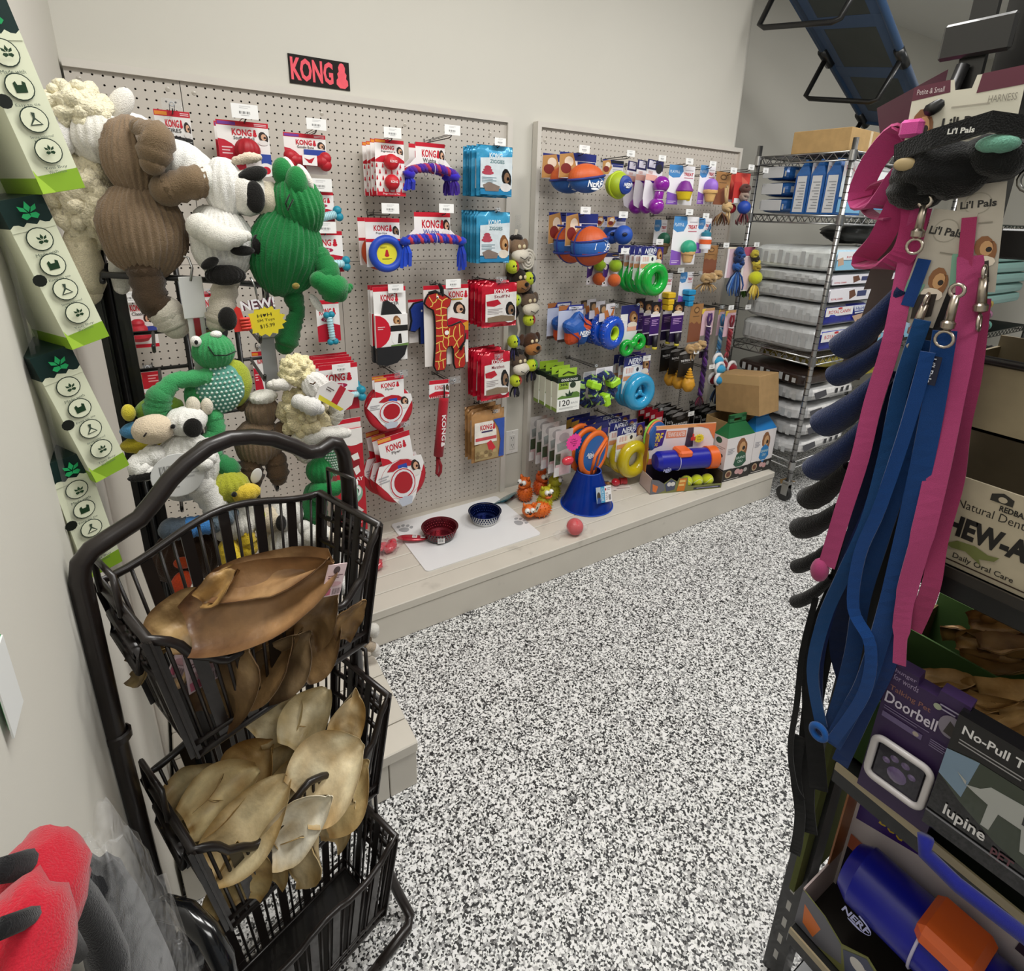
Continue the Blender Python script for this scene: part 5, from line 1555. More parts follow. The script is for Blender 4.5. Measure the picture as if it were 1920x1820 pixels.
 MB().torus((-.2, .35, .2), 3.1, .22, 'e07a50', 30, 7).build('pink_edge', 'rubber', T)
 MB().torus((-.5, .7, .4), 3.1, .22, '8ac848', 30, 7).build('green_edge', 'rubber', T)

nerf_balls(); bones_and_treats(); rope_things(); low_goods()

# string of small animal heads and tennis balls hanging between the pegboards
def animal_string():
 X, Y = 49.4, -1.4
 T = thing('wall_hook', 'clear adhesive wall hook holding the string of animal toys', 'hook', (49.74,1.2,58.41))
 MB().box((-.6, -.25, -1.6), (.6, 0, 1.6), 'dcdcd8', .15).build('plate', 'clear', T)
 MB().tube([(0, -.2, -.2), (0, -.7, -.6), (0, -1.2, -.4), (0, -1.3, .1)], .16, 'dcdcd8', 8).build('prong', 'clear', T)
 heads = [('donkey', 970, 470, '8a7058', 'e4dccb', 'donkey head toy with cream muzzle, topmost on the string'), ('monkey', 972, 527, '2a2018', '9a6a3c', 'dark monkey head toy with tan muzzle, upper of the two'), ('cow', 986, 570, '6a5848', 'e8e0cc', 'wide cream muzzled animal head below the upper tennis balls'), ('monkey', 990, 645, '4a3020', 'a8713c', 'tan muzzled monkey head, lower of the two'), ('donkey', 972, 685, '5a4a3c', 'e6dfcf', 'lowest animal head with a cream muzzle')]
 pts = [(48.01,-1.8,53.96), (48.42,-1.8,48.64), (50.4,-2.2,44.44), (51.19,-2.2,36.85), (48.83,-2,33.22)]
 for (k, u, v, c1, c2, lab), p in zip(heads, pts):
  T = thing(k + '_head_toy', lab, 'dog toy', p, (0, 0, 8), 'animal head toys on the string')
  MB().ell((0, 0, .6), (1.7, 1.3, 1.6), c1, 16, 10, lump=.1, seed=u).build('head', 'felt', T)
  MB().ell((.1, -.8, -.8), (1.9, 1.2, 1.2), c2, 16, 10).build('muzzle', 'felt', T)
  for sx in (-1, 1):
   MB().ell((sx * .55, -1.2, .8), (.36, .2, .36), 'e8d8b0', 10, 6).build('eye', 'felt', T)
   MB().ell((sx * 1.9, .2, 1.0), (.8, .35, 1.1), c1, 12, 8).build('ear', 'felt', T)
  MB().tube([(-.9, -1.95, -.9), (0, -2.1, -1.4), (.9, -1.95, -.9)], .07, '201814', 5).build('mouth', 'felt', T)
  if k == 'monkey':
   MB().ell((.3, -2, -.4), (.5, .3, .4), '16100c', 10, 6).build('nose', 'felt', T)
  else:
   MB().ell((0, .4, 2.0), (1.3, 1, .8), '221a16', 12, 8, lump=.4, seed=v).build('hair', 'fur', T)
 balls = [((46.72,-2.4,51.27), 'a81c20', 'topmost tennis ball with a red back on the string'), ((50.3,-2.4,49.11), '24355c', 'tennis ball with a navy back right of the monkey head'), ((47.6,-2,45.35), 'b8dc60', 'half hidden tennis ball with a pale green back'), ((50.49,-2.6,41.64), 'a8201c', 'tennis ball with a red back in the middle of the string'), ((47.37,-2.4,37.76), '1c4c90', 'tennis ball with a blue back, left in the string'), ((51.33,-2.8,32.91), '5fae3c', 'tennis ball with a green back, right in the string'), ((48.08,-2.4,30.17), 'a83022', 'lowest tennis ball with a red back on the string')]
 for i, (p, c2, lab) in enumerate(balls):
  T = thing('tennis_ball_toy', lab, 'ball', p, (0, 0, 0), 'tennis ball toys on the string')
  MB().ell((0, 0, 0), 1.22, 'c4d832', 18, 12, colf=lambda q, c2=c2: c2 if q.x - .35 * q.y + .2 * q.z > .62 else 'cbdc34').build('ball', 'felt', T)
  for sx in (-.42, .12):
   MB().ell((sx, -1.16, .2), (.16, .08, .2), '18180c', 8, 6).build('eye', 'felt', T)
  q = random.Random(i)
  if i in (2, 4, 5, 6):
   tassel(T, (.1, .2, -.9), 2.6 if i < 5 else 2.4, ['1c1a24', '2a2450', '141214'], 12, 1.0, i, .13)
 T = thing('toy_rope', 'braided off white rope with a coil, running through the string of toys', 'rope', (47.92,-1.4,57.57))
 m = MB()
 m.tube([(0, -.2, 0), (-.6, 0, -2.5), (.3, .3, -6), (1.2, .4, -9), (.6, .4, -14), (1.4, .3, -18), (.4, .3, -22), (.8, .3, -25)], .28, 'd8d0c0', 7)
 m.build('cord', 'web', T)
 m = MB()
 m.tube([((1.6 - i * .035) * math.cos(i * .5) + 1.9, -1.1 - .01 * i, (1.6 - i * .035) * math.sin(i * .5) * 1.2 - 5.2) for i in range(40)], .24, 'dcd6c8', 6)
 m.build('coil', 'web', T)
animal_string()
# ---------------------------------------------------------------- things standing on the platform
PZ = 6.09
def pillow(m, lo, hi, colf, e=.3, nu=24, nv=12, wob=.0, seed=0):
 c = [(a + b) / 2 for a, b in zip(lo, hi)]
 r_ = [(b - a) / 2 for a, b in zip(lo, hi)]
 sg = lambda v, p: math.copysign(abs(v) ** p, v)
 V = []
 for j in range(nv + 1):
  t = -PI / 2 + PI * j / nv
  for i in range(nu):
   a = 2 * PI * i / nu
   d = Vector((sg(math.cos(t), e) * sg(math.cos(a), e), sg(math.cos(t), e) * sg(math.sin(a), e), sg(math.sin(t), e * 1.6)))
   k = 1 + wob * noise.noise(d * 2.2 + Vector((seed, 0, 0)))
   V.append(Vector((c[0] + d.x * r_[0] * k, c[1] + d.y * r_[1] * k, c[2] + d.z * r_[2] * min(1, k))))
 for j in range(nv):
  for i in range(nu):
   f = (j * nu + i, j * nu + (i + 1) % nu, (j + 1) * nu + (i + 1) % nu, (j + 1) * nu + i)
   q = sum((V[k] for k in f), Vector()) / 4
   n_ = Vector(((q.x - c[0]) / r_[0], (q.y - c[1]) / r_[1], (q.z - c[2]) / r_[2]))
   m.add([V[k] for k in f], [(0, 1, 2, 3)], colf(n_) if callable(colf) else colf, True)
 return m

def paw(m, cx, cy, s_, z, col, ang):
 M_ = Matrix.Rotation(R(ang), 2)
 def e(x, y, a, b):
  P = []
  for i in range(14):
   t = 2 * PI * i / 14
   v = M_ @ Vector((x + a * math.cos(t), y + b * math.sin(t) * (1 + .25 * math.cos(t)))) * s_
   P.append((cx + v.x, cy + v.y, z))
  m.add(P, [tuple(range(14))], col)
 e(0, 0, .62, .5)
 for x, y in ((-.75, .62), (-.26, .92), (.3, .9), (.78, .58)):
  e(x, y, .22, .3)

def platform_goods():
 T = thing('feeding_mat', 'white feeding mat with grey paw prints under the two bowls', 'mat', (33.8, -9.6, PZ))
 m = MB()
 P = []
 for cx, cy, a0 in ((10.3, 7.4, 0), (-10.3, 7.4, 90), (-10.3, -7.3, 180), (10.3, -7.3, 270)):
  P += arc(cx, cy, .7, a0, a0 + 90, 5)
 m.add([(x, y, .16) for x, y in P] + [(x, y, 0) for x, y in P], [tuple(range(24))] + [(i, (i + 1) % 24, (i + 1) % 24 + 24, i + 24) for i in range(24)], 'e9e9ea')
 m.build('mat', 'plastic', T)
 m = MB()
 paw(m, 9.4, -2.8, 1.5, .172, 'a6a7aa', -65)
 paw(m, -9.6, 5.2, 1.5, .172, 'a6a7aa', -30)
 m.build('paw_prints', 'plastic', T)
 for p, rr, ci, co, lab in (((28.81,-9.56,6.25), 3.15, '7c2a36', '17130f', 'dog bowl with dark red hammered inside and black outside'), ((38.17,-8.76,6.25), 3.0, '0e1f56', 'b9bab8', 'dog bowl with dark blue inside and silver outside')):
  T = thing('dog_bowl', lab + ' on the white mat', 'bowl', p)
  h = 2.1
  MB().lathe([(0, .02), (rr * .74, .0), (rr * .78, .12), (rr * .93, h - .1), (rr, h)], co, 40).build('outside', 'bowl' if co[0] == 'b' else 'gloss', T)
  m = MB()
  m.lathe([(0, .16), (rr * .62, .16), (rr * .74, .4), (rr * .9, h - .15), (rr, h + .01)], ci, 40)
  m.torus((0, 0, h), rr, .07, ci if ci[0] == '7' else '22305c', 40, 6, 'z')
  m.build('inside', 'bowl', T)
  m = MB()
  for j in range(3):
   for i in range(34):
    a = 2 * PI * (i + j * .5) / 34
    q = rr * (.8 + .05 * j)
    m.ell((q * math.cos(a), q * math.sin(a), .75 + .42 * j), .17, ci, 6, 4)
  m.build('dimple', 'bowl', T, kindtag='stuff')
  if ci[0] == '7':
   m = MB()
   m.M = Matrix.Rotation(R(-18), 4, 'Z')
   m.box((-.7, -rr * .9, .45), (.5, -rr * .87, 1.5), 'e8e6e4')
   layers(m, 1.2, 1, [('b', .15, .3, .85, .8, '4a4a4a'), ('l', .1, .08, .9, .22, 1, '888888')], -rr * .9, -.7, 1.5)
   m.build('barcode_label', 'card', T)
 # teal pouch
 T = thing('toy_pouch', 'glossy teal pouch with a magenta fish shape lying by the wall gap', 'toy pack', (45.46,-3.25,6.3), (0, 0, 20))
 m = MB()
 m.M = Matrix.Rotation(R(58), 4, 'X') @ Matrix.Rotation(R(18), 4, 'Y')
 bag_mesh(m, 5.4, 4.6, .5, '1d7484', [('p', [(.5, .14), (.7, .08), (.96, .3), (.98, .56), (.86, .62), (.6, .4)], '9c1c6c'), ('p', [(.08, .8), (.5, .92), (.92, .82), (.9, .86), (.5, .98), (.1, .86)], 'd8e4e6'), ('e', .3, .36, .1, .06, '0f4e5c')], 2.6)
 m.build('pouch', 'foil', T)
 # spiky squeakers
 def squeaker(lab, head, body, col, yaw, lying=False):
  T = thing('spiky_squeaker', lab, 'dog toy', body, (0, 0, yaw), 'spiky squeaky animals')
  m = MB()
  if lying:
   bc, br = (0, 0, 1.5), (2.1, 1.4, 1.4)
  else:
   bc, br = (0, 0, 1.7), (1.5, 1.45, 1.75)
  m.ell(bc, br, col, 20, 14)
  m.build('body', 'rubber', T)
  m = MB()
  q = random.Random(3)
  for j in range(1, 9):
   t = PI * j / 9
   for i in range(int(4 + 10 * math.sin(t))):
    a = 2 * PI * i / int(4 + 10 * math.sin(t)) + j
    d = Vector((math.sin(t) * math.cos(a), math.sin(t) * math.sin(a), math.cos(t)))
    p = Vector(bc) + Vector((d.x * br[0], d.y * br[1], d.z * br[2]))
    if p.z > .15:
     m.tube([tuple(p - d * .05), tuple(p + d * .3)], [.13, .03], col, 5)
  m.build('spike', 'rubber', T, kindtag='stuff')
  hc = Vector((-2.3, -.2, 1.7)) if lying else Vector((0, -.2, 4.0))
  MB().ell(tuple(hc), (1.25, 1.2, 1.15), col, 18, 12).build('head', 'rubber', T)
  for sx in (-1, 1):
   MB().ell(tuple(hc + Vector((sx * .5, -1.0, .45))), .5, 'eeeeea', 12, 8).build('eye', 'gloss', T)
   MB().ell(tuple(hc + Vector((sx * .52, -1.45, .42))), .16, '101010', 8, 6).build('pupil', 'gloss', T)
   MB().tube([tuple(hc + Vector((sx * .7, 0, .8))), tuple(hc + Vector((sx * 1.0, 0, 1.5)))], [.45, .15], col, 8).build('ear', 'rubber', T)
  MB().ell(tuple(hc + Vector((0, -1.2, -.1))), (.3, .25, .22), '2a1410', 8, 6).build('nose', 'rubber', T)
  MB().ell(tuple(hc + Vector((0, -.95, -.5))), (.8, .5, .4), 'd86a2c' if col[0] == 'b' else col, 12, 8).build('muzzle', 'rubber', T)
 squeaker('orange spiky cat squeaker standing at the left with its head turned', 0, (48.9,-5.76,6.1), 'd9661c', -70)
 squeaker('orange spiky bear squeaker standing at the back of the group', 0, (53.09,-5.07,6.1), 'd85a1a', 10)
 squeaker('yellow green spiky squeaker facing right at the back', 0, (54.11,-7.93,6.1), 'a8a414', 60)
 squeaker('yellow green spiky bear with staring eyes at the front of the group', 0, (49.97,-10.9,6.1), 'b2aa1c', 5)
 squeaker('orange spiky squeaker lying on its side at the very front', 0, (48.02,-12.29,6.1), 'dc6a1c', -18, True)
 T = thing('paper_tag', 'small cream paper tag stuck between the spiky squeakers', 'price tag', (45.71,-13.06,8.6), (10, 20, 10))
 m = MB()
 m.box((-.45, -.9, 0), (.45, -.86, 1.9), 'd8ceb4')
 layers(m, .9, 1.9, [('p', [(.3, .4), (.7, .45), (.6, .8), (.35, .75)], '3a3428')], -.9, None, 1.9)
 m.build('paper', 'card', T)
 # cone collar
 T = thing('cone_collar', 'translucent blue plastic cone collar standing on the planks', 'cone collar', (58.89,-12.83,6.1), (0, 0, 14))
 h = 7.2
 m = MB()
 for i in range(40):
  pass
 m.lathe([(5.1, 0), (4.9, .35), (2.35, h), (2.3, h + .1)], '1142b4', 44)
 m.build('cone', 'tint', T)
 MB().torus((0, 0, .1), 5.1, .12, '1a4cb8', 44, 6, 'z').build('lower_rim', 'plastic', T)
 MB().torus((0, 0, h + .1), 2.3, .1, '2a5ac0', 36, 6, 'z').build('upper_rim', 'plastic', T)
 m = MB()
 sl = math.atan2(2.55, h)
 m.M = Matrix.Translation((-.4, -3.85, 3.7)) @ Matrix.Rotation(-sl, 4, 'X') @ Matrix.Rotation(R(12), 4, 'Y')
 m.box((-2.3, -.25, -1.5), (2.3, -.22, 1.5), '3a9ac8')
 layers(m, 4.6, 3, [('r', 0, 0, .3, 1, 'b4bcc4'), ('e', .15, .6, .12, .3, '3a3028'), ('p', [(.06, .66), (.24, .66), (.3, 1), (0, 1)], '2a4a8a'), ('t', 'CONE COLLAR', .33, .1, .5, .9, 'd8ecf4', .01, 0, True), ('r', .55, 0, 1, 1, 'e9e6e6'), ('e', .62, .2, .05, .08, 'b02838'), ('l', .6, .4, .76, .9, 4, '9a8a8a'), ('b', .8, .55, .95, .9, '3a3a3a'), ('l', .72, .1, .96, .3, 2, '8a8a90')], -.25, None, 1.5)
 m.build('label', 'card', T)
 # bagged red ball
 T = thing('bagged_ball', 'red ball in a clear twisted bag near the platform edge', 'ball', (50,-20.37,6.1))
 MB().ell((0, 0, 1.5), 1.5, 'cf3138', 26, 16).build('ball', 'rubber', T)
 m = MB()
 m.ell((0, 0, 1.5), (1.8, 1.7, 1.55), 'e8e8e8', 22, 14, lump=.14, seed=4)
 m.tube([(-1.5, 0, 1.3), (-2.4, .2, .9), (-3.2, .4, 1.0), (-3.9, .3, .5)], [.9, .35, .5, .8], 'e8e8e8', 10)
 m.tube([(1.5, 0, 1.2), (2.6, 0, .7)], [.8, .5], 'e8e8e8', 8)
 m.build('bag', 'clear', T, kindtag=None)
 # chew card lying flat
 T = thing('treat_card', 'flat white card with two red rubber toys lying behind the cone', 'toy pack', (68.98,-9.63,6.1), (0, 0, -24))
 m = MB()
 m.box((-3.2, -2.1, 0), (3.2, 2.1, .06), 'dcd4cf')
 m.M = Matrix.Rotation(R(-90), 4, 'X')
 layers(m, 6.4, 4.2, [('p', [(.0, 0), (.4, 0), (.3, .5), (0, .6)], '5a6a80'), ('f', .2, .05, .5, .6, DOG), ('l', .5, .8, .95, .92, 1, '9a8a88')], -.07, None, 2.1)
 m.build('card', 'card', T)
 MB().ell((.2, -.1, .85), (.95, .9, .8), 'c82838', 16, 10).build('ball', 'gloss', T)
 m = MB()
 m.lathe([(0, -.8), (.8, -.75), (.6, -.2), (.75, .1), (.7, .7), (0, .8)], 'c03440', 14, 'x', (2.0, .4, .8))
 m.build('cylinder_toy', 'rubber', T)
 launcher_box((72.7, -16.3, PZ), math.degrees(math.atan2(-5.2, 15.6)), 'open display box with a dark blue tube, orange caps and three tennis balls', True)
 # ---- gable boxes
 for x0, wd, yf, c1, c2, lab, d_ in ((90.4, 8.4, -20, '1c6436', '22543c', 'white gable box with a green handle top and terrier picture', DOG), (99.2, 6.9, -20.4, '1a74b8', '2c7cb8', 'white gable box with a blue handle top and brown dog picture', DOG)):
  T = thing('gable_box', lab, 'box', (x0, yf, PZ), (0, 0, -4))
  dd, hh = 3.8, 10.2
  m = MB()
  m.box((0, 0, 0), (wd, dd, hh), 'e6e0df')
  m.box((-.01, -.01, 0), (wd + .01, dd + .01, 2.9), '1b1817')
  layers(m, wd, hh, [('f', .34, .02, .8, .56, d_), ('p', [(.4, .42), (.56, .34), (.74, .42), (.8, .62), (.56, .78), (.34, .64)], c2), ('t', 'GRAND', .4, .47, .74, .53, 'c8dcd0', .01), ('t', 'CRU', .48, .56, .66, .62, 'c8dcd0', .01), ('l', .06, .24, .3, .38, 4, '9a98a0'), ('l', .3, .7, .92, .735, 1, 'd8d4d0'), ('e', .2, .84, .12, .09, 'b09878'), ('e', .2, .84, .08, .06, '6a3a24'), ('e', .52, .82, .1, .06, 'c8a0a0'), ('e', .66, .85, .09, .06, 'c89898'), ('e', .82, .82, .07, .05, 'a8a4a0'), ('l', .06, .95, .6, .98, 1, 'd8d4d0')], -.01, 0, hh)
  m.M = Matrix.Rotation(R(-90), 4, 'Z')
  layers(m, dd, hh, [('e', .4, .1, .22, .07, c2), ('l', .3, .22, .9, .3, 2, 'a8a09c'), ('e', .3, .36, .12, .04, '4a4440'), ('e', .7, .42, .12, .04, '4a4440'), ('e', .35, .54, .1, .035, '4a4440'), ('e', .7, .6, .1, .035, '4a4440')], 0, -dd, hh)
  m.build('carton', 'card', T)
  m = MB()
  g = 2.6
  m.add([(0, 0, hh), (wd, 0, hh), (wd * .8, dd * .42, hh + g), (wd * .2, dd * .42, hh + g), (0, dd, hh), (wd, dd, hh), (wd * .8, dd * .58, hh + g), (wd * .2, dd * .58, hh + g)], [(0, 1, 2, 3), (4, 5, 6, 7), (0, 3, 7, 4), (1, 2, 6, 5)], c1)
  m.build('gable', 'card', T)
  m = MB()
  zz = hh + g
  m.box((wd * .2, dd * .44, zz), (wd * .36, dd * .56, zz + 1.7), c1)
  m.box((wd * .64, dd * .44, zz), (wd * .8, dd * .56, zz + 1.7), c1)
  m.box((wd * .2, dd * .44, zz + 1), (wd * .8, dd * .56, zz + 1.8), c1)
  m.box((wd * .2, dd * .44, zz), (wd * .8, dd * .56, zz + .25), c1)
  m.build('handle', 'card', T)
 # ---- cartons
 def carton(lab, lo, hi, loc, rot, flaps=False):
  T = thing('cardboard_carton', lab, 'carton', loc, rot)
  m = MB()
  if flaps:
   x0, y0, z0 = lo
   x1, y1, z1 = hi
   for a_, b_ in (((x0, y0, z0), (x1, y0 + .15, z1)), ((x0, y1 - .15, z0), (x1, y1, z1)), ((x0, y0, z0), (x0 + .15, y1, z1)), ((x1 - .15, y0, z0), (x1, y1, z1)), ((x0, y0, z0), (x1, y1, z0 + .15))):
    m.box(a_, b_, 'a98a5c')
   m.build('carton', 'carton', T)
   MB().add([(x0, y0, z1), (x1, y0, z1), (x1, y0 - 2.4, z1 + 1), (x0, y0 - 2.4, z1 + 1)], [(0, 1, 2, 3)], 'b4946a').build('flap', 'carton', T)
   return
  m.box(lo, hi, 'a8875a', .08)
  m.build('carton', 'carton', T)
  m = MB()
  cy = (lo[1] + hi[1]) / 2
  m.box((lo[0] - .02, lo[1] + .05, hi[2] - 2), (lo[0], hi[1] - .05, hi[2] - .05), 'c0a070')
  m.build('tape', 'plastic', T)
 carton('open brown carton on the platform behind the two gable boxes', (0, 0, 0), (9.5, 6, 11.2), (96.2, -15.2, PZ), (0, 0, 0), True)
 carton('closed brown carton with a taped top edge leaning on the gable boxes', (0, 0, 0), (7.4, 10.8, 8.6), (97.6, -21.6, 20.6), (-10, 0, 3))
 # ---- red wrapped toys at the left end
 q = random.Random(8)
 for k, (u, v, lab) in enumerate(((712, 1035, 'upper red toy in a crinkled clear bag beside the basket'), (735, 1030, 'red heart toy in a clear bag by the mat corner'), (706, 1062, 'lowest red toy in clear wrap beside the basket'))):
  T = thing('wrapped_toy', lab, 'toy pack', ((18.32,-8.66,6.1), (20.34,-8.93,6.1), (16.57,-12.22,6.1))[k], (0, 0, 40 * k), 'red wrapped toys at the left end of the platform')
  MB().ell((-.5, 0, .8), (1.3, 1, .75), 'c01a30', 14, 9, lump=.3, seed=k).build('toy', 'gloss', T)
  MB().ell((1.0, .6, .6), (.9, .8, .55), 'cc2a3c', 12, 8, lump=.3, seed=k + 5).build('toy', 'gloss', T)
  MB().ell((.1, .2, .8), (2.4, 1.8, .85), 'f0c8cc', 18, 10, lump=.5, seed=k).build('wrap', 'clear', T)
 T = thing('treat_strip', 'red packet strip with two barcode labels lying on the mat corner', 'toy pack', (24.05,-8.45,6.5), (0, 3, -28))
 m = MB()
 m.ell((0, 0, .4), (2.6, .9, .38), 'b02434', 18, 8)
 m.build('strip', 'foil', T)
 m = MB()
 m.M = Matrix.Rotation(R(-90), 4, 'X')
 for x_ in (.1, 1.5):
  layers(m, .8, 1.1, [('r', 0, 0, 1, 1, 'e8dcdc'), ('b', .15, .2, .85, .8, '3a3030')], -.82, x_, .55)
 m.build('barcode_label', 'card', T)

def launcher_box(loc, a, lab, full):
 T = thing('ball_launcher_box', lab, 'toy box', loc, (0, 0, a))
 W, D = 16.5, 5
 m = MB()
 m.box((0, 0, 0), (W, D, .1), '2a2622')
 m.box((0, 0, .1), (.12, D, 3.6), 'c8b4b0')
 m.box((0, D - 2, 3.6), (.12, D, 12), 'a86a34')
 m.box((W - .12, 0, .1), (W, D, 3.6), '4a4038')
 m.build('tray', 'card', T)
 m = MB()
 m.box((0, D - .12, .1), (W, D, 13), 'ece2e2')
 layers(m, W, 13, [('r', 0, 0, 1, .06, 'e8a46a'), ('p', [(.02, .07), (.3, .07), (.26, .34), (.02, .44)], '472a82'), ('t', 'NERF', .05, .12, .24, .27, 'e8c83a', .03, .2), ('t', 'DOG', .1, .29, .19, .35, 'e8c83a', .03, .2), ('r', .3, .1, .58, .22, 'e08a68'), ('t', 'TENNIS BLASTER', .32, .12, .57, .2, 'f4e8e0', .015), ('p', [(.6, .06), (.68, .06), (.7, .4), (.58, .4)], '4a3a48'), ('p', [(.7, .02), (1, .02), (1, .3), (.9, .1)], 'e07a48'), ('r', .02, .56, 1, .66, 'd87858'), ('r', .02, .66, 1, 1, '2a2030')], D - .12, 0, 13)
 m.build('back_panel', 'card', T)
 m = MB()
 m.prism([(0, 0), (W, 0), (W, 1.1), (.52 * W, 1.1), (.5 * W, 3.2), (.38 * W, 3.2), (.36 * W, 2.4), (.27 * W, 3.3), (.18 * W, 2.2), (.1 * W, 3.0), (0, 3.4)], -.02, .08, '7a7c48')
 layers(m, W, 3.4, [('p', [(0, 0), (.1, .1), (.18, .36), (.2, .8), (.1, 1), (0, 1)], '6a6a72'), ('p', [(.02, .3), (.1, .5), (.08, .9), (.03, .8)], 'd8763a'), ('p', [(.19, .4), (.27, .06), (.34, .3), (.33, .8), (.22, .9)], '4a5068'), ('e', .25, .42, .03, .14, 'd8d4d0'), ('e', .3, .42, .03, .14, 'd8d4d0'), ('p', [(.39, .1), (.49, .1), (.47, .94), (.36, .94)], 'd07a24'), ('r', .39, .2, .47, .36, 'e8c070'), ('r', .38, .45, .46, .6, 'e8c070'), ('r', .6, .8, .98, .92, '2a2a4a'), ('l', .64, .82, .95, .9, 1, 'b8b4d0')], -.02, 0, 3.4)
 m.build('front_panel', 'card', T)
 m = MB()
 m.lathe([(0, -6.3), (1.6, -6.2), (2.1, -5.4), (2.15, 5.4), (2.15, 5.6)], '141a9c', 22, 'x', (W * .47, 2.2, 6.3))
 m.build('tube', 'plastic', T)
 m = MB()
 m.lathe([(2.0, 5.5), (2.4, 5.6), (2.45, 7.6), (1.9, 8), (0, 8)], 'e06422', 22, 'x', (W * .47, 2.2, 6.3))
 m.build('end_cap', 'plastic', T)
 m = MB()
 m.box((W * .36, .2, 7.4), (W * .55, 3.8, 8.9), 'e8682a', .4)
 m.build('slider', 'plastic', T)
 for x_ in (W * .38, W * .83):
  MB().torus((x_, 2.2, 6.3), 2.2, .09, 'c8c4e0', 26, 5, 'x').build('tie', 'plastic', T)
 m = MB()
 nerf(m, W * .2, 5.2, 1.8, .0, 'b8bce8')
 m.build('lettering', 'card', T)
 if not full:
  return
 for k, x_ in enumerate((W * .55, W * .7, W * .85)):
  b = thing('tennis_ball', 'yellow green tennis ball in the launcher box, %s' % ('left one', 'middle one', 'right one')[k], 'ball', (72.7 + (x_) * math.cos(R(a)) - 1.6 * math.sin(R(a)), -16.3 + x_ * math.sin(R(a)) + 1.6 * math.cos(R(a)), PZ + 1.4), (0, 0, 20 * k), 'tennis balls in the launcher box')
  MB().ell((0, 0, 0), 1.28, 'cdd62c', 22, 14).build('felt', 'felt', b)
  m = MB()
  m.tube([(1.27 * math.cos(t) * math.cos(.6 * math.sin(2 * t)), 1.27 * math.sin(t) * math.cos(.6 * math.sin(2 * t)), 1.27 * math.sin(.6 * math.sin(2 * t))) for t in [2 * PI * i / 40 for i in range(40)]], .05, 'e8ead0', 4, closed=True)
  m.build('seam', 'felt', b)
 T = thing('new_price_star', 'yellow star sticker with a red thumb on the launcher box', 'sticker', (72.7 + 13.4 * math.cos(R(a)) - 4.9 * math.sin(R(a)) * 0, -16.3 + 13.4 * math.sin(R(a)) + 4.6 * math.cos(R(a)), PZ + 10.2), (0, 0, a))
 new_star(T, .62, 'b02018')

def new_star(T, k, tc):
 """yellow starburst with a red thumbs up and hand written price"""
 m = MB()
 pts = []
 for i in range(28):
  a_ = 2 * PI * i / 28
  r_ = 1.75 if i % 2 else 1.4
  pts.append((k * (.55 + r_ * 1.15 * math.cos(a_)), k * (-.45 + r_ * .95 * math.sin(a_))))
 m.prism(pts, -.04, .04, 'ecd832')
 m.build('star', 'card', T)
 m = MB()
 m.txt('H  H', -.2 * k, .05 * k, 1.2 * k, .4 * k, '2a2410', -.06)
 m.flat([(k * (.5 + p * .2), k * (.2 + q_ * .2)) for p, q_ in ((0, -.8), (.9, .3), (.5, .9), (0, .5), (-.5, .9), (-.9, .3))], -.06, '2a2410')
 m.txt('SM Toys', -.3 * k, -.5 * k, 1.4 * k, -.15 * k, '2a2410', -.06)
 m.txt('$15.99', -.15 * k, -1.15 * k, 1.3 * k, -.7 * k, '2a2410', -.06)
 m.build('hand_lettering', 'card', T)
 m = MB()
 m.prism([(k * x, k * z) for x, z in ((-2.6, -1.0), (-1.2, -1.1), (-.95, -.6), (-.95, .2), (-1.5, .3), (-1.6, 1.3), (-1.9, 1.55), (-2.2, 1.3), (-2.1, .4), (-2.7, .0))], -.1, -.05, 'd8342c')
 for i in range(4):
  m.tube([(-1.9 * k, -.12, k * (.2 - .33 * i)), (-1.0 * k, -.12, k * (.15 - .33 * i))], .16 * k, 'e0483a', 6)
 m.build('thumb', 'card', T)
 if k > .9:
  m = MB()
  m.txt('NEW!', -1.5 * k, .95 * k, 1.75 * k, 2.0 * k, '5a1030', -.05, .09)
  m.txt('NEW!', -1.5 * k, .95 * k, 1.75 * k, 2.0 * k, 'f4f0f4', -.07, .03)
  m.build('heading', 'card', T)
platform_goods()
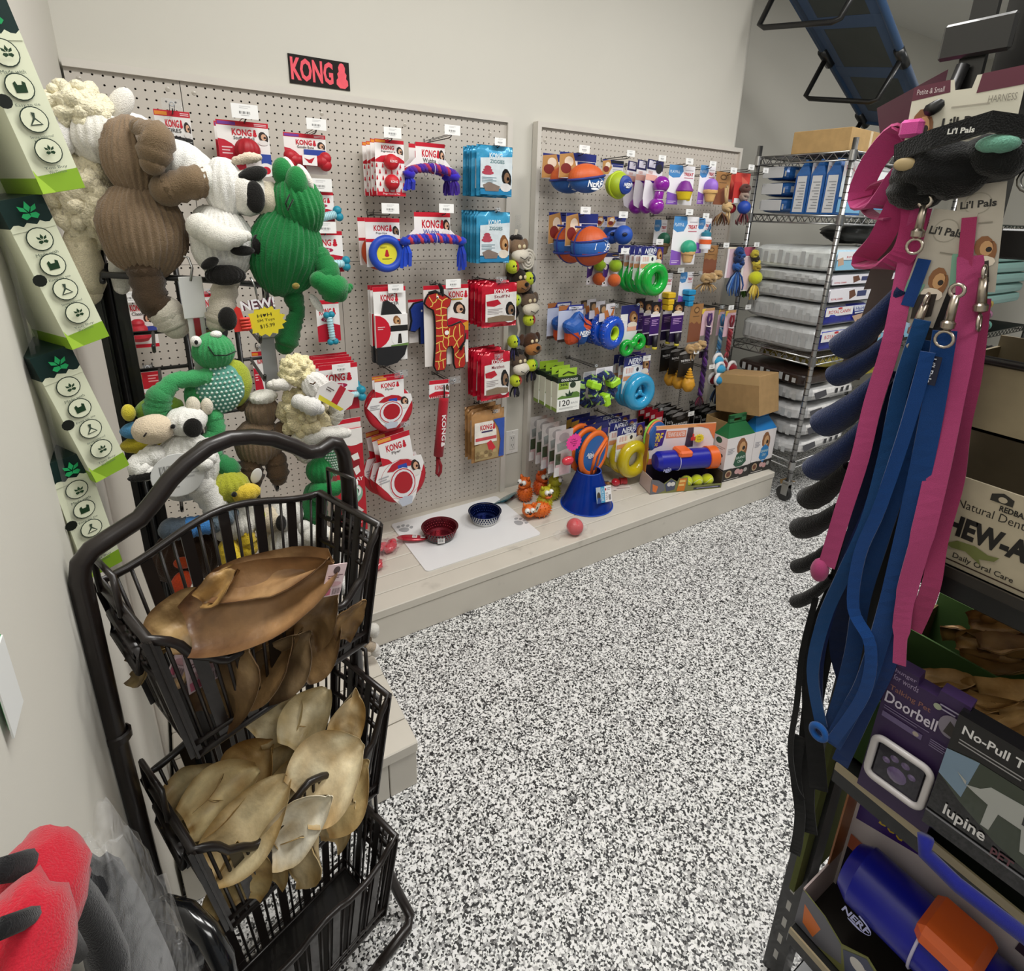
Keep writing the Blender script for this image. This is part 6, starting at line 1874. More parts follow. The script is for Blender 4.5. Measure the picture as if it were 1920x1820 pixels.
# ---------------------------------------------------------------- chrome wire shelving with bags, and the cot above it
def shelving(lab, x0, x1, y0, y1, levels, name='wire_shelving', top=76, col='a9a9a8', casters=True):
 T = thing(name, lab, 'shelving', (x0, y0, 0))
 w_, d_ = x1 - x0, y1 - y0
 zb = 5 if casters else 0
 for px in (0, w_):
  for py in (0, d_):
   m = MB()
   m.tube([(px, py, zb), (px, py, top)], .52, col, 12)
   o = m.build('post', 'metal', T)
   m = MB()
   for i in range(int((top - zb - 3) / 1.4)):
    m.tube([(px, py, zb + 2 + i * 1.4), (px, py, zb + 2.18 + i * 1.4)], .535, '4a4a4a', 10)
   m.build('groove', 'metal', o, kindtag='stuff')
   if casters:
    c = MB()
    c.lathe([(0, -.5), (1.5, -.5), (1.75, -.3), (1.75, .3), (1.5, .5), (0, .5)], '222222', 20, 'x', (px, py + .6, 1.75))
    c.build('caster_wheel', 'rubber', T)
    c = MB()
    c.box((px - .75, py - .5, 1.6), (px - .6, py + 1, 4.4), '9a9a98')
    c.box((px + .6, py - .5, 1.6), (px + .75, py + 1, 4.4), '9a9a98')
    c.box((px - .75, py - .6, 4.2), (px + .75, py + 1, 5), '9a9a98', .1)
    c.build('caster_fork', 'metal', T)
 for z in levels:
  m = MB()
  for dz in (0, -1.5):
   m.tube([(0, 0, z + dz), (w_, 0, z + dz), (w_, d_, z + dz), (0, d_, z + dz), (0, 0, z + dz)], .17, col, 6)
  def zig(a, b, n):
   P = []
   for i in range(n + 1):
    t = i / n
    P.append((a[0] + (b[0] - a[0]) * t, a[1] + (b[1] - a[1]) * t, z - (.05 if (i // 1) % 2 else 1.45)))
   m.tube(P, .11, col, 5)
  for a, b in (((0, 0), (w_, 0)), ((0, d_), (w_, d_)), ((0, 0), (0, d_)), ((w_, 0), (w_, d_))):
   L_ = abs(b[0] - a[0]) + abs(b[1] - a[1])
   zig(a, b, int(L_ / 1.25) // 2 * 2)
  o = m.build('shelf', 'metal', T)
  m = MB()
  for i in range(1, int(w_ / 1.0)):
   m.tube([(i * 1.0, 0, z + .1), (i * 1.0, d_, z + .1)], .07, col, 4, caps=False)
  for py in (d_ * .33, d_ * .66):
   m.tube([(0, py, z - .1), (w_, py, z - .1)], .15, col, 5)
  m.build('deck_wire', 'metal', o, kindtag='stuff')
  for px in (0, w_):
   for py in (0, d_):
    MB().lathe([(.56, -1.7), (.75, -1.6), (.7, .2), (.56, .25)], col, 12, 'z', (px, py, z)).build('collar', 'metal', o)
 return T

def flat_bag(lab, lo, hi, side, front, L_, group, kind='bag', e=.28, top=None, seed=0):
 T = thing('food_bag', lab, 'bag', lo, (0, 0, 0), group)
 d = [b - a for a, b in zip(lo, hi)]
 m = MB()
 pillow(m, (0, 0, 0), tuple(d), lambda n: front if n.y < -.93 else (top if top and n.z > .8 else side), e, 28, 12, .05, seed)
 m.build('sack', kind, T)
 if L_:
  m = MB()
  layers(m, d[0] * .86, d[2] * .74, L_, -.12, d[0] * .07, d[2] * .87)
  m.build('front_print', 'card', T)
 m = MB()
 for i in range(9):
  y = d[1] * (.12 + .09 * i)
  m.add([(-.1, y, d[2] * .25), (-.1, y + d[1] * .05, d[2] * .25), (-.1, y + d[1] * .05, d[2] * (.6 + .1 * (i % 3))), (-.1, y, d[2] * (.6 + .1 * (i % 3)))], [(0, 1, 2, 3)], 'aaacac')
 m.build('side_print', 'card', T, kindtag='stuff')
 return T

def shelves():
 SX, SY0, SY1 = 106.6, -25.6, -5.4
 shelving('tall chrome wire shelving on casters stacked with food bags, nearest the pegboard', SX, 154, SY0, SY1, (9.5, 33.2, 61.6, 73.2), top=75.5)
 RC = [('r', 0, 0, .6, .5, 'f0eeee'), ('t', 'ROYAL CANIN', .06, .16, .54, .36, 'c83440', .01), ('e', .3, .08, .05, .06, 'c83440'), ('p', [(.6, 0), (1, 0), (1, .45), (.66, .5)], 'd8dcea'), ('t', 'Hairball', .66, .1, .96, .3, '34489a', .01), ('r', .62, .34, .94, .4, '34489a'), ('p', [(.6, .62), (.9, .5), (1, .9), (.7, 1)], 'c8a890')]
 RB = [('r', 0, 0, .7, .45, 'eef2f6'), ('t', 'ROYAL CANIN', .2, .24, .66, .36, 'c83440', .01), ('e', .42, .12, .05, .08, 'd06070'), ('p', [(0, .5), (1, .45), (1, 1), (0, 1)], '8cc4e0'), ('p', [(.02, .4), (.12, .3), (.16, .7), (.04, .8)], 'c8a890')]
 RW = [('r', 0, 0, 1, 1, 'eceaf0'), ('p', [(.42, .2), (.54, .1), (.6, .6), (.46, .9)], '6a4434'), ('r', .62, .24, .84, .7, '3c4470'), ('t', 'ROYAL CANIN', .05, .7, .3, .85, 'c83440', .01)]
 zs = [33.5, 39.3, 44.3, 47.9, 50.6, 55.6]
 F_ = [('24329c', RC), ('2430a0', RC), ('e4e2ea', RW), ('e6e4ec', RW), ('b8d8ea', RB)]
 names = ['lowest grey backed bag with a dark blue front', 'second lowest grey backed bag with a dark blue front', 'middle grey bag with a white front and cat picture', 'thin grey bag under the topmost white one', 'topmost white bag with a pale blue front']
 for i in range(5):
  flat_bag(names[i] + ' beside the shelf post', (107.2, -25.3 + .1 * (i % 2), zs[i]), (128 - .6 * (i % 3), -6.2, zs[i + 1] - .1), 'b9bbbb' if i < 4 else 'd6dad8', F_[i][0], F_[i][1], 'big bags on the middle shelf', seed=i)
  flat_bag(names[i].replace('bag', 'sack', 1) + ' in the next stack', (129.5, -25.2, zs[i]), (150.5, -7, zs[i + 1] - .3), 'b4b6b6', ('a8c4dc', 'c0ccd8', 'd8c8a0', 'e4e2ea', 'a8d0e6')[i], RB if i in (0, 4) else RW, 'big bags on the middle shelf', seed=i + 9)
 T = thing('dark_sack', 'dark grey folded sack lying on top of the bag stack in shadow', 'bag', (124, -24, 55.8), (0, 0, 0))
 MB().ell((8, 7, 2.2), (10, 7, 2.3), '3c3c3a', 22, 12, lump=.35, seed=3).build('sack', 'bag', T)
 # upper shelf
 for i in range(3):
  flat_bag('lying silver and blue bag at the back of the upper shelf, %s' % ('lowest', 'middle', 'topmost')[i], (107.4, -13.5 + .3 * i, 61.9 + i * 3.3), (120, -6, 65 + i * 3.3), '2a5c9c', 'c4c8cc', None, 'lying bags on the upper shelf', 'foil', .45, seed=i)
  T = thing('bag_label', 'grey printed side panel of a lying bag, %s' % ('lowest', 'middle', 'topmost')[i], 'label', (107.25, -12.4 + .3 * i, 62.4 + i * 3.3), (0, 0, 0), 'grey panels of the lying bags')
  m = MB()
  m.box((-.1, .4, 0), (.05, 5.2, 2.2), 'c0c2c4', .1)
  m.build('panel', 'card', T)
 for i in range(3):
  y0 = -17.4 - 3.2 * i
  T = thing('standing_bag', 'standing white and blue bag with a grey text panel, %s' % ('farthest from the post', 'middle one', 'nearest the post')[i], 'bag', (107.4, y0, 61.9), (0, 0, 0), 'standing bags on the upper shelf')
  m = MB()
  h = 10.4
  m.add([(0, 0, 0), (0, 3.1, 0), (9, 3.1, 0), (9, 0, 0), (0, .1, h * .72), (0, 3.0, h * .72), (9, 3, h * .72), (9, .1, h * .72), (.5, 1.3, h), (.5, 1.7, h), (8.5, 1.7, h), (8.5, 1.3, h)], [(0, 1, 5, 4), (4, 5, 9, 8), (0, 4, 7, 3), (4, 8, 11, 7), (1, 2, 6, 5), (5, 6, 10, 9), (3, 7, 6, 2), (7, 11, 10, 6), (8, 9, 10, 11)], '2560a6')
  m.build('sack', 'foil', T)
  m = MB()
  m.add([(-.05, .5, .3), (-.05, 2.7, .3), (-.05, 2.6, h * .7), (-.05, .6, h * .7)], [(0, 1, 2, 3)], 'cfd1d3')
  for k in range(10):
   m.add([(-.07, .8, 1 + k * .55), (-.07, 2.3 - .3 * (k % 3), 1 + k * .55), (-.07, 2.3 - .3 * (k % 3), 1.2 + k * .55), (-.07, .8, 1.2 + k * .55)], [(0, 1, 2, 3)], '8e9296')
  m.build('text_panel', 'card', T)
  m = MB()
  layers(m, 8.6, 9.6, [('r', 0, 0, 1, .3, 'ece8ea'), ('t', 'ROYAL CANIN', .1, .1, .9, .2, 'c04450', .01), ('r', 0, .3, 1, .7, 'dfe8ea'), ('p', [(0, .75), (1, .7), (1, 1), (0, 1)], '7cb4d8')], -.02, .2, 10)
  m.build('front_print', 'card', T)
 for i, (c, L_) in enumerate((('dfe6e8', [('r', 0, 0, 1, .66, 'eef2f4'), ('t', 'ROYAL CANIN', .3, .2, .9, .3, 'd06070', .01), ('p', [(0, .74), (1, .66), (1, 1), (0, 1)], '5aa6d8')]), ('e6eae4', [('r', 0, 0, 1, .7, 'f0f2ee'), ('t', 'ROYAL CANIN', .1, .14, .7, .24, 'd06070', .01), ('l', .2, .4, .8, .6, 3, '9aa09a'), ('r', 0, .76, 1, 1, '8cc030')]), ('d6dcd6', [('r', 0, 0, 1, .3, 'a8c83c'), ('l', .2, .4, .8, .6, 3, '9aa09a')]))):
  T = flat_bag('white upright bag with a %s lower band on the upper shelf front' % ('blue', 'lime green', 'pale')[i], (117.4 + 9.6 * i, -25, 61.9), (126.6 + 9.6 * i, -17, 71.6), 'd4d8da', c, L_, 'upright bags at the front of the upper shelf', e=.35, seed=i)
 # lower shelf
 lw = ['lowest', 'second', 'third', 'topmost']
 for i in range(4):
  flat_bag('plump white bag with a silver side on the bottom shelf, %s' % lw[i], (107.3 + .5 * (i % 2), -25.1, 9.8 + 4.1 * i), (130, -7, 13.7 + 4.1 * i), 'b6b6b6', 'e4e2e0', [('p', [(.06, .2), (.3, .1), (.34, .6), (.12, .8)], '4a4a50'), ('r', .5, .2, .56, .6, '303034'), ('r', .62, .2, .68, .6, '303034'), ('r', .74, .2, .8, .6, '303034'), ('l', .4, .7, .9, .9, 2, '8a8a8a')], 'white bags on the bottom shelf', e=.4, seed=i + 3)
 flat_bag('dark brown bag lying across the white bags on the bottom shelf', (107.2, -24.6, 26.3), (119, -7, 29.2), '2a1e1a', '3a2a22', None, 'odd bags on the bottom shelf', seed=8)
 flat_bag('yellow bag with an orange patch on the bottom shelf', (119.2, -25.2, 26.3), (138, -8, 29.6), '9a8a2c', 'b8a83a', [('p', [(.3, .1), (.6, .1), (.55, .6), (.34, .6)], 'd8742c'), ('r', 0, .7, 1, 1, 'a89a30')], 'odd bags on the bottom shelf', seed=9)
 flat_bag('olive bag on top of the yellow bag under the shelf', (112, -24.6, 29.8), (136, -8, 31.9), '8a7c30', '8c8234', [('p', [(.6, .3), (.7, .1), (.8, .5)], '201c14')], 'odd bags on the bottom shelf', seed=7)
 # carton and cot on top
 T = thing('shelf_carton', 'brown carton with torn tape on top of the wire shelving', 'carton', (107.6, -24, 73.4), (0, 0, 3))
 MB().box((0, 0, 0), (20, 11.5, 4.2), 'b0905f', .08).build('carton', 'carton', T)
 MB().box((7.5, -.02, .2), (8.4, 0, 4.1), 'd8c8a8').build('tape', 'plastic', T)
 bl, br, tl, tr = Vector((147, -4.5, 84.5)), Vector((146, -20.5, 81)), Vector((106, -4.5, 106.5)), Vector((108, -20.5, 104.5))
 T = thing('dog_cot', 'blue raised dog cot with dark mesh panels tilted on top of the shelving', 'dog bed', (146, -12, 82))
 o = Vector((146, -12, 82))
 bl, br, tl, tr = bl - o, br - o, tl - o, tr - o
 nn = (br - bl).cross(tl - bl).normalized()
 if nn.x > 0:
  nn = -nn
 pt = lambda a, b, k=0: tuple((bl * (1 - a) + br * a) * (1 - b) + (tl * (1 - a) + tr * a) * b + nn * k)
 m = MB()
 def quad(a0, a1, b0, b1, col, k=.1):
  m.add([pt(a0, b0, k), pt(a1, b0, k), pt(a1, b1, k), pt(a0, b1, k), pt(a0, b0, -k), pt(a1, b0, -k), pt(a1, b1, -k), pt(a0, b1, -k)], [(0, 1, 2, 3), (7, 6, 5, 4), (0, 4, 5, 1), (1, 5, 6, 2), (2, 6, 7, 3), (3, 7, 4, 0)], col)
 bs = [(0, .1), (.36, .43), (.68, .75), (.92, 1)]
 for b0, b1 in bs:
  quad(0, 1, b0, b1, '3a5274')
 for a0, a1 in ((0, .17), (.83, 1)):
  quad(a0, a1, 0, 1, '3a5274')
 m.build('fabric_border', 'fabric', T)
 m = MB()
 for b0, b1 in ((.1, .36), (.43, .68), (.75, .92)):
  m = MB()
  quad(.17, .83, b0, b1, '39403e', .04)
  m.build('mesh_panel', 'fabric', T)
 m = MB()
 m.tube([pt(0, 0), pt(1, 0), pt(1, 1), pt(0, 1)], .75, '2f4868', 10, closed=True)
 m.build('frame_tube', 'fabric', T)
 for b in (.02, .5, .98):
  for a in (0, 1):
   MB().tube([pt(a, b - .05, .3), pt(a, b + .05, .3)], [1.0, 1.0], '16181a', 8).build('bracket', 'plastic', T)
  m = MB()
  k = 8.5 if b > .1 else 10.5
  m.tube([pt(0, b, .5), pt(0, b - .03, k), pt(.08, b - .035, k + .4), pt(.92, b - .035, k + .4), pt(1, b - .03, k), pt(1, b, .5)], .55, '141414', 8)
  m.build('leg', 'wire', T)
 # ---- the next unit to the right
 shelving('dark wire shelving further right along the back wall with toys and mats', 160, 226, -26, -8, (9, 31, 61), 'wire_shelving', 68, '6a6c6a', False)
 q = random.Random(2)
 for i in range(7):
  T = thing('folded_mat', 'teal folded pad in the tall stack on the far shelf, %s' % ['lowest', 'second', 'third', 'fourth', 'fifth', 'sixth', 'topmost'][i], 'mat', (194, -24, 38.4 + i * 3.1), (0, 0, q.uniform(-1, 1)), 'teal folded pads')
  pillow(MB(), (0, 0, 0), (30, 15, 3.05), '84b4ac', .25, 20, 8).build('pad', 'fabric', T)
 cols = ['5cae9c', 'b06a90', 'c8a83c', '58a898', 'b4709a', 'c4a83a']
 for i in range(12):
  T = thing('rolled_toy', 'dark rolled toy with a %s band on the far shelf, number %s from the left' % (('teal', 'pink', 'yellow')[i % 3], ['first', 'second', 'third', 'fourth', 'fifth', 'sixth', 'seventh', 'eighth', 'ninth', 'tenth', 'eleventh', 'last'][i]), 'dog toy', (170 + 8.2 * (i // 3) + 1.5 * (i % 3), -25 + (i % 3), 33 + 2.9 * (i % 3)), (0, 0, 10), 'banded rolls on the far shelf')
  m = MB()
  m.lathe([(0, -3.4), (1.0, -3.3), (1.45, -2.4), (1.45, 3)], '3a2e2c', 14, 'x')
  m.build('roll', 'plastic', T)
  MB().lathe([(1.5, -.8), (1.52, -.7), (1.52, 2.2), (1.5, 2.3)], cols[i % 6], 14, 'x').build('band', 'card', T)
 for i in range(6):
  T = thing('white_pack', 'white and yellow pack standing on the far shelf left part, %s' % behind(i % 3) + (' upper' if i > 2 else ' lower'), 'bag', (161 + 2.6 * (i % 3), -25.2, 31.3 + (0 if i < 3 else 8)), (0, 0, 0), 'pale packs on the far shelf')
  pillow(MB(), (0, 0, 0), (2.5, 6, 7.6), ('dedcd6', 'd8cfa8', 'c9cdd2')[i % 3], .35, 16, 8).build('pack', 'bag', T)
 for i in range(26):
  x_ = 163 + (i % 9) * 6.6
  z_ = 11.5 + (i // 9) * 5.6
  dk = ['1c1a1a', '2a2226', '45302c', '161616'][i % 4]
  T = thing('plush_bundle', 'dark bundled toy with a %s label on the lowest far shelf, column %s row %s' % (('pink', 'teal', 'orange')[i % 3], ['one', 'two', 'three', 'four', 'five', 'six', 'seven', 'eight', 'nine'][i % 9], ['one', 'two', 'three'][i // 9]), 'dog toy', (x_, -23 + q.uniform(-1, 1), z_), (0, 0, q.uniform(-20, 20)), 'bundled toys on the far shelf')
  MB().ell((0, 0, 0), (3.1, 2.8, 2.5), dk, 14, 9, lump=.3, seed=i).build('bundle', 'felt', T)
  MB().box((-1.2, -3.0, -.6), (1.4, -2.6, .8), ('b0648c', '4cab9a', 'c06a48')[i % 3], .1).build('label', 'card', T)
shelves()
T = thing('floor_leaf', 'torn scrap of brown cardboard on the floor by the shelving caster', 'scrap', (116, -20, .02), (0, 0, 20))
MB().prism([(-2, -1), (0, -1.6), (2.4, -.4), (1.2, .4), (1.6, 1.6), (-.4, .8), (-2.2, 1.2)], -.05, .05, 'b8935e').build('scrap', 'carton', T)
T.rotation_euler = (R(90), 0, R(20))
# ---------------------------------------------------------------- three tier wire basket stand with dried ears
BK = '1d1613'
def basket_stand():
 T = thing('basket_stand', 'dark brown wire stand of three tapered baskets with an arched handle, left foreground', 'basket stand', (-3.93, -55.7, 0), (0, 0, 19.3))
 arch = [(-7.78,1,42.92), (-7.6,1,43.72), (-7.08,1,44.21), (-6.3,1,44.49), (-4.9,1,44.95), (-4.1,1,45.66), (-3.26,1,46.51), (-2.33,1,47.16), (-1.16,1,47.72), (0.02,1,47.86), (1.21,1,47.62), (2.45,1,47.11), (3.75,1,46.21), (4.59,1,45.5), (5.45,1,45.29), (6.35,1,45.6), (6.9,1,45.35), (7.25,1,44.54), (7.44,1,42.47)]
 m = MB()
 m.tube([(-7.8, 1, 19), (-7.9, 1, 32)] + arch + [(7.1, 1, 32), (7.0, 1, 19)], .48, BK, 10)
 m.build('handle_frame', 'wire', T)
 for sx in (-1, 1):
  x = 7.05 * sx if sx > 0 else -7.8
  m = MB()
  m.tube([(x, 1, 19.4), (x, 1, 12), (x + sx * .3, .2, 7), (x + sx * .8, -1.6, 2.5), (x + sx * 1.1, -2.7, .5), (x + sx * .4, -3.3, .48), (x - sx * 3, -3.4, .48)], .42, BK, 9)
  m.build('leg', 'wire', T)
  m = MB()
  m.tube([(x, 1, 10), (x, 3, 4), (x, 3.6, .4)], .4, BK, 8)
  m.build('leg', 'wire', T)
  for z in (18.9, 33):
   MB().lathe([(.5, -.3), (.62, -.2), (.62, .2), (.5, .3)], BK, 12, 'z', (x, 1, z)).build('joint_collar', 'wire', T)
 MB().tube([(-4.8, -3.4, .48), (4.1, -3.4, .48)], .42, BK, 8).build('foot_bar', 'wire', T)
 L_, D = 6.65, 3.3
 def dip(t):
  K = [(0, 0), (.06, -.6), (.14, -2.2), (.24, -3.3), (.34, -3.2), (.43, -2.0), (.5, -1.6), (.57, -2.0), (.66, -3.6), (.76, -4.2), (.87, -3.2), (.95, -1), (1, 0)]
  for (a, b), (c, d) in zip(K, K[1:]):
   if t <= c:
    q = (t - a) / (c - a)
    q = q * q * (3 - 2 * q)
    return b + (d - b) * q
  return 0
 def basket(zt, zb, dips):
  B = bpy.data.objects.new('basket', None)
  k = .82
  rim = []
  n = 34
  fr = [(-L_ + 2 * L_ * i / n, -D - .25 * math.sin(PI * i / n), zt + dips * dip(i / n)) for i in range(n + 1)]
  bkp = [(L_ - 2 * L_ * i / 20, D, zt + 1.5 * math.sin(PI * i / 20) ** 2) for i in range(21)]
  m = MB()
  m.tube(fr + bkp, .24, BK, 8, closed=True)
  b = m.build('basket', 'wire', T)
  m = MB()
  q = [(-L_ * k, -D * k, zb), (L_ * k, -D * k, zb), (L_ * k, D * k, zb), (-L_ * k, D * k, zb)]
  m.tube(q, .24, BK, 8, closed=True)
  m.tube([(a[0] * 1.02, a[1] * 1.05, zb + .9) for a in q], .17, BK, 7, closed=True)
  m.build('lower_ring', 'wire', b)
  MB().box((-L_ * k, -D * k, zb - .12), (L_ * k, D * k, zb + .05), '100d0c').build('base_plate', 'wire', b)
  def run(P, nb):
   for i in range(nb + 1):
    t = i / nb
    top, bot = P(t)
    m = MB()
    if i % 3 == 0:
     d = (Vector(P(min(1, t + .02))[0]) - Vector(P(max(0, t - .02))[0]))
     d.z = 0
     m.ribbon([top, bot], .62, BK, .12, tuple(d.normalized()))
     m.build('flat_bar', 'wire', b)
    else:
     m.tube([top, bot], .1, BK, 6)
     m.build('wire', 'wire', b)
  run(lambda t: ((-L_ + 2 * L_ * t, -D - .25 * math.sin(PI * t), zt + dips * dip(t)), ((-L_ + 2 * L_ * t) * k, -D * k, zb)), 21)
  run(lambda t: ((-L_ + 2 * L_ * t, D, zt + 1.5 * math.sin(PI * t) ** 2), ((-L_ + 2 * L_ * t) * k, D * k, zb)), 18)
  for sx in (-1, 1):
   run(lambda t: ((sx * L_, -D + 2 * D * t, zt), (sx * L_ * k, (-D + 2 * D * t) * k, zb)), 9)
   for z, sh in ((zt - 1.6, .96), (zt - 3.4, .92)):
    MB().tube([(sx * L_ * sh, -D * sh, z), (sx * (L_ + .3) * sh, 0, z), (sx * L_ * sh, D * sh, z)], .18, BK, 7).build('side_rail', 'wire', b)
   MB().tube([(sx * (L_ + .2), 2.4, zt), (sx * (L_ + .2), 2.4, zt + 2.1), (sx * (L_ + .2), -.6, zt + 2.3), (sx * (L_ + .2), -.6, zt)], .16, BK, 7).build('hanger_loop', 'wire', b)
   MB().tube([(sx * (L_ + .1), 2, zt - 1.2), (sx * (L_ + .1), 2.2, zt - 2.6), (sx * (L_ + .2), -1.6, zt - 2.8), (sx * (L_ + .2), -1.8, zt - 1.4)], .2, BK, 7, closed=True).build('hanger_loop', 'wire', b)
 basket(41, 32.3, 1)
 basket(27, 18.3, .95)
 basket(12.6, 4.4, .3)
 return T
basket_stand()

def ear(name, lab, p0, p1, W, col, col2, roll=0, curl=.5, fold=.3, seed=0):
 """dried ear from its broad root p0 to its tip p1, `W` wide, rolled about its length"""
 a_, b_ = Vector(p0), Vector(p1)
 L_ = (b_ - a_).length
 X = (b_ - a_).normalized()
 Z = (Vector((-.05, -.55, .85)) - X * X.dot(Vector((-.05, -.55, .85)))).normalized()
 Y = Z.cross(X)
 T = thing(name, lab, 'pet chew', (a_ + b_) / 2)
 T.rotation_euler = (Matrix((X, Y, Z)).transposed() @ Matrix.Rotation(R(roll), 3, 'X')).to_euler()
 m = MB()
 nu, nv = 20, 10
 P, K = [], []
 c1, c2 = lin(col), lin(col2)
 for j in range(2):
  for a in range(nu + 1):
   u = a / nu
   hw = W / 2 * max(.05, math.sin(PI * (.12 + .85 * u))) ** .6 * (1.08 - .25 * u)
   for b in range(nv + 1):
    v = b / nv * 2 - 1
    n1 = noise.noise(Vector((u * 3, v * 1.5, seed * 1.7)))
    P.append(((u - .5) * L_ + .15 * n1, v * hw + .2 * math.sin(u * 4 + seed), curl * W * .45 * (v * v - .35) + fold * .5 * math.sin(v * 4 + u * 2.5 + seed) + .4 * n1 + .1 * noise.noise(Vector((u * 9, v * 8, seed + 3))) - .09 * j))
    t = max(0, min(1, .35 + .8 * noise.noise(Vector((u * 3.3, v * 2.1, seed * 3.1))) + .5 * max(0, abs(v) - .75) * 3 + (.35 if u < .08 else 0)))
    K.append(tuple(c1[i] * (1 - t) + c2[i] * t for i in range(4)))
 W1 = nv + 1
 o = (nu + 1) * W1
 m.add(P, [], col)
 def face(*f):
  m.f.append(list(f))
  m.c.append([K[i] for i in f])
  m.sm.append(True)
 for a in range(nu):
  for b in range(nv):
   f = (a * W1 + b, a * W1 + b + 1, (a + 1) * W1 + b + 1, (a + 1) * W1 + b)
   face(*f)
   face(*[o + k for k in f[::-1]])
 rim = list(range(W1)) + [a * W1 + nv for a in range(1, nu + 1)] + [nu * W1 + b for b in range(nv - 1, -1, -1)] + [a * W1 for a in range(nu - 1, 0, -1)]
 for i in range(len(rim)):
  j = rim[(i + 1) % len(rim)]
  face(rim[i], j, o + j, o + rim[i])
 m.build('ear', 'chew', T)
 return T

def ears():
 E_ = lambda *a, **k: ear('dried_ear', *a, **k)
 E_('large brown dried ear lying across the upper basket, closest on top', (-7.57,-61.1,40.6), (-0.82,-62.54,43), 4.2, 'a07a50', '5a3c24', 8, .45, .35, seed=1)
 E_('brown dried ear with a pointed tip behind the largest one', (-6.35,-60.25,42), (-0.85,-62.19,43.5), 2.6, 'a8845a', '66462a', -10, .5, .3, seed=2)
 E_('tan brown dried ear at the left in the upper basket', (-8.83,-59.47,39.5), (-6.35,-58.75,41), 3.2, 'b09262', '6e5030', 10, .5, .3, seed=3)
 E_('golden brown ear tip with a twisted stem at the upper left', (-6.91,-60.53,42), (-4.96,-60.56,43), 1.5, 'b08c54', '664826', 0, .7, .3, seed=4)
 E_('dark tan ear standing at the right in the upper basket', (-1.99,-59.14,36.5), (-0.39,-60.61,40), 2.4, '967850', '583c20', 30, .6, .3, seed=5)
 E_('flat dried strip at the right end of the upper basket', (-0.07,-59.22,35.5), (1.3,-59.44,38), 1.6, 'a07e50', '5e4428', 40, .2, .1, seed=6)
 E_('brown ear pressed against the front bars of the upper basket', (-6.95,-59.04,33.2), (-5.3,-60.26,38.5), 3.8, 'a08258', '64482c', 0, .4, .3, seed=7)
 E_('grey brown ear standing low in the middle of the upper basket', (-4.68,-58.72,33.4), (-2.08,-59.91,37.5), 3.4, '947c5a', '523c28', 10, .4, .3, seed=8)
 E_('short pale ear low at the left of the upper basket', (-10.72,-55.88,35.5), (-9.02,-57.87,38), 2.0, 'b09864', '74582e', 0, .5, .3, seed=9)
 for k, (p, rz) in enumerate((((-7.25,-59.29,37.5), 20), ((-7.97,-58.8,38), 50), ((-0.87,-62.63,42.5), 18))):
  T = thing('chew_label', ('pink and white product label hanging in the front of the upper basket', 'torn pale pink label under the left ear', 'small pink barcode card tied to the largest ear')[k], 'label', p, (0, (0, 50, 20)[k], rz))
  s_ = (1, .75, .65)[k]
  m = MB()
  m.box((-.85 * s_, -.03, -1.6 * s_), (.85 * s_, .03, s_), 'e0c8ca')
  layers(m, 1.7 * s_, 2.6 * s_, [('e', .5, .18, .18, .12, '5a4a4a'), ('l', .1, .32, .9, .46, 2, '7a5a60'), ('e', .5, .62, .4, .08, 'c8a0a4'), ('r', .05, .75, .4, .95, 'c86a80'), ('b', .5, .76, .95, .95, '6a5a5c')], -.03, None, s_)
  m.build('paper', 'card', T)
 C_, D_ = 'f2e6c2', 'bc9a64'
 cow = lambda *a, **k: ear('cow_ear', *a, **k)
 cow('large cream ear with a curled right edge in the middle basket', (-3.48,-59.13,24.5), (0.77,-59.05,26.5), 5.2, C_, D_, 0, .55, .35, seed=11)
 cow('upright cream ear with a rounded top against the back bars', (-3.27,-56.11,25.5), (-0.28,-54.21,27.5), 3.4, C_, 'b89e66', 0, .8, .3, seed=12)
 cow('rolled cream chew at the right end of the middle basket', (0.26,-56.8,25), (1.15,-55.95,28), 2.5, 'ead9b2', 'b8924e', 0, 1.2, .2, seed=13)
 cow('smooth cream ear leaning on the left back bars', (-5.13,-54.07,25.5), (-2.06,-53.41,27), 3.6, 'e8dcb8', 'c0a670', 0, .5, .2, seed=14)
 cow('golden brown edged ear low at the back left', (-6.75,-55.16,24), (-4.23,-54.84,25.5), 3.6, 'd4b478', '94692f', 0, .7, .3, seed=15)
 cow('long cream ear with a small hole lying across the front', (-8.69,-59.84,23.5), (-3.75,-58.75,26), 3.9, 'efdcae', 'b8965c', 0, .5, .3, seed=16)
 cow('white ear hanging over the front bars of the middle basket', (-5.66,-60.03,23), (-1.82,-60.97,25.5), 3.1, 'f4efdc', 'ccb68a', 20, .6, .3, seed=17)
 cow('yellowish ear with a scorched edge at the left', (-9.64,-57.51,25), (-5.33,-56.89,26), 3.4, 'ead6a2', 'a07c44', 0, .8, .35, seed=18)
 cow('thin cream ear at the far left of the middle basket', (-10.77,-55.87,24.5), (-7.21,-55.76,26), 2.9, 'e0d0a2', 'b0905e', -10, .7, .3, seed=19)
 cow('cream ear visible through the front bars, lower left', (-7.38,-59.99,19.5), (-7.28,-59.74,24), 3.9, 'dcc48a', 'a9854a', 0, .5, .3, seed=20)
 cow('cream ear visible through the front bars, lower right', (-4.71,-59.95,19.8), (-2.99,-60.89,23.5), 3.6, 'e2cea2', 'b4965e', 0, .5, .3, seed=21)
 cow('cream ear under the curled one at the right front', (-2.39,-59.3,22), (1.07,-58.91,24.5), 3.9, 'e2cd98', 'b2905a', 0, .6, .3, seed=22)
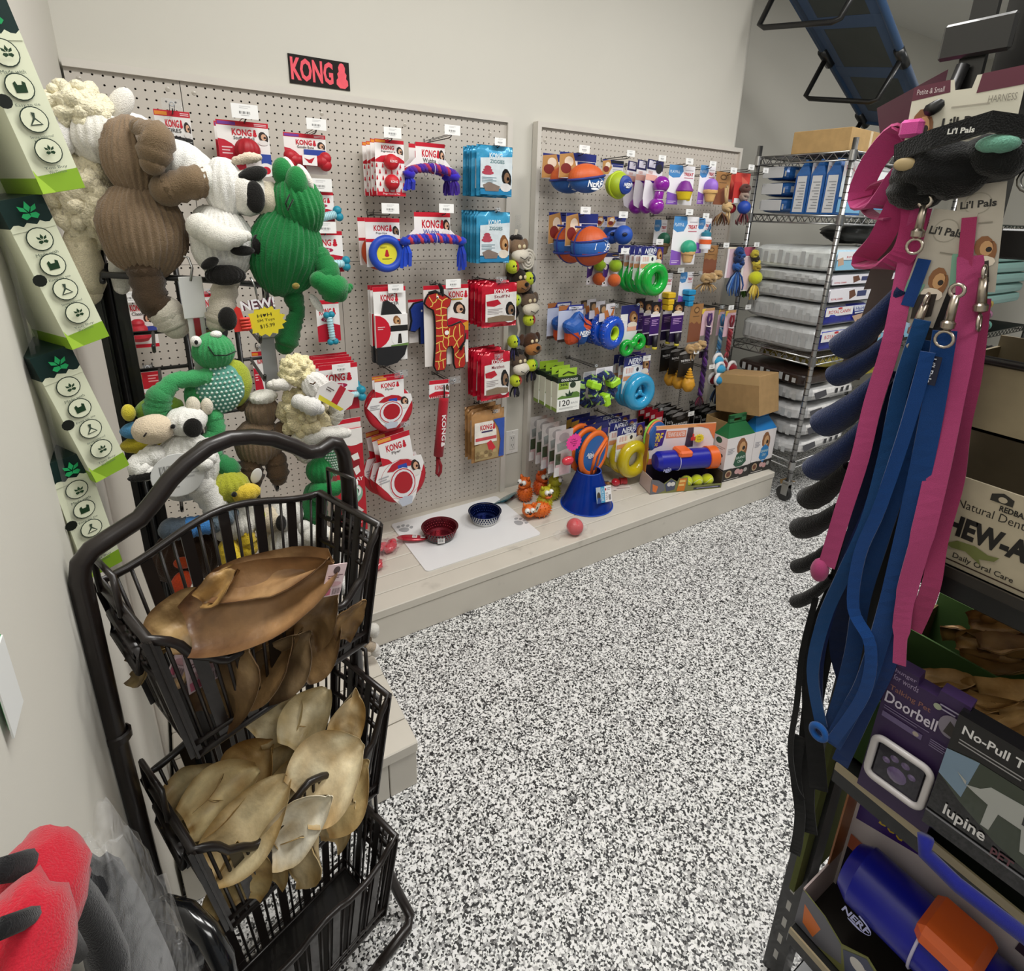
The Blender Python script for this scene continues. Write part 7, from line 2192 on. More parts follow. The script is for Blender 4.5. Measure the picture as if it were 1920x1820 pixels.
 for k, (a, b, w_, r_, lab) in enumerate((((-10.36,-56.38,22.5), (-7.46,-57.15,25), 3.0, 0, 'lower left cream ear under the scorched one'), ((-8.39,-56.05,21.5), (-4.38,-56.49,23.5), 3.6, 10, 'broad cream ear filling the middle under the long one'), ((-4.53,-56.8,22.5), (-0.05,-56.36,24), 3.4, -10, 'cream ear filling the back under the curled one'), ((-5.71,-53.9,23), (-1.87,-55.28,25.5), 2.6, 20, 'small folded cream ear in the centre of the middle basket'), ((-5.96,-59.61,19.4), (-5.51,-59.6,23.8), 2.6, 0, 'cream ear behind the centre front bars'), ((-1.88,-59.29,19.6), (-0.36,-59.74,23), 2.4, 0, 'cream ear behind the right front bars'))):
  cow(lab, a, b, w_, ('e2d2a4', 'dcc690', 'e6d8b0')[k % 3], 'b4945c', r_, .5, .3, seed=70 + k)
 for k, (a, b, w_, r_, lab) in enumerate((((-8.68,-55.35,34.5), (-6.51,-58.41,38.5), 3.6, 0, 'broad brown ear filling the left of the upper basket'), ((-6.21,-57.59,33.6), (-2.42,-59.47,37.5), 4.2, 0, 'broad dark ear filling the bottom of the upper basket'), ((-2.56,-58.61,33.8), (0.04,-59.05,36.5), 2.6, 20, 'brown ear behind the right front bars of the upper basket'))):
  E_(lab, a, b, w_, ('a8875a', '8e7048', '9c7c52')[k], '5e4428', r_, .4, .3, seed=90 + k)
ears()
# ---------------------------------------------------------------- black peg stand and its plush toys
def toy_stand():
 T = thing('plush_stand', 'black wire stand with a raised top bar holding the plush toys, by the left wall', 'display stand', (-9.7, -36, 0))
 def L(u, w_, z):
  return (u, w_, z)
 w_ = 11
 m = MB()
 m.tube([(0, 0, 6.3), (0, 0, 57.3), (w_, .8, 57.2), (w_, .8, 46)], .34, '141414', 8)
 m.build('top_bar', 'wire', T)
 for dx in (-.7, .9):
  MB().box((dx - .22, -.3, 6.2), (dx + .22, .3, 56.5), '161616').build('post', 'wire', T)
 MB().box((-.9, .1, 6.2), (1.1, .25, 56), '0c0c0c').build('post_backing', 'wire', T)
 MB().tube([(0, -2.6, 55.4), (w_ * .5, -2.3, 54.9), (w_ + .2, -2, 54.1)], .24, '2a2a2a', 7).build('lower_rail', 'wire', T)
 for x_ in (0, w_):
  MB().tube([(x_, 0, 55.6), (x_, -2.5, 54.9)], .2, '161616', 6).build('rail_arm', 'wire', T)
 for x_ in (4.6, 8.4):
  MB().tube([(x_, .6, 56.8), (x_, .6, 6.2)], .22, '171717', 7).build('upright', 'wire', T)
 for z in (50.5, 47.5, 43, 38):
  for x_ in (2.4, 5.4, 9.2):
   MB().tube([(x_, .5, z), (x_, -6.5, z), (x_, -6.9, z + .5)], .13, '1a1a1a', 6).build('peg', 'wire', T)
  MB().tube([(0, .5, z), (w_, .8, z)], .16, '171717', 6).build('cross_wire', 'wire', T)
 MB().box((-.9, -4, 6.1), (w_ + 1, 4, 6.5), '161616').build('foot', 'wire', T)
 for x_ in (-.9, .1):
  m = MB()
  m.tube([(x_, 0, 56), (x_ - .6, .5, 62), (x_ - 1.0, .8, 67.6), (x_ - .2, .9, 64.5), (x_ - .1, .6, 60)], .2, '151518', 6)
  m.build('top_loop', 'wire', T)

PK = .04
def plush(name, lab, anchor, parts, cat='plush toy', k=PK):
 T = thing(name, lab, cat, anchor)
 def X(du, dv):
  return (du - .15 * dv) * k, -dv * k
 for p in parts:
  t, nm, col = p[0], p[1], p[2]
  m = MB()
  kind = 'felt'
  if t == 'e':        # ellipsoid: du dv dy ru rv ry ribs tilt
   _, _, _, du, dv, dy, ru, rv = p[:8]
   ry = p[8] if len(p) > 8 and p[8] else ru
   rb = p[9] if len(p) > 9 else 20
   tl = p[10] if len(p) > 10 else 0
   x, z = X(du, dv)
   big = ru * k > .8
   m.ell((x, dy, z), (ru * k, ry * k, rv * k), col, (rb * 4 if rb and big else 18), 16 if big else 9, ribs=rb if big else 0, rd=.045, rot=Matrix.Rotation(R(tl), 3, 'Y'), lump=.06 if big else 0, seed=du)
  elif t == 'l':      # limb with crosswise cords
   pts, rr = [], []
   src = p[3]
   n = 5
   for a, b in zip(src, src[1:]):
    for i in range(n):
     q = i / n
     c = [a[j] + (b[j] - a[j]) * q for j in range(4)]
     x, z = X(c[0], c[1])
     pts.append((x, c[2], z))
     rr.append(c[3] * k * (1.07 if len(pts) % 2 else .93))
   x, z = X(src[-1][0], src[-1][1])
   pts.append((x, src[-1][2], z))
   rr.append(src[-1][3] * k * .8)
   m.tube(pts, rr, col, 12)
   m.ell(pts[0], rr[0], col, 10, 7)
   m.ell(pts[-1], rr[-1], col, 10, 7)
  elif t == 'w':      # woolly lump
   _, _, _, du, dv, dy, ru, rv = p[:8]
   x, z = X(du, dv)
   m.ell((x, dy, z), (ru * k, ru * k * .9, rv * k), col, 36, 24, lump=.3, seed=du + 3)
   q = random.Random(du)
   for i in range(60):
    d = Vector((q.gauss(0, 1), q.gauss(0, 1), q.gauss(0, 1))).normalized()
    c = Vector((x + d.x * ru * k * .92, dy + d.y * ru * k * .84, z + d.z * rv * k * .92))
    m.ell(tuple(c), q.uniform(.16, .3) * ru * k, col, 9, 6, lump=.3, seed=i)
   kind = 'fur'
  elif t == 'd':      # dots on a shell
   _, _, _, du, dv, dy, ru, rv = p[:8]
   x, z = X(du, dv)
   for j in range(-5, 6):
    for i in range(-5, 6):
     a, b = (i + (j % 2) * .5) * .18, j * .17
     if a * a + b * b < .9:
      yy = -math.sqrt(max(0, 1 - a * a - b * b))
      m.ell((x + a * ru * k, dy + yy * p[8] * k * 1.0, z + b * rv * k), .1, col, 6, 4)
   m.build(nm, 'felt', T, kindtag='stuff')
   continue
  elif t == 's':      # stitched line
   m.tube([(X(a, b)[0], c, X(a, b)[1]) for a, b, c in p[3]], .06, col, 5)
  elif t == 'c':      # printed round card
   _, _, _, du, dv, dy, r_, L_ = p
   x, z = X(du, dv)
   m.prism(circ(x, z, r_ * k, 28), dy - .03, dy + .03, col)
   layers(m, 2 * r_ * k, 2 * r_ * k, L_, dy - .03, x - r_ * k, z + r_ * k)
   kind = 'card'
  if t == 'e' and len(p) > 11:
   kind = p[11]
  m.build(nm, kind, T)
 return T

def plushes():
 BR, WH, BLK, GR = '86715a', 'dedbd2', '161412', '1d7a3c'
 GL = '3f9a5c'
 toy_stand()
 # cream lamb at the top left
 plush('plush_lamb', 'cream fluffy lamb plush at the top left behind the brown monkey', (-9.49,-36.5,61.95), [
  ('w', 'wool', 'ece4c6', -10, -100, 0, 50, 45), ('w', 'wool', 'e4dabc', 10, 40, .3, 60, 85), ('e', 'face', WH, 20, -60, -.6, 46, 44), ('e', 'ear', 'eceae6', -48, -70, -1.2, 26, 44, 16, 0, -35), ('e', 'ear', 'e4e0d8', 48, -120, -.2, 18, 30, 14, 0, 30), ('l', 'leg', WH, [(40, 80, -.8, 26), (45, 110, -1, 20), (48, 190, -1, 16)]), ('l', 'leg', 'd8cdae', [(-10, 110, 0, 26), (-5, 200, 0, 30)])])
 plush('plush_bear', 'white ribbed plush head with a black hanging loop behind the brown monkey', (-6.54,-34,64.73), [
  ('e', 'head', 'eae8e4', 0, 0, 0, 52, 46), ('s', 'hang_loop', '17140f', [(0, -40, -.3), (30, -30, -.6), (60, -6, -.6), (74, 22, -.6), (60, 20, -.6), (40, -4, -.5), (10, -38, -.4)])])
 plush('plush_monkey', 'large brown corduroy monkey with a white muzzle, seen from behind, top row', (-6.4,-39,59.59), [
  ('e', 'body', BR, -4, 30, 0, 66, 84, 52, 34), ('e', 'head', BR, -18, -88, 0, 46, 68, 42, 26), ('l', 'ear', '7a664e', [(-10, -135, -1.6, 14), (14, -120, -2.3, 28), (8, -80, -2.4, 24)]), ('e', 'muzzle', 'e4e3de', 48, -85, -.2, 52, 38, 40, 18, 15), ('e', 'mouth', 'a02038', 96, -62, -.6, 14, 4), ('e', 'eye', BLK, 30, -118, -1.5, 5, 6),
  ('l', 'arm', '78644c', [(30, -40, -1.5, 26), (70, -55, -1.8, 28), (90, -55, -1.6, 24)]), ('l', 'hand', 'e2e1da', [(92, -57, -1.6, 26), (118, -52, -1.4, 28), (150, -48, -1, 20)]), ('l', 'arm', 'e2e1da', [(95, 10, -.6, 26), (110, 40, -.8, 30)]), ('l', 'cuff', BR, [(112, 45, -.8, 32), (112, 85, -1, 36)]),
  ('l', 'leg', '4a3a2a', [(-2, 95, -.5, 28), (8, 150, -.8, 26), (28, 170, -.8, 26)]), ('l', 'foot', 'd2cbbc', [(30, 172, -.8, 28), (46, 200, -.8, 28)])])
 plush('plush_cow', 'large white cow plush with black patches beside the green frog', (-1.83,-40.6,58.43), [
  ('e', 'body', 'e6e4de', 0, 20, 0, 52, 66, 44, 30), ('e', 'head', 'e8e6e1', 0, -75, 0, 34, 52, 34, 14), ('e', 'face', 'e4e0d8', 34, -68, -.2, 36, 40, 34, 0), ('l', 'horn', 'd8c8b4', [(14, -122, -.5, 7), (34, -128, -.7, 10), (50, -130, -.7, 7)]), ('e', 'ear', BLK, 40, -100, -1.0, 26, 13, 10, 0, -20), ('e', 'eye_patch', BLK, 44, -62, -1.35, 17, 28, 8), ('e', 'muzzle', 'd8ceb8', 72, -58, -.1, 28, 34, 28, 0),
  ('e', 'patch', BLK, 26, 30, -1.9, 20, 9, 6), ('e', 'patch', BLK, 52, 22, -1.4, 10, 20, 8), ('e', 'patch', BLK, 0, 72, -1.9, 32, 18, 8), ('l', 'arm', WH, [(-40, -10, -1.4, 22), (-10, 8, -2.1, 24), (30, 4, -2.1, 12)]), ('e', 'hand_patch', BLK, -26, 50, -2.2, 16, 9, 6, 0, -30), ('l', 'leg', 'b8b0a0', [(5, 85, -.6, 22), (-2, 135, -1, 22), (-8, 160, -1, 24)]), ('e', 'foot_patch', BLK, 6, 150, -1.9, 16, 22, 8)])
 plush('plush_frog', 'large green corduroy frog plush leaning at the right end of the top rail', (2.61,-41,57.5), [
  ('e', 'body', '197038', -8, 12, 0, 66, 86, 56, 34, 12), ('e', 'head', GR, 8, -72, -.2, 46, 58, 46, 24, -12), ('e', 'brow', GR, -24, -130, -.4, 18, 26, 18, 0), ('e', 'brow', GR, -2, -112, -1.2, 20, 30, 20, 0), ('e', 'eye', 'e6e2d8', 14, -122, -.9, 10, 26, 16, 0, -25), ('e', 'eye', 'e6e2d8', -10, -140, 0, 9, 20, 12, 0, -25), ('s', 'mouth', '0c2412', [(-18, -92, -2.2), (-24, -76, -2.2), (-20, -64, -2.2), (-12, -84, -2.3)]), ('e', 'heart', '8a7a3c', 2, 70, -2.3, 7, 6, 3),
  ('l', 'arm', '197038', [(50, 20, -.8, 20), (66, 50, -1.4, 24), (60, 75, -1.8, 22)]), ('l', 'hand', GR, [(44, 62, -2, 16), (74, 78, -2, 30), (88, 90, -1.7, 22)]), ('l', 'finger', GR, [(88, 90, -1.7, 12), (108, 78, -1.7, 9)]), ('l', 'foot', '14602e', [(10, 100, -.4, 18), (18, 125, -.6, 14), (10, 150, -.6, 18), (-2, 190, -.6, 24)]), ('e', 'tag', 'e8e6e2', 50, 110, -1, 8, 22, 4, 0, -30)])
 # lower row
 plush('plush_turtle', 'green corduroy turtle with white dots on its blue green shell, hanging below the top rail', (-3.71,-42.5,47.83), [
  ('e', 'head', GL, -8, -58, 0, 34, 34, 32, 24), ('e', 'eye', 'e8e6e0', -38, -82, -.7, 9, 10), ('e', 'pupil', BLK, -38, -82, -1.05, 3, 4), ('e', 'eye', 'e8e6e0', -6, -90, -.4, 10, 7), ('s', 'mouth', '14301c', [(-20, -74, -1.25), (-10, -58, -1.4), (10, -56, -1.4), (26, -60, -1.1)]), ('e', 'shell', '5c9c8c', 4, 12, -.2, 42, 48, 26, 0), ('d', 'dots', 'd2e6da', 4, 12, -.22, 42, 48, 26), ('e', 'rim', 'a8b43c', 24, 8, .2, 36, 48, 18, 0), ('e', 'belly', GL, -22, 30, .2, 30, 46, 24),
  ('l', 'arm', GL, [(-20, -14, -.5, 16), (-70, -16, -.8, 15), (-92, 6, -1, 18)]), ('l', 'hand', '3a8c54', [(-92, 8, -1, 20), (-96, 30, -1, 22), (-86, 55, -1, 12)]), ('l', 'leg', GL, [(-6, 62, -.6, 16), (0, 88, -.8, 15), (-14, 112, -.8, 18), (-6, 140, -.9, 18)]), ('l', 'foot', '2f8048', [(-4, 145, -.9, 18), (24, 168, -1, 20), (32, 190, -1, 10)])])
 plush('plush_cow', 'small white cow plush with a cream muzzle holding a round paper tag', (-6.88,-44,44.51), [
  ('e', 'head', 'e6e4de', 14, -28, 0, 34, 26, 30, 14), ('e', 'muzzle', 'd8c6ac', -34, -26, -.5, 32, 26, 28, 0), ('e', 'ear', 'd6cdbb', 26, -52, .2, 12, 18), ('e', 'ear', 'd6cdbb', 48, -48, .2, 10, 16), ('e', 'eye_patch', BLK, 24, -24, -1.25, 15, 18, 6), ('e', 'eye', BLK, -6, -32, -1.25, 4, 4), ('s', 'mouth', '2a201a', [(-48, -26, -1.75), (-44, -32, -1.75)]), ('e', 'body', 'e4e2dc', 18, 60, 0, 52, 66, 36), ('l', 'arm', 'e6e4de', [(-34, 20, -.6, 18), (-60, 30, -.9, 16), (-44, 44, -1.2, 18)]), ('e', 'paw_patch', BLK, -48, 46, -1.6, 22, 8, 6), ('l', 'arm', 'e6e4de', [(48, 18, -1, 16), (42, 36, -2.2, 18)]), ('e', 'paw_patch', BLK, 34, 12, -1.6, 8, 14, 6, 0, 25), ('l', 'leg', 'dedcd6', [(40, 95, -.6, 24), (62, 135, -.9, 20), (66, 145, -.9, 22)]), ('c', 'round_tag', 'e8e8e8', 2, 52, -1.9, 40, [('e', .5, .5, .49, .49, 'f0f0ef'), ('b', .18, .24, .42, .52, '7a7a7a'), ('l', .1, .6, .5, .8, 3, 'b8b8b8'), ('l', .52, .3, .9, .6, 4, 'c4c4c4'), ('t', 'CE', .58, .12, .74, .2, '3a3a3a')])])
 plush('plush_monkey', 'brown monkey plush with a white cap hanging upside down in the middle of the stand', (-0.95,-42,43.99), [
  ('e', 'cap', WH, -2, -52, -.2, 26, 14, 24, 14), ('e', 'head', '7e6a54', -2, -22, 0, 30, 34, 28, 22), ('e', 'body', '7e6a54', -4, 42, 0, 44, 50, 38, 30), ('e', 'ear', '5c4a36', -38, -36, .3, 10, 12), ('l', 'arm', '5c4834', [(36, 20, -.6, 18), (66, 62, -.8, 15), (78, 72, -.8, 16)]), ('l', 'hand', 'd8d2c6', [(78, 72, -.8, 17), (84, 86, -.8, 16)]), ('l', 'leg', '52402e', [(-18, 84, -.4, 20), (-14, 118, -.6, 22)]), ('l', 'leg', '5a4632', [(28, 84, -.4, 20), (34, 120, -.6, 22)]), ('e', 'label', 'dcdad6', -14, 92, -1.9, 10, 16, 2, 0, 20, 'card'), ('l', 'hand', 'dcd9d0', [(-62, 96, -1.4, 19), (-56, 112, -1.5, 20)])])
 plush('plush_lamb', 'cream woolly lamb with closed eyes and a paper tag at the right of the stand', (2.21,-43,45.37), [
  ('w', 'wool', 'e8dcae', -20, -68, 0, 32, 28), ('w', 'wool', 'e4d6ac', 4, 22, .2, 48, 52), ('e', 'face', 'dedbd6', 14, -36, -.8, 26, 34, 24, 14, -30), ('s', 'lashes', '4a3018', [(-4, -52, -1.7), (2, -50, -1.8), (6, -54, -1.8)]), ('s', 'mouth', '6a5a50', [(18, -42, -1.8), (26, -40, -1.8), (30, -44, -1.7)]), ('l', 'ear', 'dcd8d0', [(-44, -48, -.6, 12), (-70, -52, -.8, 10)]), ('l', 'arm', 'd8d6d2', [(-20, -16, -1.4, 14), (2, -8, -2.2, 18), (14, -2, -2.2, 14)]), ('l', 'arm', 'd0ccc0', [(46, 0, -.4, 16), (62, 24, -.6, 14), (58, 40, -.6, 16)]), ('l', 'leg', 'dad7d0', [(10, 66, -1, 16), (40, 60, -1.4, 15), (80, 66, -1.4, 12)]), ('l', 'leg', 'cfcabc', [(-10, 70, -.6, 16), (30, 96, -.8, 14)])])
 T = thing('paper_hangtag', 'white hang tag with a red band and yellow edge on the cream lamb', 'price tag', (4.19,-45,46.25), (0, 38, 0))
 m = MB()
 m.prism([(-1.3, -.9), (1.2, -.9), (1.5, 0), (1.2, .8), (-1.0, .9), (-1.5, 0)], -.04, .04, 'e8e4e2')
 layers(m, 2.8, 1.8, [('p', [(.42, 0), (.62, 0), (.68, 1), (.48, 1)], 'b82838'), ('p', [(.08, .8), (.9, .84), (.85, 1), (.12, 1)], 'd8cc3c'), ('l', .14, .3, .36, .5, 2, '5a4a4a')], -.04, None, .9)
 m.build('paper', 'card', T)
 plush('plush_duck', 'yellow green duck plush with a grey and blue wing under the monkey', (-4.05,-44,39.56), [
  ('e', 'head', 'a8aa34', -2, -8, 0, 36, 32, 30, 16), ('e', 'beak', 'd4b83c', 26, 2, -.8, 26, 18, 18, 12), ('e', 'eye', BLK, 4, -8, -1.45, 5, 5), ('e', 'body', 'd4d2ca', 8, 62, .2, 40, 52, 32), ('l', 'wing', '4a5560', [(-95, 40, -1, 20), (-68, 42, -1.2, 20)]), ('l', 'wing_tip', '3a78b8', [(-66, 42, -1.2, 19), (-30, 44, -1.2, 18)]), ('l', 'cuff', '56646e', [(-28, 44, -1.2, 18), (2, 36, -1, 17)]), ('l', 'leg', 'd2b42c', [(28, 84, -.6, 16), (34, 110, -.8, 18)]), ('l', 'foot', 'dcbe30', [(0, 110, -.8, 18), (14, 150, -1, 24)])])
 plush('plush_turtle', 'second green turtle plush low at the right behind the basket post', (2.85,-43.5,39.04), [
  ('e', 'head', '1f7a3e', -2, -10, 0, 28, 30, 26, 16), ('e', 'shell', '3a9060', 24, -22, .2, 26, 32, 18, 0), ('d', 'dots', 'cfe2d4', 24, -22, .18, 26, 32, 18), ('l', 'arm', '1f7a3e', [(-4, 30, -.6, 22), (22, 26, -1, 16), (44, 22, -1, 12)]), ('l', 'leg', '1c6e38', [(-8, 40, 0, 24), (-12, 90, -.2, 30)])])
 plush('plush_frog', 'pale green frog plush with ringed eyes in front of the red tray box', (4.55,-46,38.02), [
  ('e', 'head', '8cc0a0', 0, 0, 0, 15, 22, 14, 0), ('e', 'eye', 'e6e8e4', -2, -26, -.3, 12, 12), ('e', 'pupil', '1a3038', -3, -26, -.75, 6, 6)])
 plush('plush_cow', 'white cow plush with a black eye patch seen through the back bars of the basket', (-0.31,-44,36.41), [
  ('e', 'head', 'dedbd4', 0, 0, 0, 34, 36, 30, 14), ('e', 'muzzle', 'cdbfa6', -32, -4, -.4, 22, 26, 22, 0), ('e', 'eye_patch', BLK, -14, -2, -1.3, 10, 18, 5), ('e', 'body', 'dad8d2', 6, 60, 0, 42, 46, 34), ('l', 'arm', 'd8d6d0', [(36, 30, -.6, 14), (62, 50, -.8, 12)])])
 plush('plush_cow', 'lowest black and white cow plush behind the right basket post', (2.23,-46,34.47), [
  ('e', 'head', 'dcd9d2', -16, -12, 0, 28, 22, 24, 14), ('e', 'muzzle', 'cabfae', 22, -8, -.4, 26, 18, 20, 0), ('e', 'eye_patch', BLK, -2, 12, -.9, 22, 16, 8), ('e', 'eye', BLK, -6, -16, -1.05, 4, 4), ('e', 'body', 'd8d6d0', 0, 70, 0, 46, 56, 34), ('e', 'patch', BLK, -34, 36, -1.0, 18, 12, 8), ('l', 'leg', 'dedcd8', [(30, 100, -.4, 16), (70, 150, -.6, 14), (84, 118, -.8, 10)])])
 plush('plush_parrot', 'blue, yellow and green plush half hidden behind the small cow', (-8.13,-41,44.94), [
  ('e', 'body', '6c8f2c', 10, -20, .2, 40, 26, 24, 0), ('e', 'wing', '4a86b0', -26, 10, -.2, 26, 16, 14, 0), ('e', 'tail', 'b8a82c', -12, 40, 0, 40, 18, 18, 0), ('e', 'beak', 'd8c840', -38, -26, -.4, 11, 16)])
 plush('plush_duck', 'bright yellow duck plush with its feet seen through the back bars', (-3.87,-44.5,35.09), [
  ('e', 'body', 'd0cdc4', 0, -40, .2, 30, 30, 26), ('e', 'leg_ruffle', 'd0b028', 8, 10, 0, 26, 22, 22, 12), ('e', 'foot', 'd8ba2c', 0, 50, -.4, 40, 30, 24, 14), ('e', 'ribbon', 'b8c42c', 34, -40, -.4, 8, 26, 5, 0, 15)])
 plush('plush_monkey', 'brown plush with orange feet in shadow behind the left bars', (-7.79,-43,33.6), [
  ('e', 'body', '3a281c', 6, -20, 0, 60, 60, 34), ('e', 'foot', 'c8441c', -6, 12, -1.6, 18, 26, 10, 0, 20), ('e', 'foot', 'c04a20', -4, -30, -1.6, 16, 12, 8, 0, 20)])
 plush('plush_lamb', 'lamb plush legs with beige bands hanging low behind the basket', (9.29,-31.01,9.5), [
  ('e', 'body', '8a7660', -14, 0, 0, 24, 30, 22), ('l', 'leg', 'dad6ce', [(10, -40, -.3, 18), (16, -20, -.4, 14)]), ('l', 'leg', 'b0a08c', [(0, 10, -.6, 15), (16, 22, -.6, 14)]), ('l', 'foot', 'dcd8d2', [(18, 24, -.6, 14), (26, 46, -.6, 15)]), ('l', 'foot', 'd8d4cc', [(-20, 50, -.4, 12), (-30, 70, -.5, 13)])])
 # clip strips, tags and the NEW sign
 for k, (p, h, lab) in enumerate((((-4.43,-41,53.78), 24, 'long white clip strip hanging from the rail behind the green turtle'), ((0.35,-40,51.69), 6, 'short grey clip strip below the NEW sign'))):
  T = thing('clip_strip', lab, 'clip strip', p, (0, 0, 8))
  m = MB()
  m.box((-.55, 0, -h), (.55, .05, .4), 'd8d8d6' if k == 0 else 'a2a4a8')
  m.build('strip', 'plastic', T)
  m = MB()
  m.box((-.75, -.1, -1.4), (.75, -.02, 1.6), 'f0f0f0' if k == 0 else 'b8babc', .2)
  m.build('header', 'plastic', T)
  MB().tube([(0, -.1, 1.3), (.2, -.2, 2.2), (.1, .1, 2.9), (-.2, .1, 3.0)], .09, 'b8b8b8', 6).build('hook', 'metal', T)
  if k == 0:
   MB().box((-.2, -.2, -3.4), (.2, -.1, -1.4), '8a1c24').build('clip', 'plastic', T)
 T = thing('price_star_sign', 'NEW! sign with a red thumb and a yellow hand priced star hanging from the rail', 'sign', (-0.35,-42.5,52.34), (0, -6, 0))
 new_star(T, 1.0, 'b02018')
 T.scale = (.72, .72, .72)
 MB().tube([(.2, 0, 1.9), (.2, -.1, 3.4), (0, .1, 4.2)], .1, 'b0b0b0', 6).build('hook', 'metal', T)
plushes()
# ---------------------------------------------------------------- waste bag boxes on the left wall and the bagged stroller below
def leaf(m, cx, cz, s_, y, col, stem=True):
 for pts in ([(0, -.1), (-.3, .35), (0, 1), (.3, .35)], [(-.12, -.15), (-.75, .1), (-.85, .6), (-.35, .35)], [(.12, -.15), (.75, .1), (.85, .6), (.35, .35)], [(-.05, -.25), (-.6, -.2), (-.85, -.5), (-.5, -.85), (0, -.6)], [(.05, -.25), (.6, -.2), (.85, -.5), (.5, -.85), (0, -.6)]):
  m.flat([(cx + a * s_, cz + b * s_) for a, b in pts], y, col)
def waste_boxes():
 # top left bottom-right: x along the face, z height
 spec = [((-10.75, -54.6, 67.9), 7.3, 12, 'topmost'), ((-11.05, -54, 60.4), 7.0, 13, 'second from the top'), ((-11.3, -53.4, 53.3), 7.3, 12, 'third from the top'), ((-11.75, -53, 47.6), 7.2, 5, 'lowest')]
 for i, (p, h, tilt, lab) in enumerate(spec):
  w_, d_ = 1.75, 3.6
  T = thing('waste_bag_box', 'tall waste bag box with four round icons, %s on the left wall' % lab, 'box', p, (0, -tilt, 28), 'waste bag boxes on the left wall')
  m = MB()
  m.box((-w_ / 2, 0, -h), (w_ / 2, d_, 0), 'e4e8cc')
  m.box((-w_ / 2 - .01, -.01, -h * .17), (w_ / 2 + .01, d_ + .01, .01), '0c2a26')
  m.box((-w_ / 2 - .01, -.01, -h - .01), (w_ / 2 + .01, d_ + .01, -h * .91), '8cb430')
  L_ = [('p', [(0, .16)] + [(a / 10, .16 + .012 * math.cos(a * 2.2)) for a in range(0, 11)] + [(1, .2), (0, .2)], 'e4e8cc'), ('p', [(0, .88), (.06, .9), (.4, .895), (.7, .885), (1, .88), (1, 1), (0, 1)], '8cb430'), ('p', [(0, .86), (.05, .9), (.3, 1), (0, 1)], 'b0d848')]
  words_ = ['Made with', 'Easy to tie', 'Strong leakproof', 'You Buy']
  w2 = ['38% plants', '', 'bags', 'We Donate']
  for k in range(4):
   cz = .26 + .17 * k
   L_ += [('e', .5, cz, .3, .3 * w_ / h, '28382c'), ('e', .5, cz, .275, .275 * w_ / h, 'e4e8cc'), ('t', words_[k], .24, cz + .084, .76, cz + .104, '5a665a', .0)]
   if w2[k]:
    L_ += [('t', w2[k], .3, cz + .108, .7, cz + .126, '5a665a', .0)]
   if k == 1:
    L_ += [('p', [(.38, cz - .02), (.44, cz - .03), (.46, cz - .01), (.56, cz - .01), (.58, cz - .03), (.64, cz - .02), (.62, cz + .03), (.38, cz + .03)], '1c3a20')]
   if k == 2:
    L_ += [('p', [(.47, cz - .04), (.55, cz - .035), (.52, cz - .01), (.64, cz + .03), (.36, cz + .03), (.48, cz - .01)], '3a4a3c'), ('p', [(.5, cz), (.6, cz + .025), (.4, cz + .025)], 'e4e8cc')]
  layers(m, w_, h, L_, -.02, None, 0)
  leaf(m, 0, -h * .08, .42, -.3, '1f9e5a')
  leaf(m, 0, -h * .258, .24, -.3, '1c3a20')
  leaf(m, 0, -h * .765, .22, -.3, '1c3a20')
  m.lathe([(.28, 0), (0, 0)], '10160f', 12, 'y', (-w_ / 2 + .04, -.26, -h * .5))
  m.M = Matrix.Translation((w_ / 2 + .03, 0, 0)) @ Matrix.Rotation(R(90), 4, 'Z')
  layers(m, d_, h, [('p', [(.1, .2), (.9, .2), (.9, .5), (.5, .56), (.1, .5)], '6a7c3c'), ('p', [(.2, .3), (.5, .24), (.7, .4), (.4, .48)], '2c4a24'), ('b', .2, .62, .8, .8, '5a625a'), ('l', .15, .82, .85, .89, 3, '9aa49a')], 0, 0, 0)
  m.build('carton', 'card', T)
  m = MB()
  m.box((-w_ / 2 - .9, .3, 0), (-w_ / 2 - .82, d_ - .3, 1.6), 'a3bd4a')
  m.build('hang_tab', 'card', T)
  m = MB()
  m.box((-w_ / 2, d_ - .1, .01), (w_ / 2, d_, .9), 'c4c8b0')
  m.build('flap', 'card', T)
 T = thing('clip_strip', 'narrow clear wall strip the waste bag boxes hang from', 'clip strip', (-11.95, -52.5, 40))
 MB().box((-.12, -.7, 0), (.1, .7, 30), 'd0d0cc').build('strip', 'clear', T)
 T = thing('wall_leaflet', 'green and white leaflet corner on the wall at the left edge', 'leaflet', (-11.95,-69,46.69), (0, 0, 90))
 m = MB()
 m.M = Matrix.Rotation(R(180), 4, 'Z')
 m.box((-1.2, 0, -1.6), (.35, .05, 1.0), 'e4e6e4')
 m.box((-1.2, -.02, -1.3), (.32, .0, 1.05), '1c9a4c')
 m.build('paper', 'card', T)

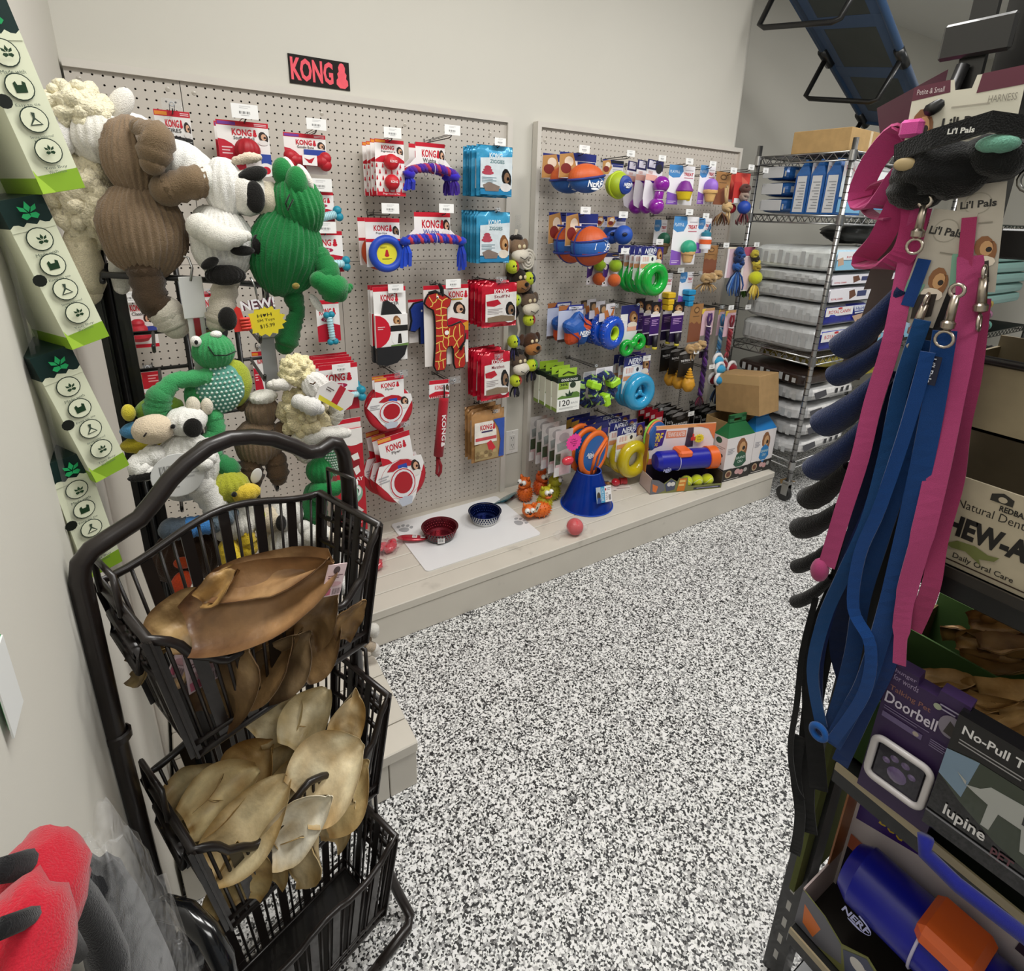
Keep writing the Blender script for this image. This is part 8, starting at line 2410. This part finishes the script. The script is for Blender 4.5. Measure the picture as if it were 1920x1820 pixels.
def stroller():
 o = Vector((-10.3, -72.5, 0))
 T = thing('bagged_stroller', 'folded red and black pet stroller in a clear plastic bag, bottom left corner', 'stroller', o)
 L = lambda p: tuple(Vector(p) - o)
 MB().ell(L((-10.4,-75.77,46.22)), (.9, 1.5, .85), 'b01a2c', 24, 14, lump=.12, seed=2).build('canopy', 'fabric', T)
 MB().ell(L((-10.2,-77.69,47.3)), (.8, 1.3, 1.0), 'b41c2e', 24, 14, lump=.12, seed=4).build('seat_fabric', 'fabric', T)
 MB().tube([L((-10.5,-76.55,48.19)), L((-10.5,-75.2,46.55)), L((-10.4,-74.39,44.95)), L((-10.3,-73.98,43.29)), L((-10.2,-73.84,41.93)), L((-10.1,-73.96,40.7)), L((-10.1,-74.28,39.87))], [.22, .3, .36, .4, .42, .45, .45], '141416', 10).build('trim', 'fabric', T)
 MB().tube([L((-10,-78.54,49.17)), L((-9.9,-77.71,48.1)), L((-9.9,-76.59,46.08)), L((-9.9,-76.29,44.64))], .16, '101012', 8).build('trim', 'fabric', T)
 MB().ell((-.2, 1.4, 21), (1.3, 3.6, 20.5), '17181a', 22, 20, lump=.06, seed=6).build('body', 'fabric', T)
 for y_ in (-1.4, 3.4):
  MB().torus((0, y_, 2.2), 1.7, .45, '151515', 22, 8, 'x').build('wheel', 'rubber', T)
 MB().ell((.15, 1.6, 20.5), (1.6, 4.6, 20.4), 'e6e6e6', 40, 30, lump=.12, seed=9).build('bag', 'clear', T)
 o = Vector((-10.4,-62.93,24))
 T = thing('stroller_handle', 'black glossy padded handle loop in front of the lowest basket', 'handle', (o.x, o.y, 0))
 o.z = 0
 P = [(-12.27,-62.89,22), (-11.78,-62.7,25), (-11.39,-62.33,26), (-10.58,-62.5,26), (-9.67,-63.37,26), (-8.88,-64.47,25.4), (-8.42,-65.4,24.4), (-8.42,-65.5,22)]
 P = [(P[0][0], P[0][1], 0)] + P + [(P[-1][0], P[-1][1], 0)]
 MB().tube([tuple(Vector(p) - o) for p in P], .55, '0f1012', 12).build('grip', 'gloss', T)
 MB().ell(tuple(Vector((-10.49,-61.26,20)) - o), (1.2, .9, 1.5), '1a1a1c', 16, 10, lump=.3, seed=1).build('bundle', 'foil', T)
waste_boxes(); stroller()
# ---------------------------------------------------------------- black slotted gondola on the right with leashes, boxes and chews
GB = '121212'
def gondola():
 T = thing('gondola_shelving', 'black slotted shelving unit in the right foreground holding boxes and chews', 'shelving', (29.5, -75, 0))
 for y_ in (0, -36):
  m = MB()
  m.box((-.4, y_ - .8, 0), (-.3, y_ + .8, 90), GB)
  m.box((-.3, y_ + .55, 0), (1.2, y_ + .8, 90), GB)
  m.box((-.3, y_ - .8, 0), (1.2, y_ - .55, 90), GB)
  o = m.build('upright', 'wire', T)
  for z in range(2, 88, 2):
   MB().prism([(-.17, z), (.17, z), (.17, z + .95), (-.17, z + .95)], -.42, -.405, 'b8b6b0').build('slot', 'plastic', o) if z < 30 else None
  for c in o.children:
   c.rotation_euler = (0, 0, R(-90))
   c.location = (0, y_ * S, 0)
 for z, x0, lab in ((27.4, -3.6, 'shelf'), (43.3, -3.2, 'shelf'), (11.6, -3.8, 'shelf'), (60.4, -1.2, 'shelf'), (69, -1.2, 'shelf')):
  m = MB()
  m.box((x0, -44, z - 1.4), (12, -1.6, z), GB, .08)
  o = m.build('shelf', 'wire', T)
  if z < 50:
   MB().box((x0 - .12, -43, z - .25), (x0 + .02, -1.7, z + .3), 'a89a7c' if z != 43.3 else '2a2622').build('price_rail', 'plastic', o)
 MB().box((-3.4, -44, .2), (12, -1.7, 4), GB, .1).build('base_deck', 'wire', T)

def side(name, lab, cat, p, rot=0, **k):
 """a thing whose printed front faces the aisle (towards -x)"""
 return thing(name, lab, cat, p, (k.get('rx', 0), k.get('ry', 0), -90 + rot), k.get('group'))

def boxes():
 T = side('chew_display_box', 'cardboard display box lettered CHEW-A-BULLS on the upper gondola shelf', 'box', (26.9, -76.4, 43.4))
 m = MB()
 W, H = 15, 4.9
 m.box((0, 0, 0), (W, .12, H), 'b5aa93')
 m.box((0, 0, 0), (.12, 5.4, H), 'a39880')
 m.box((0, 5.3, 0), (W, 5.4, H + 2.2), '8c806a')
 m.box((W - .12, 0, 0), (W, 5.4, H), 'a39880')
 m.build('carton', 'carton', T)
 m = MB()
 layers(m, W, H, [('t', 'Natural Dental Dog Chews', .14, .24, .52, .36, '2a2620', 0), ('t', 'CHEW-A-BULLS', .075, .42, .56, .66, '1c1a18', .05), ('t', 'REDBARN', .25, .16, .34, .22, '1c1a18', .03), ('p', [(.22, .14), (.22, .07), (.25, .03), (.28, .07), (.28, .14)], '2a2822'), ('e', .252, .1, .012, .03, 'b5aa93'), ('t', 'Daily Oral Care', .17, .84, .34, .92, '2a2620', .01),
  ('p', [(.14, .78), (.17, .7), (.22, .68), (.26, .72), (.29, .7), (.28, .76), (.24, .8), (.25, .86), (.2, .78), (.16, .8)], '6e7440'), ('p', [(.03, .2), (.07, .26), (.06, .3), (.02, .24)], '6a7048'), ('p', [(0, .36), (.06, .34), (.06, .35), (0, .37)], '4a4a34'), ('p', [(.03, .7), (.12, .68), (.12, .69), (.03, .71)], '4a4a34'), ('r', 0, .93, 1, .945, '3a2a22')], 0, 0, H)
 m.build('lettering', 'card', T)
 for i in range(3):
  MB().box((1 + 4.6 * i, .5, .2), (5 + 4.6 * i, 5, 1.6), '5a4632', .3).build('inner_tray', 'carton', T)
 for i, (p, d, lab) in enumerate((((27.6, -76.6, 50.6), (14, 5, 3.6), 'grey brown open carton behind the lettered display box'), ((28, -79.6, 54.6), (12, 6, 3.6), 'brown carton with a rounded black edge above the lettered box'))):
  T = side('open_carton', lab, 'carton', p)
  m = MB()
  for a, b in (((0, 0, 0), (d[0], .15, d[2])), ((0, d[1] - .15, 0), (d[0], d[1], d[2] + .6)), ((0, 0, 0), (.15, d[1], d[2])), ((d[0] - .15, 0, 0), (d[0], d[1], d[2])), ((0, 0, 0), (d[0], d[1], .15))):
   m.box(a, b, '8e8268')
  m.build('carton', 'carton', T)
  MB().tube([(0, 0, d[2]), (d[0], 0, d[2])], .22, '181614', 7).build('edge', 'plastic', T)
 # trays of chews
 for k, (p, lab) in enumerate((((27.2, -76.2, 27.5), 'front green cardboard tray of tan chews on the middle gondola shelf'), ((33.4, -75.6, 27.5), 'rear green cardboard tray of twisted tan chews'))):
  T = side('chew_tray', lab, 'tray', p)
  m = MB()
  W, D, H = 16, 5.8, 7.2
  m.box((0, D - .15, 0), (W, D, H), '3c5a26')
  m.box((0, 0, 0), (.15, D, H - 1), '6a5836')
  m.box((0, 0, 0), (W, .15, 5.2), '3c5a26')
  m.box((W - .15, 0, 0), (W, D, H - 1), '31481e')
  m.box((0, 0, 0), (W, D, .15), '4a3c22')
  m.build('carton', 'carton', T)
 q = random.Random(4)
 pts = [(29,-77.98,34.07), (29,-79.45,35.24), (28.4,-80.69,35.48), (28.6,-81.9,35.34), (29.6,-82.26,36.25), (28.2,-83.29,35.43)]
 for i, p in enumerate(pts):
  ear('tan_chew', 'tan folded chew in the front green tray, %s from its far end' % ['first', 'second', 'third', 'fourth', 'fifth', 'sixth'][i], (p[0] - .6, p[1] + 1.4, p[2] - 1.2), (p[0] + .4, p[1] - 1.6, p[2] + q.uniform(0, 1.6)), 1.8, 'c4a06a', '84602f', q.uniform(-30, 30), .9, .3, seed=30 + i)
 pts = [(35.5,-78.94,35.44), (35,-79.93,35.58), (36.5,-79.94,36.38), (34.8,-81.07,36.15), (34.6,-80.53,34.79), (37,-80.44,36.74)]
 for i, p in enumerate(pts):
  ear('tan_chew', 'twisted tan chew in the rear green tray, %s from its far end' % ['first', 'second', 'third', 'fourth', 'fifth', 'sixth'][i], (p[0] - .5, p[1] + 1.5, p[2] - 1.2), (p[0] + .5, p[1] - 1.6, p[2] + q.uniform(-.4, 1)), 1.7, 'b48c54', '74502a', q.uniform(-40, 40), 1.0, .4, seed=50 + i)
 # hanging packs in front of the tray
 T = side('doorbell_pack', 'purple Talking Pet Doorbell pack hanging in front of the green tray', 'boxed pack', (25.6, -80, 37), 4)
 m = MB()
 w_, h = 3.7, 9.2
 m.prism([(-w_ / 2, 0), (-.5, 0), (-.45, -.5), (.45, -.5), (.5, 0), (w_ / 2, 0), (w_ / 2, -h), (-w_ / 2, -h)], 0, .9, '38244e')
 layers(m, w_, h, [('t', 'hunger', .07, .02, .35, .055, 'a898b8', 0), ('t', 'for words', .07, .06, .4, .1, 'a898b8', 0), ('t', 'Talking Pet', .06, .145, .6, .19, '8c6058', .01), ('t', 'Doorbell', .04, .2, .72, .28, 'd8d0e0', .015), ('l', .06, .3, .66, .335, 2, '75688a'), ('r', .06, .35, .6, .39, '6a5c84'), ('e', .52, .37, .04, .016, 'b0a498'), ('e', .86, .19, .14, .075, '8a8290'), ('p', [(.8, .24), (.84, .15), (.9, .17), (.92, .25)], '3a3430'), ('l', .68, .07, .94, .12, 2, 'a098b0'), ('e', .66, .105, .05, .02, 'a0a890'), ('l', .7, .33, .94, .39, 4, '8a7ca0')], 0, None, 0)
 m.build('card', 'card', T)
 m = MB()
 P = []
 for cx, cz, a0 in ((.95, .95, 0), (-.95, .95, 90), (-.95, -.95, 180), (.95, -.95, 270)):
  P += [(x - .1, -.45, z - 6.1) for x, z in arc(cx, cz, .45, a0, a0 + 90, 5)]
 m.tube(P, .2, 'c9c4c4', 8, closed=True, up=(0, 1, 0))
 m.build('frame', 'plastic', T)
 m = MB()
 m.box((-1.35, -.4, -7.35), (1.15, -.1, -4.85), '1f1a26', .3)
 for x, z, r_ in ((-.1, -6.45, .5), (-.75, -5.9, .2), (-.4, -5.5, .22), (.15, -5.5, .22), (.55, -5.95, .2)):
  m.lathe([(r_, 0), (r_ * .6, .08), (0, .1)], '6a5a80', 12, 'y', (x, -.4, z))
 m.build('button', 'gloss', T)
 T = side('harness_box', 'black No-Pull Training pack with a walking white dog, hanging at the right edge', 'boxed pack', (25.2, -84.4, 36.8), 4)
 m = MB()
 w_, h = 5.6, 7.6
 m.box((-w_ / 2, 0, -h), (w_ / 2, 1.1, 0), '151416')
 layers(m, w_, h, [('t', 'No-Pull Training', .06, .06, .8, .15, 'e4e2e2', .02), ('l', .06, .17, .66, .22, 2, '9a9898'), ('p', [(0, .3), (.2, .26), (.6, .26), (1, .34), (1, .86), (.5, .76), (.2, .64), (0, .52)], '3c4438'), ('p', [(0, .3), (.24, .26), (.2, .6), (0, .52)], '7a92a8'), ('p', [(.2, .48), (.3, .44), (.36, .38), (.6, .36), (.74, .3), (.84, .36), (.76, .44), (.7, .5), (.72, .7), (.66, .7), (.62, .54), (.46, .54), (.44, .7), (.38, .7), (.38, .52), (.28, .5)], 'aeb0ac'), ('p', [(.6, .36), (.66, .35), (.66, .5), (.61, .5)], '2a2c30'), ('p', [(.2, .48), (.12, .42), (.2, .45)], 'aeb0ac'), ('t', 'lupine', .12, .72, .44, .84, 'e0dede', .02), ('t', 'PET', .5, .8, .66, .88, '5a2a34', .02), ('r', 0, .86, 1, .875, '7a7a80')], 0, None, 0)
 m.build('card', 'gloss', T)
 m = MB()
 m.tube([(-2.4, -.2, -8.2), (-2.2, -.4, -9), (-.6, -.4, -9.4), (2.4, -.4, -9.3)], .4, '22288c', 8)
 m.build('strap', 'web', T)
 launcher_box((26.4, -76.6, 11.7), -90, 'open display box with a dark blue tube on the low gondola shelf, bottom right', False)
 MB().box((0, 0, 0), (2, .05, 2.6), 'c08a2c').build('star', 'card', tag(side('price_tag', 'orange price tag at the very bottom right', 'price tag', (22.3, -81.6, 12), 0), 'orange price tag on the low shelf edge at the very bottom right', 'price tag'))
 T = side('side_panel', 'olive green carton edge behind the bottom right display box', 'carton', (28, -75.4, 11.7))
 MB().box((-.3, 0, 0), (.1, 5, 15), '59602a').build('panel', 'carton', T)

def lines_of(name, lab, cat, pts, wd, col, group=None, th=.1, twist=0, kind='web', clip=None):
 o = Vector(pts[0])
 T = thing(name, lab, cat, pts[0], (0, 0, 0), group)
 P = [Vector(p) - o for p in pts]
 F_ = []
 n = 5
 for i in range(len(P) - 1):
  a, b, c, d = P[max(0, i - 1)], P[i], P[i + 1], P[min(len(P) - 1, i + 2)]
  for k in range(n):
   t = k / n
   F_.append(.5 * ((2 * b) + (c - a) * t + (2 * a - 5 * b + 4 * c - d) * t * t + (3 * b - a - 3 * c + d) * t ** 3))
 F_.append(P[-1])
 sd = [(math.cos(R(-70 + twist * math.sin(i * .35))), math.sin(R(-70 + twist * math.sin(i * .35))), .1) for i in range(len(F_))]
 m = MB()
 m.ribbon([tuple(p) for p in F_], wd, col, th, sd)
 m.build('strap', kind, T)
 return T

def clasp(T, p, s_=1):
 m = MB()
 m.tube([(p[0], p[1], p[2] + 1.0 * s_), (p[0], p[1], p[2] - .2 * s_)], [.16 * s_, .2 * s_], 'b5aa9c', 8)
 m.lathe([(.1, -.5), (.28, -.4), (.3, -.15), (.16, 0)], 'b5aa9c', 10, 'z', p)
 m.torus((p[0], p[1], p[2] - .85 * s_), .34 * s_, .08, 'c0b6aa', 14, 6, 'x')
 m.torus((p[0], p[1], p[2] + 1.2 * s_), .26 * s_, .09, 'c0b6aa', 12, 6, 'x')
 m.build('clasp', 'metal', T)

def leashes():
 NVY, PNK = '14285e', 'b04476'
 # bracket and hook
 T = thing('display_hook', 'black slotted bar with a bracket plate and hook holding the harness cards, top right', 'hook', (26.5,-74.45,69.61))
 MB().box((-.3, -.5, -3.2), (0, .5, 8), '141414').build('bar', 'wire', T)
 m = MB()
 m.box((-.7, -1.5, -1.9), (-.4, 1.3, -.4), '181818', .12)
 m.build('plate', 'wire', T)
 MB().tube([(-.5, .2, -2.2), (-.9, .3, -3.6), (-2.2, .4, -4.2)], .28, '151515', 8).build('prong', 'wire', T)
 # printed cards
 def pals(lab, p, w_, h, rx, kind, group=None):
  T = side('harness_card', lab, 'pet gear', p, 12, ry=rx)
  m = MB()
  if kind == 0:
   m.prism([(-w_ / 2, 0), (-.5, .1), (-.4, -.35), (.2, -.35), (.3, .15), (w_ / 2, .2), (w_ / 2, -h), (-w_ / 2, -h)], 0, .05, 'd8d4c4')
   layers(m, w_, h, [('p', [(0, 0), (.34, -.04), (.36, .14), (0, .2)], '5e2438'), ('p', [(.62, -.06), (1, -.1), (1, .16), (.6, .2)], '5e2438'), ('t', 'Petite & Small', .04, .04, .3, .12, 'd8c8cc', 0), ('f', .02, .3, .28, .98, DOG), ("t", "Li'l Pals", .34, .5, .76, .72, '1c1a18', .03), ('l', .4, .34, .74, .4, 1, 'a8a294'), ('l', .4, .82, .7, .88, 1, 'a8a294'), ('t', 'HARNESS', .72, .26, .96, .36, '8a8478', 0)], 0, None, 0)
  else:
   m.prism([(-w_ / 2, 0), (w_ / 2, 0), (w_ / 2, -h), (-w_ / 2, -h)], 0, .05, 'b9b2a6')
   layers(m, w_, h, [('e', .45, .17, .3, .1, 'a39d90'), ('e', .45, .17, .27, .09, 'b9b2a6'), ('t', "Li'l Pals", .08, .14, .84, .21, '1c1a18', .03), ('l', .5, .34, .8, .37, 1, '8a8478'), ('f', .42, .46, .98, .74, DOG), ('p', [(.3, .74), (.8, .7), (.86, .9), (.4, .96)], '2a221e'), ('p', [(0, .62), (.45, .64), (.3, .9), (0, .95)], '7db09a')], 0, None, 0)
  m.build('card', 'card', T)
  return T
 pals("top harness card with a maroon band and a terrier picture, lettered Li'l Pals", (25,-75,66.58), 4.0, 2.9, -2, 0)
 T = pals("long leash card lettered Li'l Pals with a blue strap, hanging in the middle", (25.2,-75.73,61.12), 1.7, 5.4, 6, 1)
 clasp(T, (.25, -.5, -5.4), 1.1)
 MB().box((-.75, -.16, -4.6), (-.2, -.06, -2.3), '133c7c').build('strap_loop', 'web', T)
 T = pals('leash card with a terrier picture and a pink strap loop, hanging at the right', (25.4,-76.41,62.27), 1.7, 4.8, -8, 1)
 clasp(T, (.45, -.5, -5.2), 1.1)
 MB().box((-.6, -.16, -3.6), (-.05, -.06, -1.4), 'a83a66').build('strap_loop', 'web', T)
 T = side('maroon_card', 'plum coloured back of a harness card behind the pink harness', 'pet gear', (27,-71.61,65.54), 30)
 MB().prism([(-1.2, .6), (1.5, 2.2), (1.5, -.6), (-.4, -2)], 0, .05, '54303c').build('card', 'card', T)
 for k, p in enumerate(((27,-72.52,58.8), (27,-72.5,55.33), (27,-72.09,53.41))):
  T = side('dark_card', 'brown card edge behind the pink leash, %s' % ('upper', 'middle', 'lower')[k], 'pet gear', p, 10, group='brown card edges behind the leash')
  MB().prism([(-.5, 1.8), (.6, 2.4), (.3, -1.6), (-.9, -1.9)], 0, .04, '4a3a36').build('card', 'card', T)
 # harness bodies
 def loop(name, lab, pts, wd, col, th=.14):
  o = Vector(pts[0])
  T = thing(name, lab, 'pet gear', pts[0])
  P = [tuple(Vector(p) - o) for p in pts]
  m = MB()
  Q = []
  for i in range(len(P)):
   a, b, c, d = [Vector(P[(i + j) % len(P)]) for j in (-1, 0, 1, 2)]
   for k in range(5):
    t = k / 5
    Q.append(.5 * ((2 * b) + (c - a) * t + (2 * a - 5 * b + 4 * c - d) * t * t + (3 * b - a - 3 * c + d) * t ** 3))
  Q += [Q[0], Q[1]]
  m.ribbon(Q, wd, col, th, (.25, -.95, .1))
  m.build('strap', 'web', T)
  return T
 T = loop('pink_harness', 'pink harness loop, upper of the two at the top of the leashes', [(25,-72.9,64.85), (25.6,-71.42,63.55), (26,-70.85,61.7), (25.4,-72.2,61.36), (24.8,-73.24,62.67), (25,-73.99,63.6)], 1.15, 'b8407a')
 MB().box((-.6, -.9, -.5), (.5, .1, .3), 'd0509a', .15).build('buckle', 'web', T)
 loop('pink_harness', 'pink harness loop, lower one with an open ring', [(25,-73.55,61.95), (25.4,-72.62,59.64), (25.8,-71.8,58.48), (25,-73.35,58.37), (24.8,-74.2,59.22), (25,-74.12,60.97)], 1.1, 'a83468')
 lines_of('pink_strap', 'thin pink curved strap bowing out left of the harness', 'pet gear', [(25.2,-73.05,62.7), (26,-71.49,62.28), (26.2,-71.1,61.35), (25.6,-72.01,60.81), (25,-72.97,60.69)], .5, 'a83a6c')
 T = thing('black_harness', 'large black padded harness with a mint lining under the top card', 'pet gear', (25,-75.32,63.02))
 for k, (c, r_, col) in enumerate((((0, .5, -.2), (1.3, 2.1, 1.25), '0b0c0d'), ((.2, -1.3, .3), (1.2, 1.4, 1.0), '0e1010'), ((0, 1.4, -1.0), (1, 1.2, .9), '0a0a0a'))):
  MB().ell(c, r_, col, 24, 14, lump=.16, seed=k).build('pad', 'felt', T)
 MB().ribbon([(-.9, 2.2, .6), (-1.25, .6, 1.1), (-1.2, -1.4, 1.6), (-.6, -2.6, 1.3)], .8, '0c0d0d', .3, (.1, 0, 1)).build('band', 'felt', T)
 MB().ell((-.8, -1.7, .75), (.5, .8, .4), '6aa08c', 14, 9).build('lining', 'felt', T)
 MB().ell((-1.15, 1.6, .1), (.12, .5, .3), 'a8946c', 12, 8).build('picture', 'card', T)
 MB().torus((.3, -2.9, -.6), .5, .1, '8a8a88', 14, 6, 'x').build('ring', 'metal', T)
 m = MB()
 m.M = Matrix.Translation((-1.46, -.1, 1.32)) @ Matrix.Rotation(R(-90), 4, 'Z')
 m.txt("Li'l Pals", -.1, -.12, .9, .12, 'd8d8d4', -.04, .03)
 m.build('lettering', 'card', T)
 # straps
 A = lines_of('pink_leash', 'long pink leash at the left ending in a knot', 'leash', [(25,-74.37,61.21), (25,-74.33,58.46), (24.6,-74.63,54.78), (24.4,-74.53,51.35), (24.2,-74.61,48.36), (24,-74.48,45.1), (24,-74.3,41.52)], .85, PNK, twist=8)
 clasp(A, (-.5, -.3, -.9), 1)
 MB().ell(tuple(Vector((24,-73.98,41.04)) - Vector((25,-74.37,61.21))), (.5, .5, .75), 'a84070', 12, 8).build('knot', 'web', A)
 B = lines_of('pink_leash', 'long pink leash at the right tapering to a folded end', 'leash', [(25.4,-76.7,59.15), (25.2,-77.28,56.29), (25,-77.65,52.22), (24.8,-77.93,48.99), (24.6,-78.13,45.55), (24.6,-78.17,42.03), (24.6,-78.4,39.81), (24.6,-78.75,37.78)], [1.0] * 21 + [.9] * 5 + [.8] * 5 + [.6] * 5, PNK, twist=10)
 lines_of('pink_leash', 'second run of the right pink leash showing behind it', 'leash', [(26,-77.32,57.24), (26,-77.81,53.73), (26,-77.99,51.05), (26,-78.36,48.31), (25.4,-78.6,45.24), (25,-78.97,42.74), (25,-78.78,39.92)], .8, '98345e', twist=10)
 runs = [(0.95, '0b3c78'), (0.85, '0a386e'), (0.7, '0c4278'), (0.6, '0a3e7e'), (0.9, '0c3068'), (0.6, '14285e'), (1.2, '0a1c40')]
 labs = ['widest blue leash running down the front', 'blue leash second from the right', 'slim blue leash bowing out at the lower left', 'thin blue leash crossing over in the middle', 'dark blue leash at the right edge of the bundle', 'navy leash at the left of the blue bundle', 'dark navy leash in shadow behind the bundle']
 BP = [[(24.6,-76.77,55.74), (24.6,-77.11,52.12), (24.6,-77.34,48.2), (24.6,-77.49,43.92), (24.6,-77.57,39.9), (24.6,-77.46,35.39), (24.6,-77.07,32.64), (24.6,-76.66,29.92)], [(24.9,-76.31,55.1), (24.9,-76.16,51.77), (24.9,-76.38,48.31), (24.9,-76.24,44.09), (24.9,-76.11,40.19), (24.9,-76.39,36.27), (24.9,-76.35,32.21), (24.9,-76.14,30.3)], [(24.4,-75.83,56.1), (24.4,-75.61,52.82), (24.4,-75.73,48.77), (24.4,-75.64,44.92), (24.4,-75.09,41.15), (24.4,-74.65,37.87), (24.4,-74.73,33.95), (24.4,-75.92,30.81)], [(24.1,-76.5,54.7), (24.1,-76.43,50.86), (24.1,-76.16,46.24), (24.1,-75.79,43.08), (24.1,-76.13,39.8), (24.1,-77.4,38.21), (24.1,-77.72,35.11), (24.1,-76.8,30.59)], [(25.2,-77.11,54.98), (25.2,-77.57,51.05), (25.2,-77.77,47.64), (25.2,-77.89,43.95), (25.2,-78.02,40.32), (25.2,-77.99,36.68), (25.2,-77.57,33.18), (25.2,-77.12,28.49)], [(25,-75.6,54.94), (25,-75.61,50.41), (25,-75.44,46.29), (25,-74.91,41.91), (25,-74.62,38.75), (25,-74.62,34.8), (25,-75.21,31.52), (25,-76.01,29.46)], [(25.8,-75.17,53.08), (25.8,-74.93,48.13), (25.8,-74.79,43.36), (25.8,-74.78,38.93), (25.8,-75.38,35.43), (25.8,-76.28,33.32), (25.8,-76.32,29.94)]]
 for (wd, col), lab, P in zip(runs, labs, BP):
  T = lines_of('blue_leash', lab, 'leash', P, wd, col, None, .12, 14)
  if lab[0] == 'w':
   clasp(T, (-.4, -.2, .6), 1.1)
   m = MB()
   m.M = Matrix.Translation((-.35, 0, 0)) @ Matrix.Rotation(R(-90), 4, 'Z')
   m.box((-.3, 0, -2.6), (.3, .05, -1.2), '0c1430')
   m.txt("Li'l Pals", -.12, -2.5, .12, -1.3, 'd8dce8', -.03, .02, vert=True)
   m.build('logo_patch', 'card', T)
 MB().torus(tuple(Vector((24,-76.02,30.63)) - Vector(BP[2][0])), .42, .2, '1858a4', 18, 8, 'x').build('handle_loop', 'web', [o for o in C.objects if o.get('label') == labs[2]][0])
 # navy and black harness loops bulging to the left
 LP = (((25.2,-74.28,57.18), (25.6,-71.75,53.73), 1.0), ((25.2,-74.43,54.91), (25.6,-71.73,52.06), .85), ((25,-74.39,52.63), (25.6,-71.67,49.1), 1.1), ((25,-74.16,49.9), (25.6,-71.7,46.17), 1.0), ((25.4,-73.62,47.03), (26,-71.49,43.97), .95), ((25.4,-73.6,44.44), (26,-71.34,41.81), .9), ((25.6,-73.6,42.04), (26,-71.65,39.13), .6), ((25.6,-73.93,39.79), (26,-72.05,36.67), .55))
 for k, (a, b, r_) in enumerate(LP):
  nav = k < 4
  T = thing('navy_harness' if nav else 'black_harness_strap', ('navy' if nav else 'black') + ' harness loop opening to the left of the leashes, %s' % ('topmost', 'second', 'third', 'lowest')[k % 4], 'pet gear', b, (0, 0, 0), ('navy' if nav else 'black') + ' harness loops')
  d = Vector(a) - Vector(b)
  col = '12234c' if nav else '0a0a0b'
  P = [tuple(d * t + Vector((0, 0, -.35 * math.sin(PI * t)))) for t in (0, .08, .35, .7, 1.05)]
  m = MB()
  m.tube(P, [r_ * .95, r_, r_ * .92, r_ * .7, r_ * .5], col, 18, flat=.75, caps=False)
  m.build('band', 'felt', T)
  m = MB()
  m.tube([P[0], P[1], P[2]], [r_ * .8, r_ * .78, r_ * .3], '0a1226' if nav else '060606', 16, flat=.75)
  m.build('lining', 'felt', T)
  MB().tube([(r_ * .0, 0, r_ * .95), (0, 0, r_ * .95 + .02)], .14, 'a8a8a8', 6).build('rivet', 'metal', T) if k in (1, 3) else None
 for k, P in enumerate(([(25.6,-73.4,38.07), (25.6,-73.33,33.9), (25.6,-73.72,29.82), (25.6,-73.95,26.29), (25.6,-74.76,23.74), (25.6,-75.47,23.08)], [(26.4,-74.27,42.89), (26.4,-74.1,39.03), (26.4,-73.62,34.61), (26.4,-74.06,30.6), (26.4,-75.3,26.25), (26.4,-75.93,24.04)], [(26.8,-74,36.8), (26.8,-74.05,31.28), (26.8,-74.51,26.13), (26.8,-75.17,21.86), (26.8,-75.83,19.54)], [(26.2,-74.12,27.06), (26.2,-74.42,23.95), (26.2,-75.24,21.36), (26.2,-75.53,19.09), (26.2,-75.58,17.55)])):
  lines_of('black_leash', ('thin black leash looping down at the far left', 'black leash behind the blue ones', 'black strap hanging to the slotted upright', 'black strap end with a buckle beside the upright')[k], 'leash', P, (.35, 1.1, 1.2, .7)[k], '0c0c0d', None, .12, 10)
gondola(); boxes(); leashes()

# labels describe looks only: no makers' names
for o in C.objects:
 l = o.get('label')
 if l:
  for a, b in (("lettered Li'l Pals", 'with bold black lettering'), ('lettered CHEW-A-BULLS', 'with bold black arched lettering'), ('KONG Classic ', 'white '), ('KONG DUOS ', ''), ('KONG TIRES ', ''), ('KONG EXTREME card', 'red topped white card'), ('KONG lettering', 'block lettering'), ('KONG bite tray', 'treat tray'), ('KONG ', ''), ('NERF ', ''), ('Talking Pet Doorbell', 'pet doorbell'), ('No-Pull Training', 'training harness'), ('120 waste', 'waste')):
   l = l.replace(a, b)
  o['label'] = l
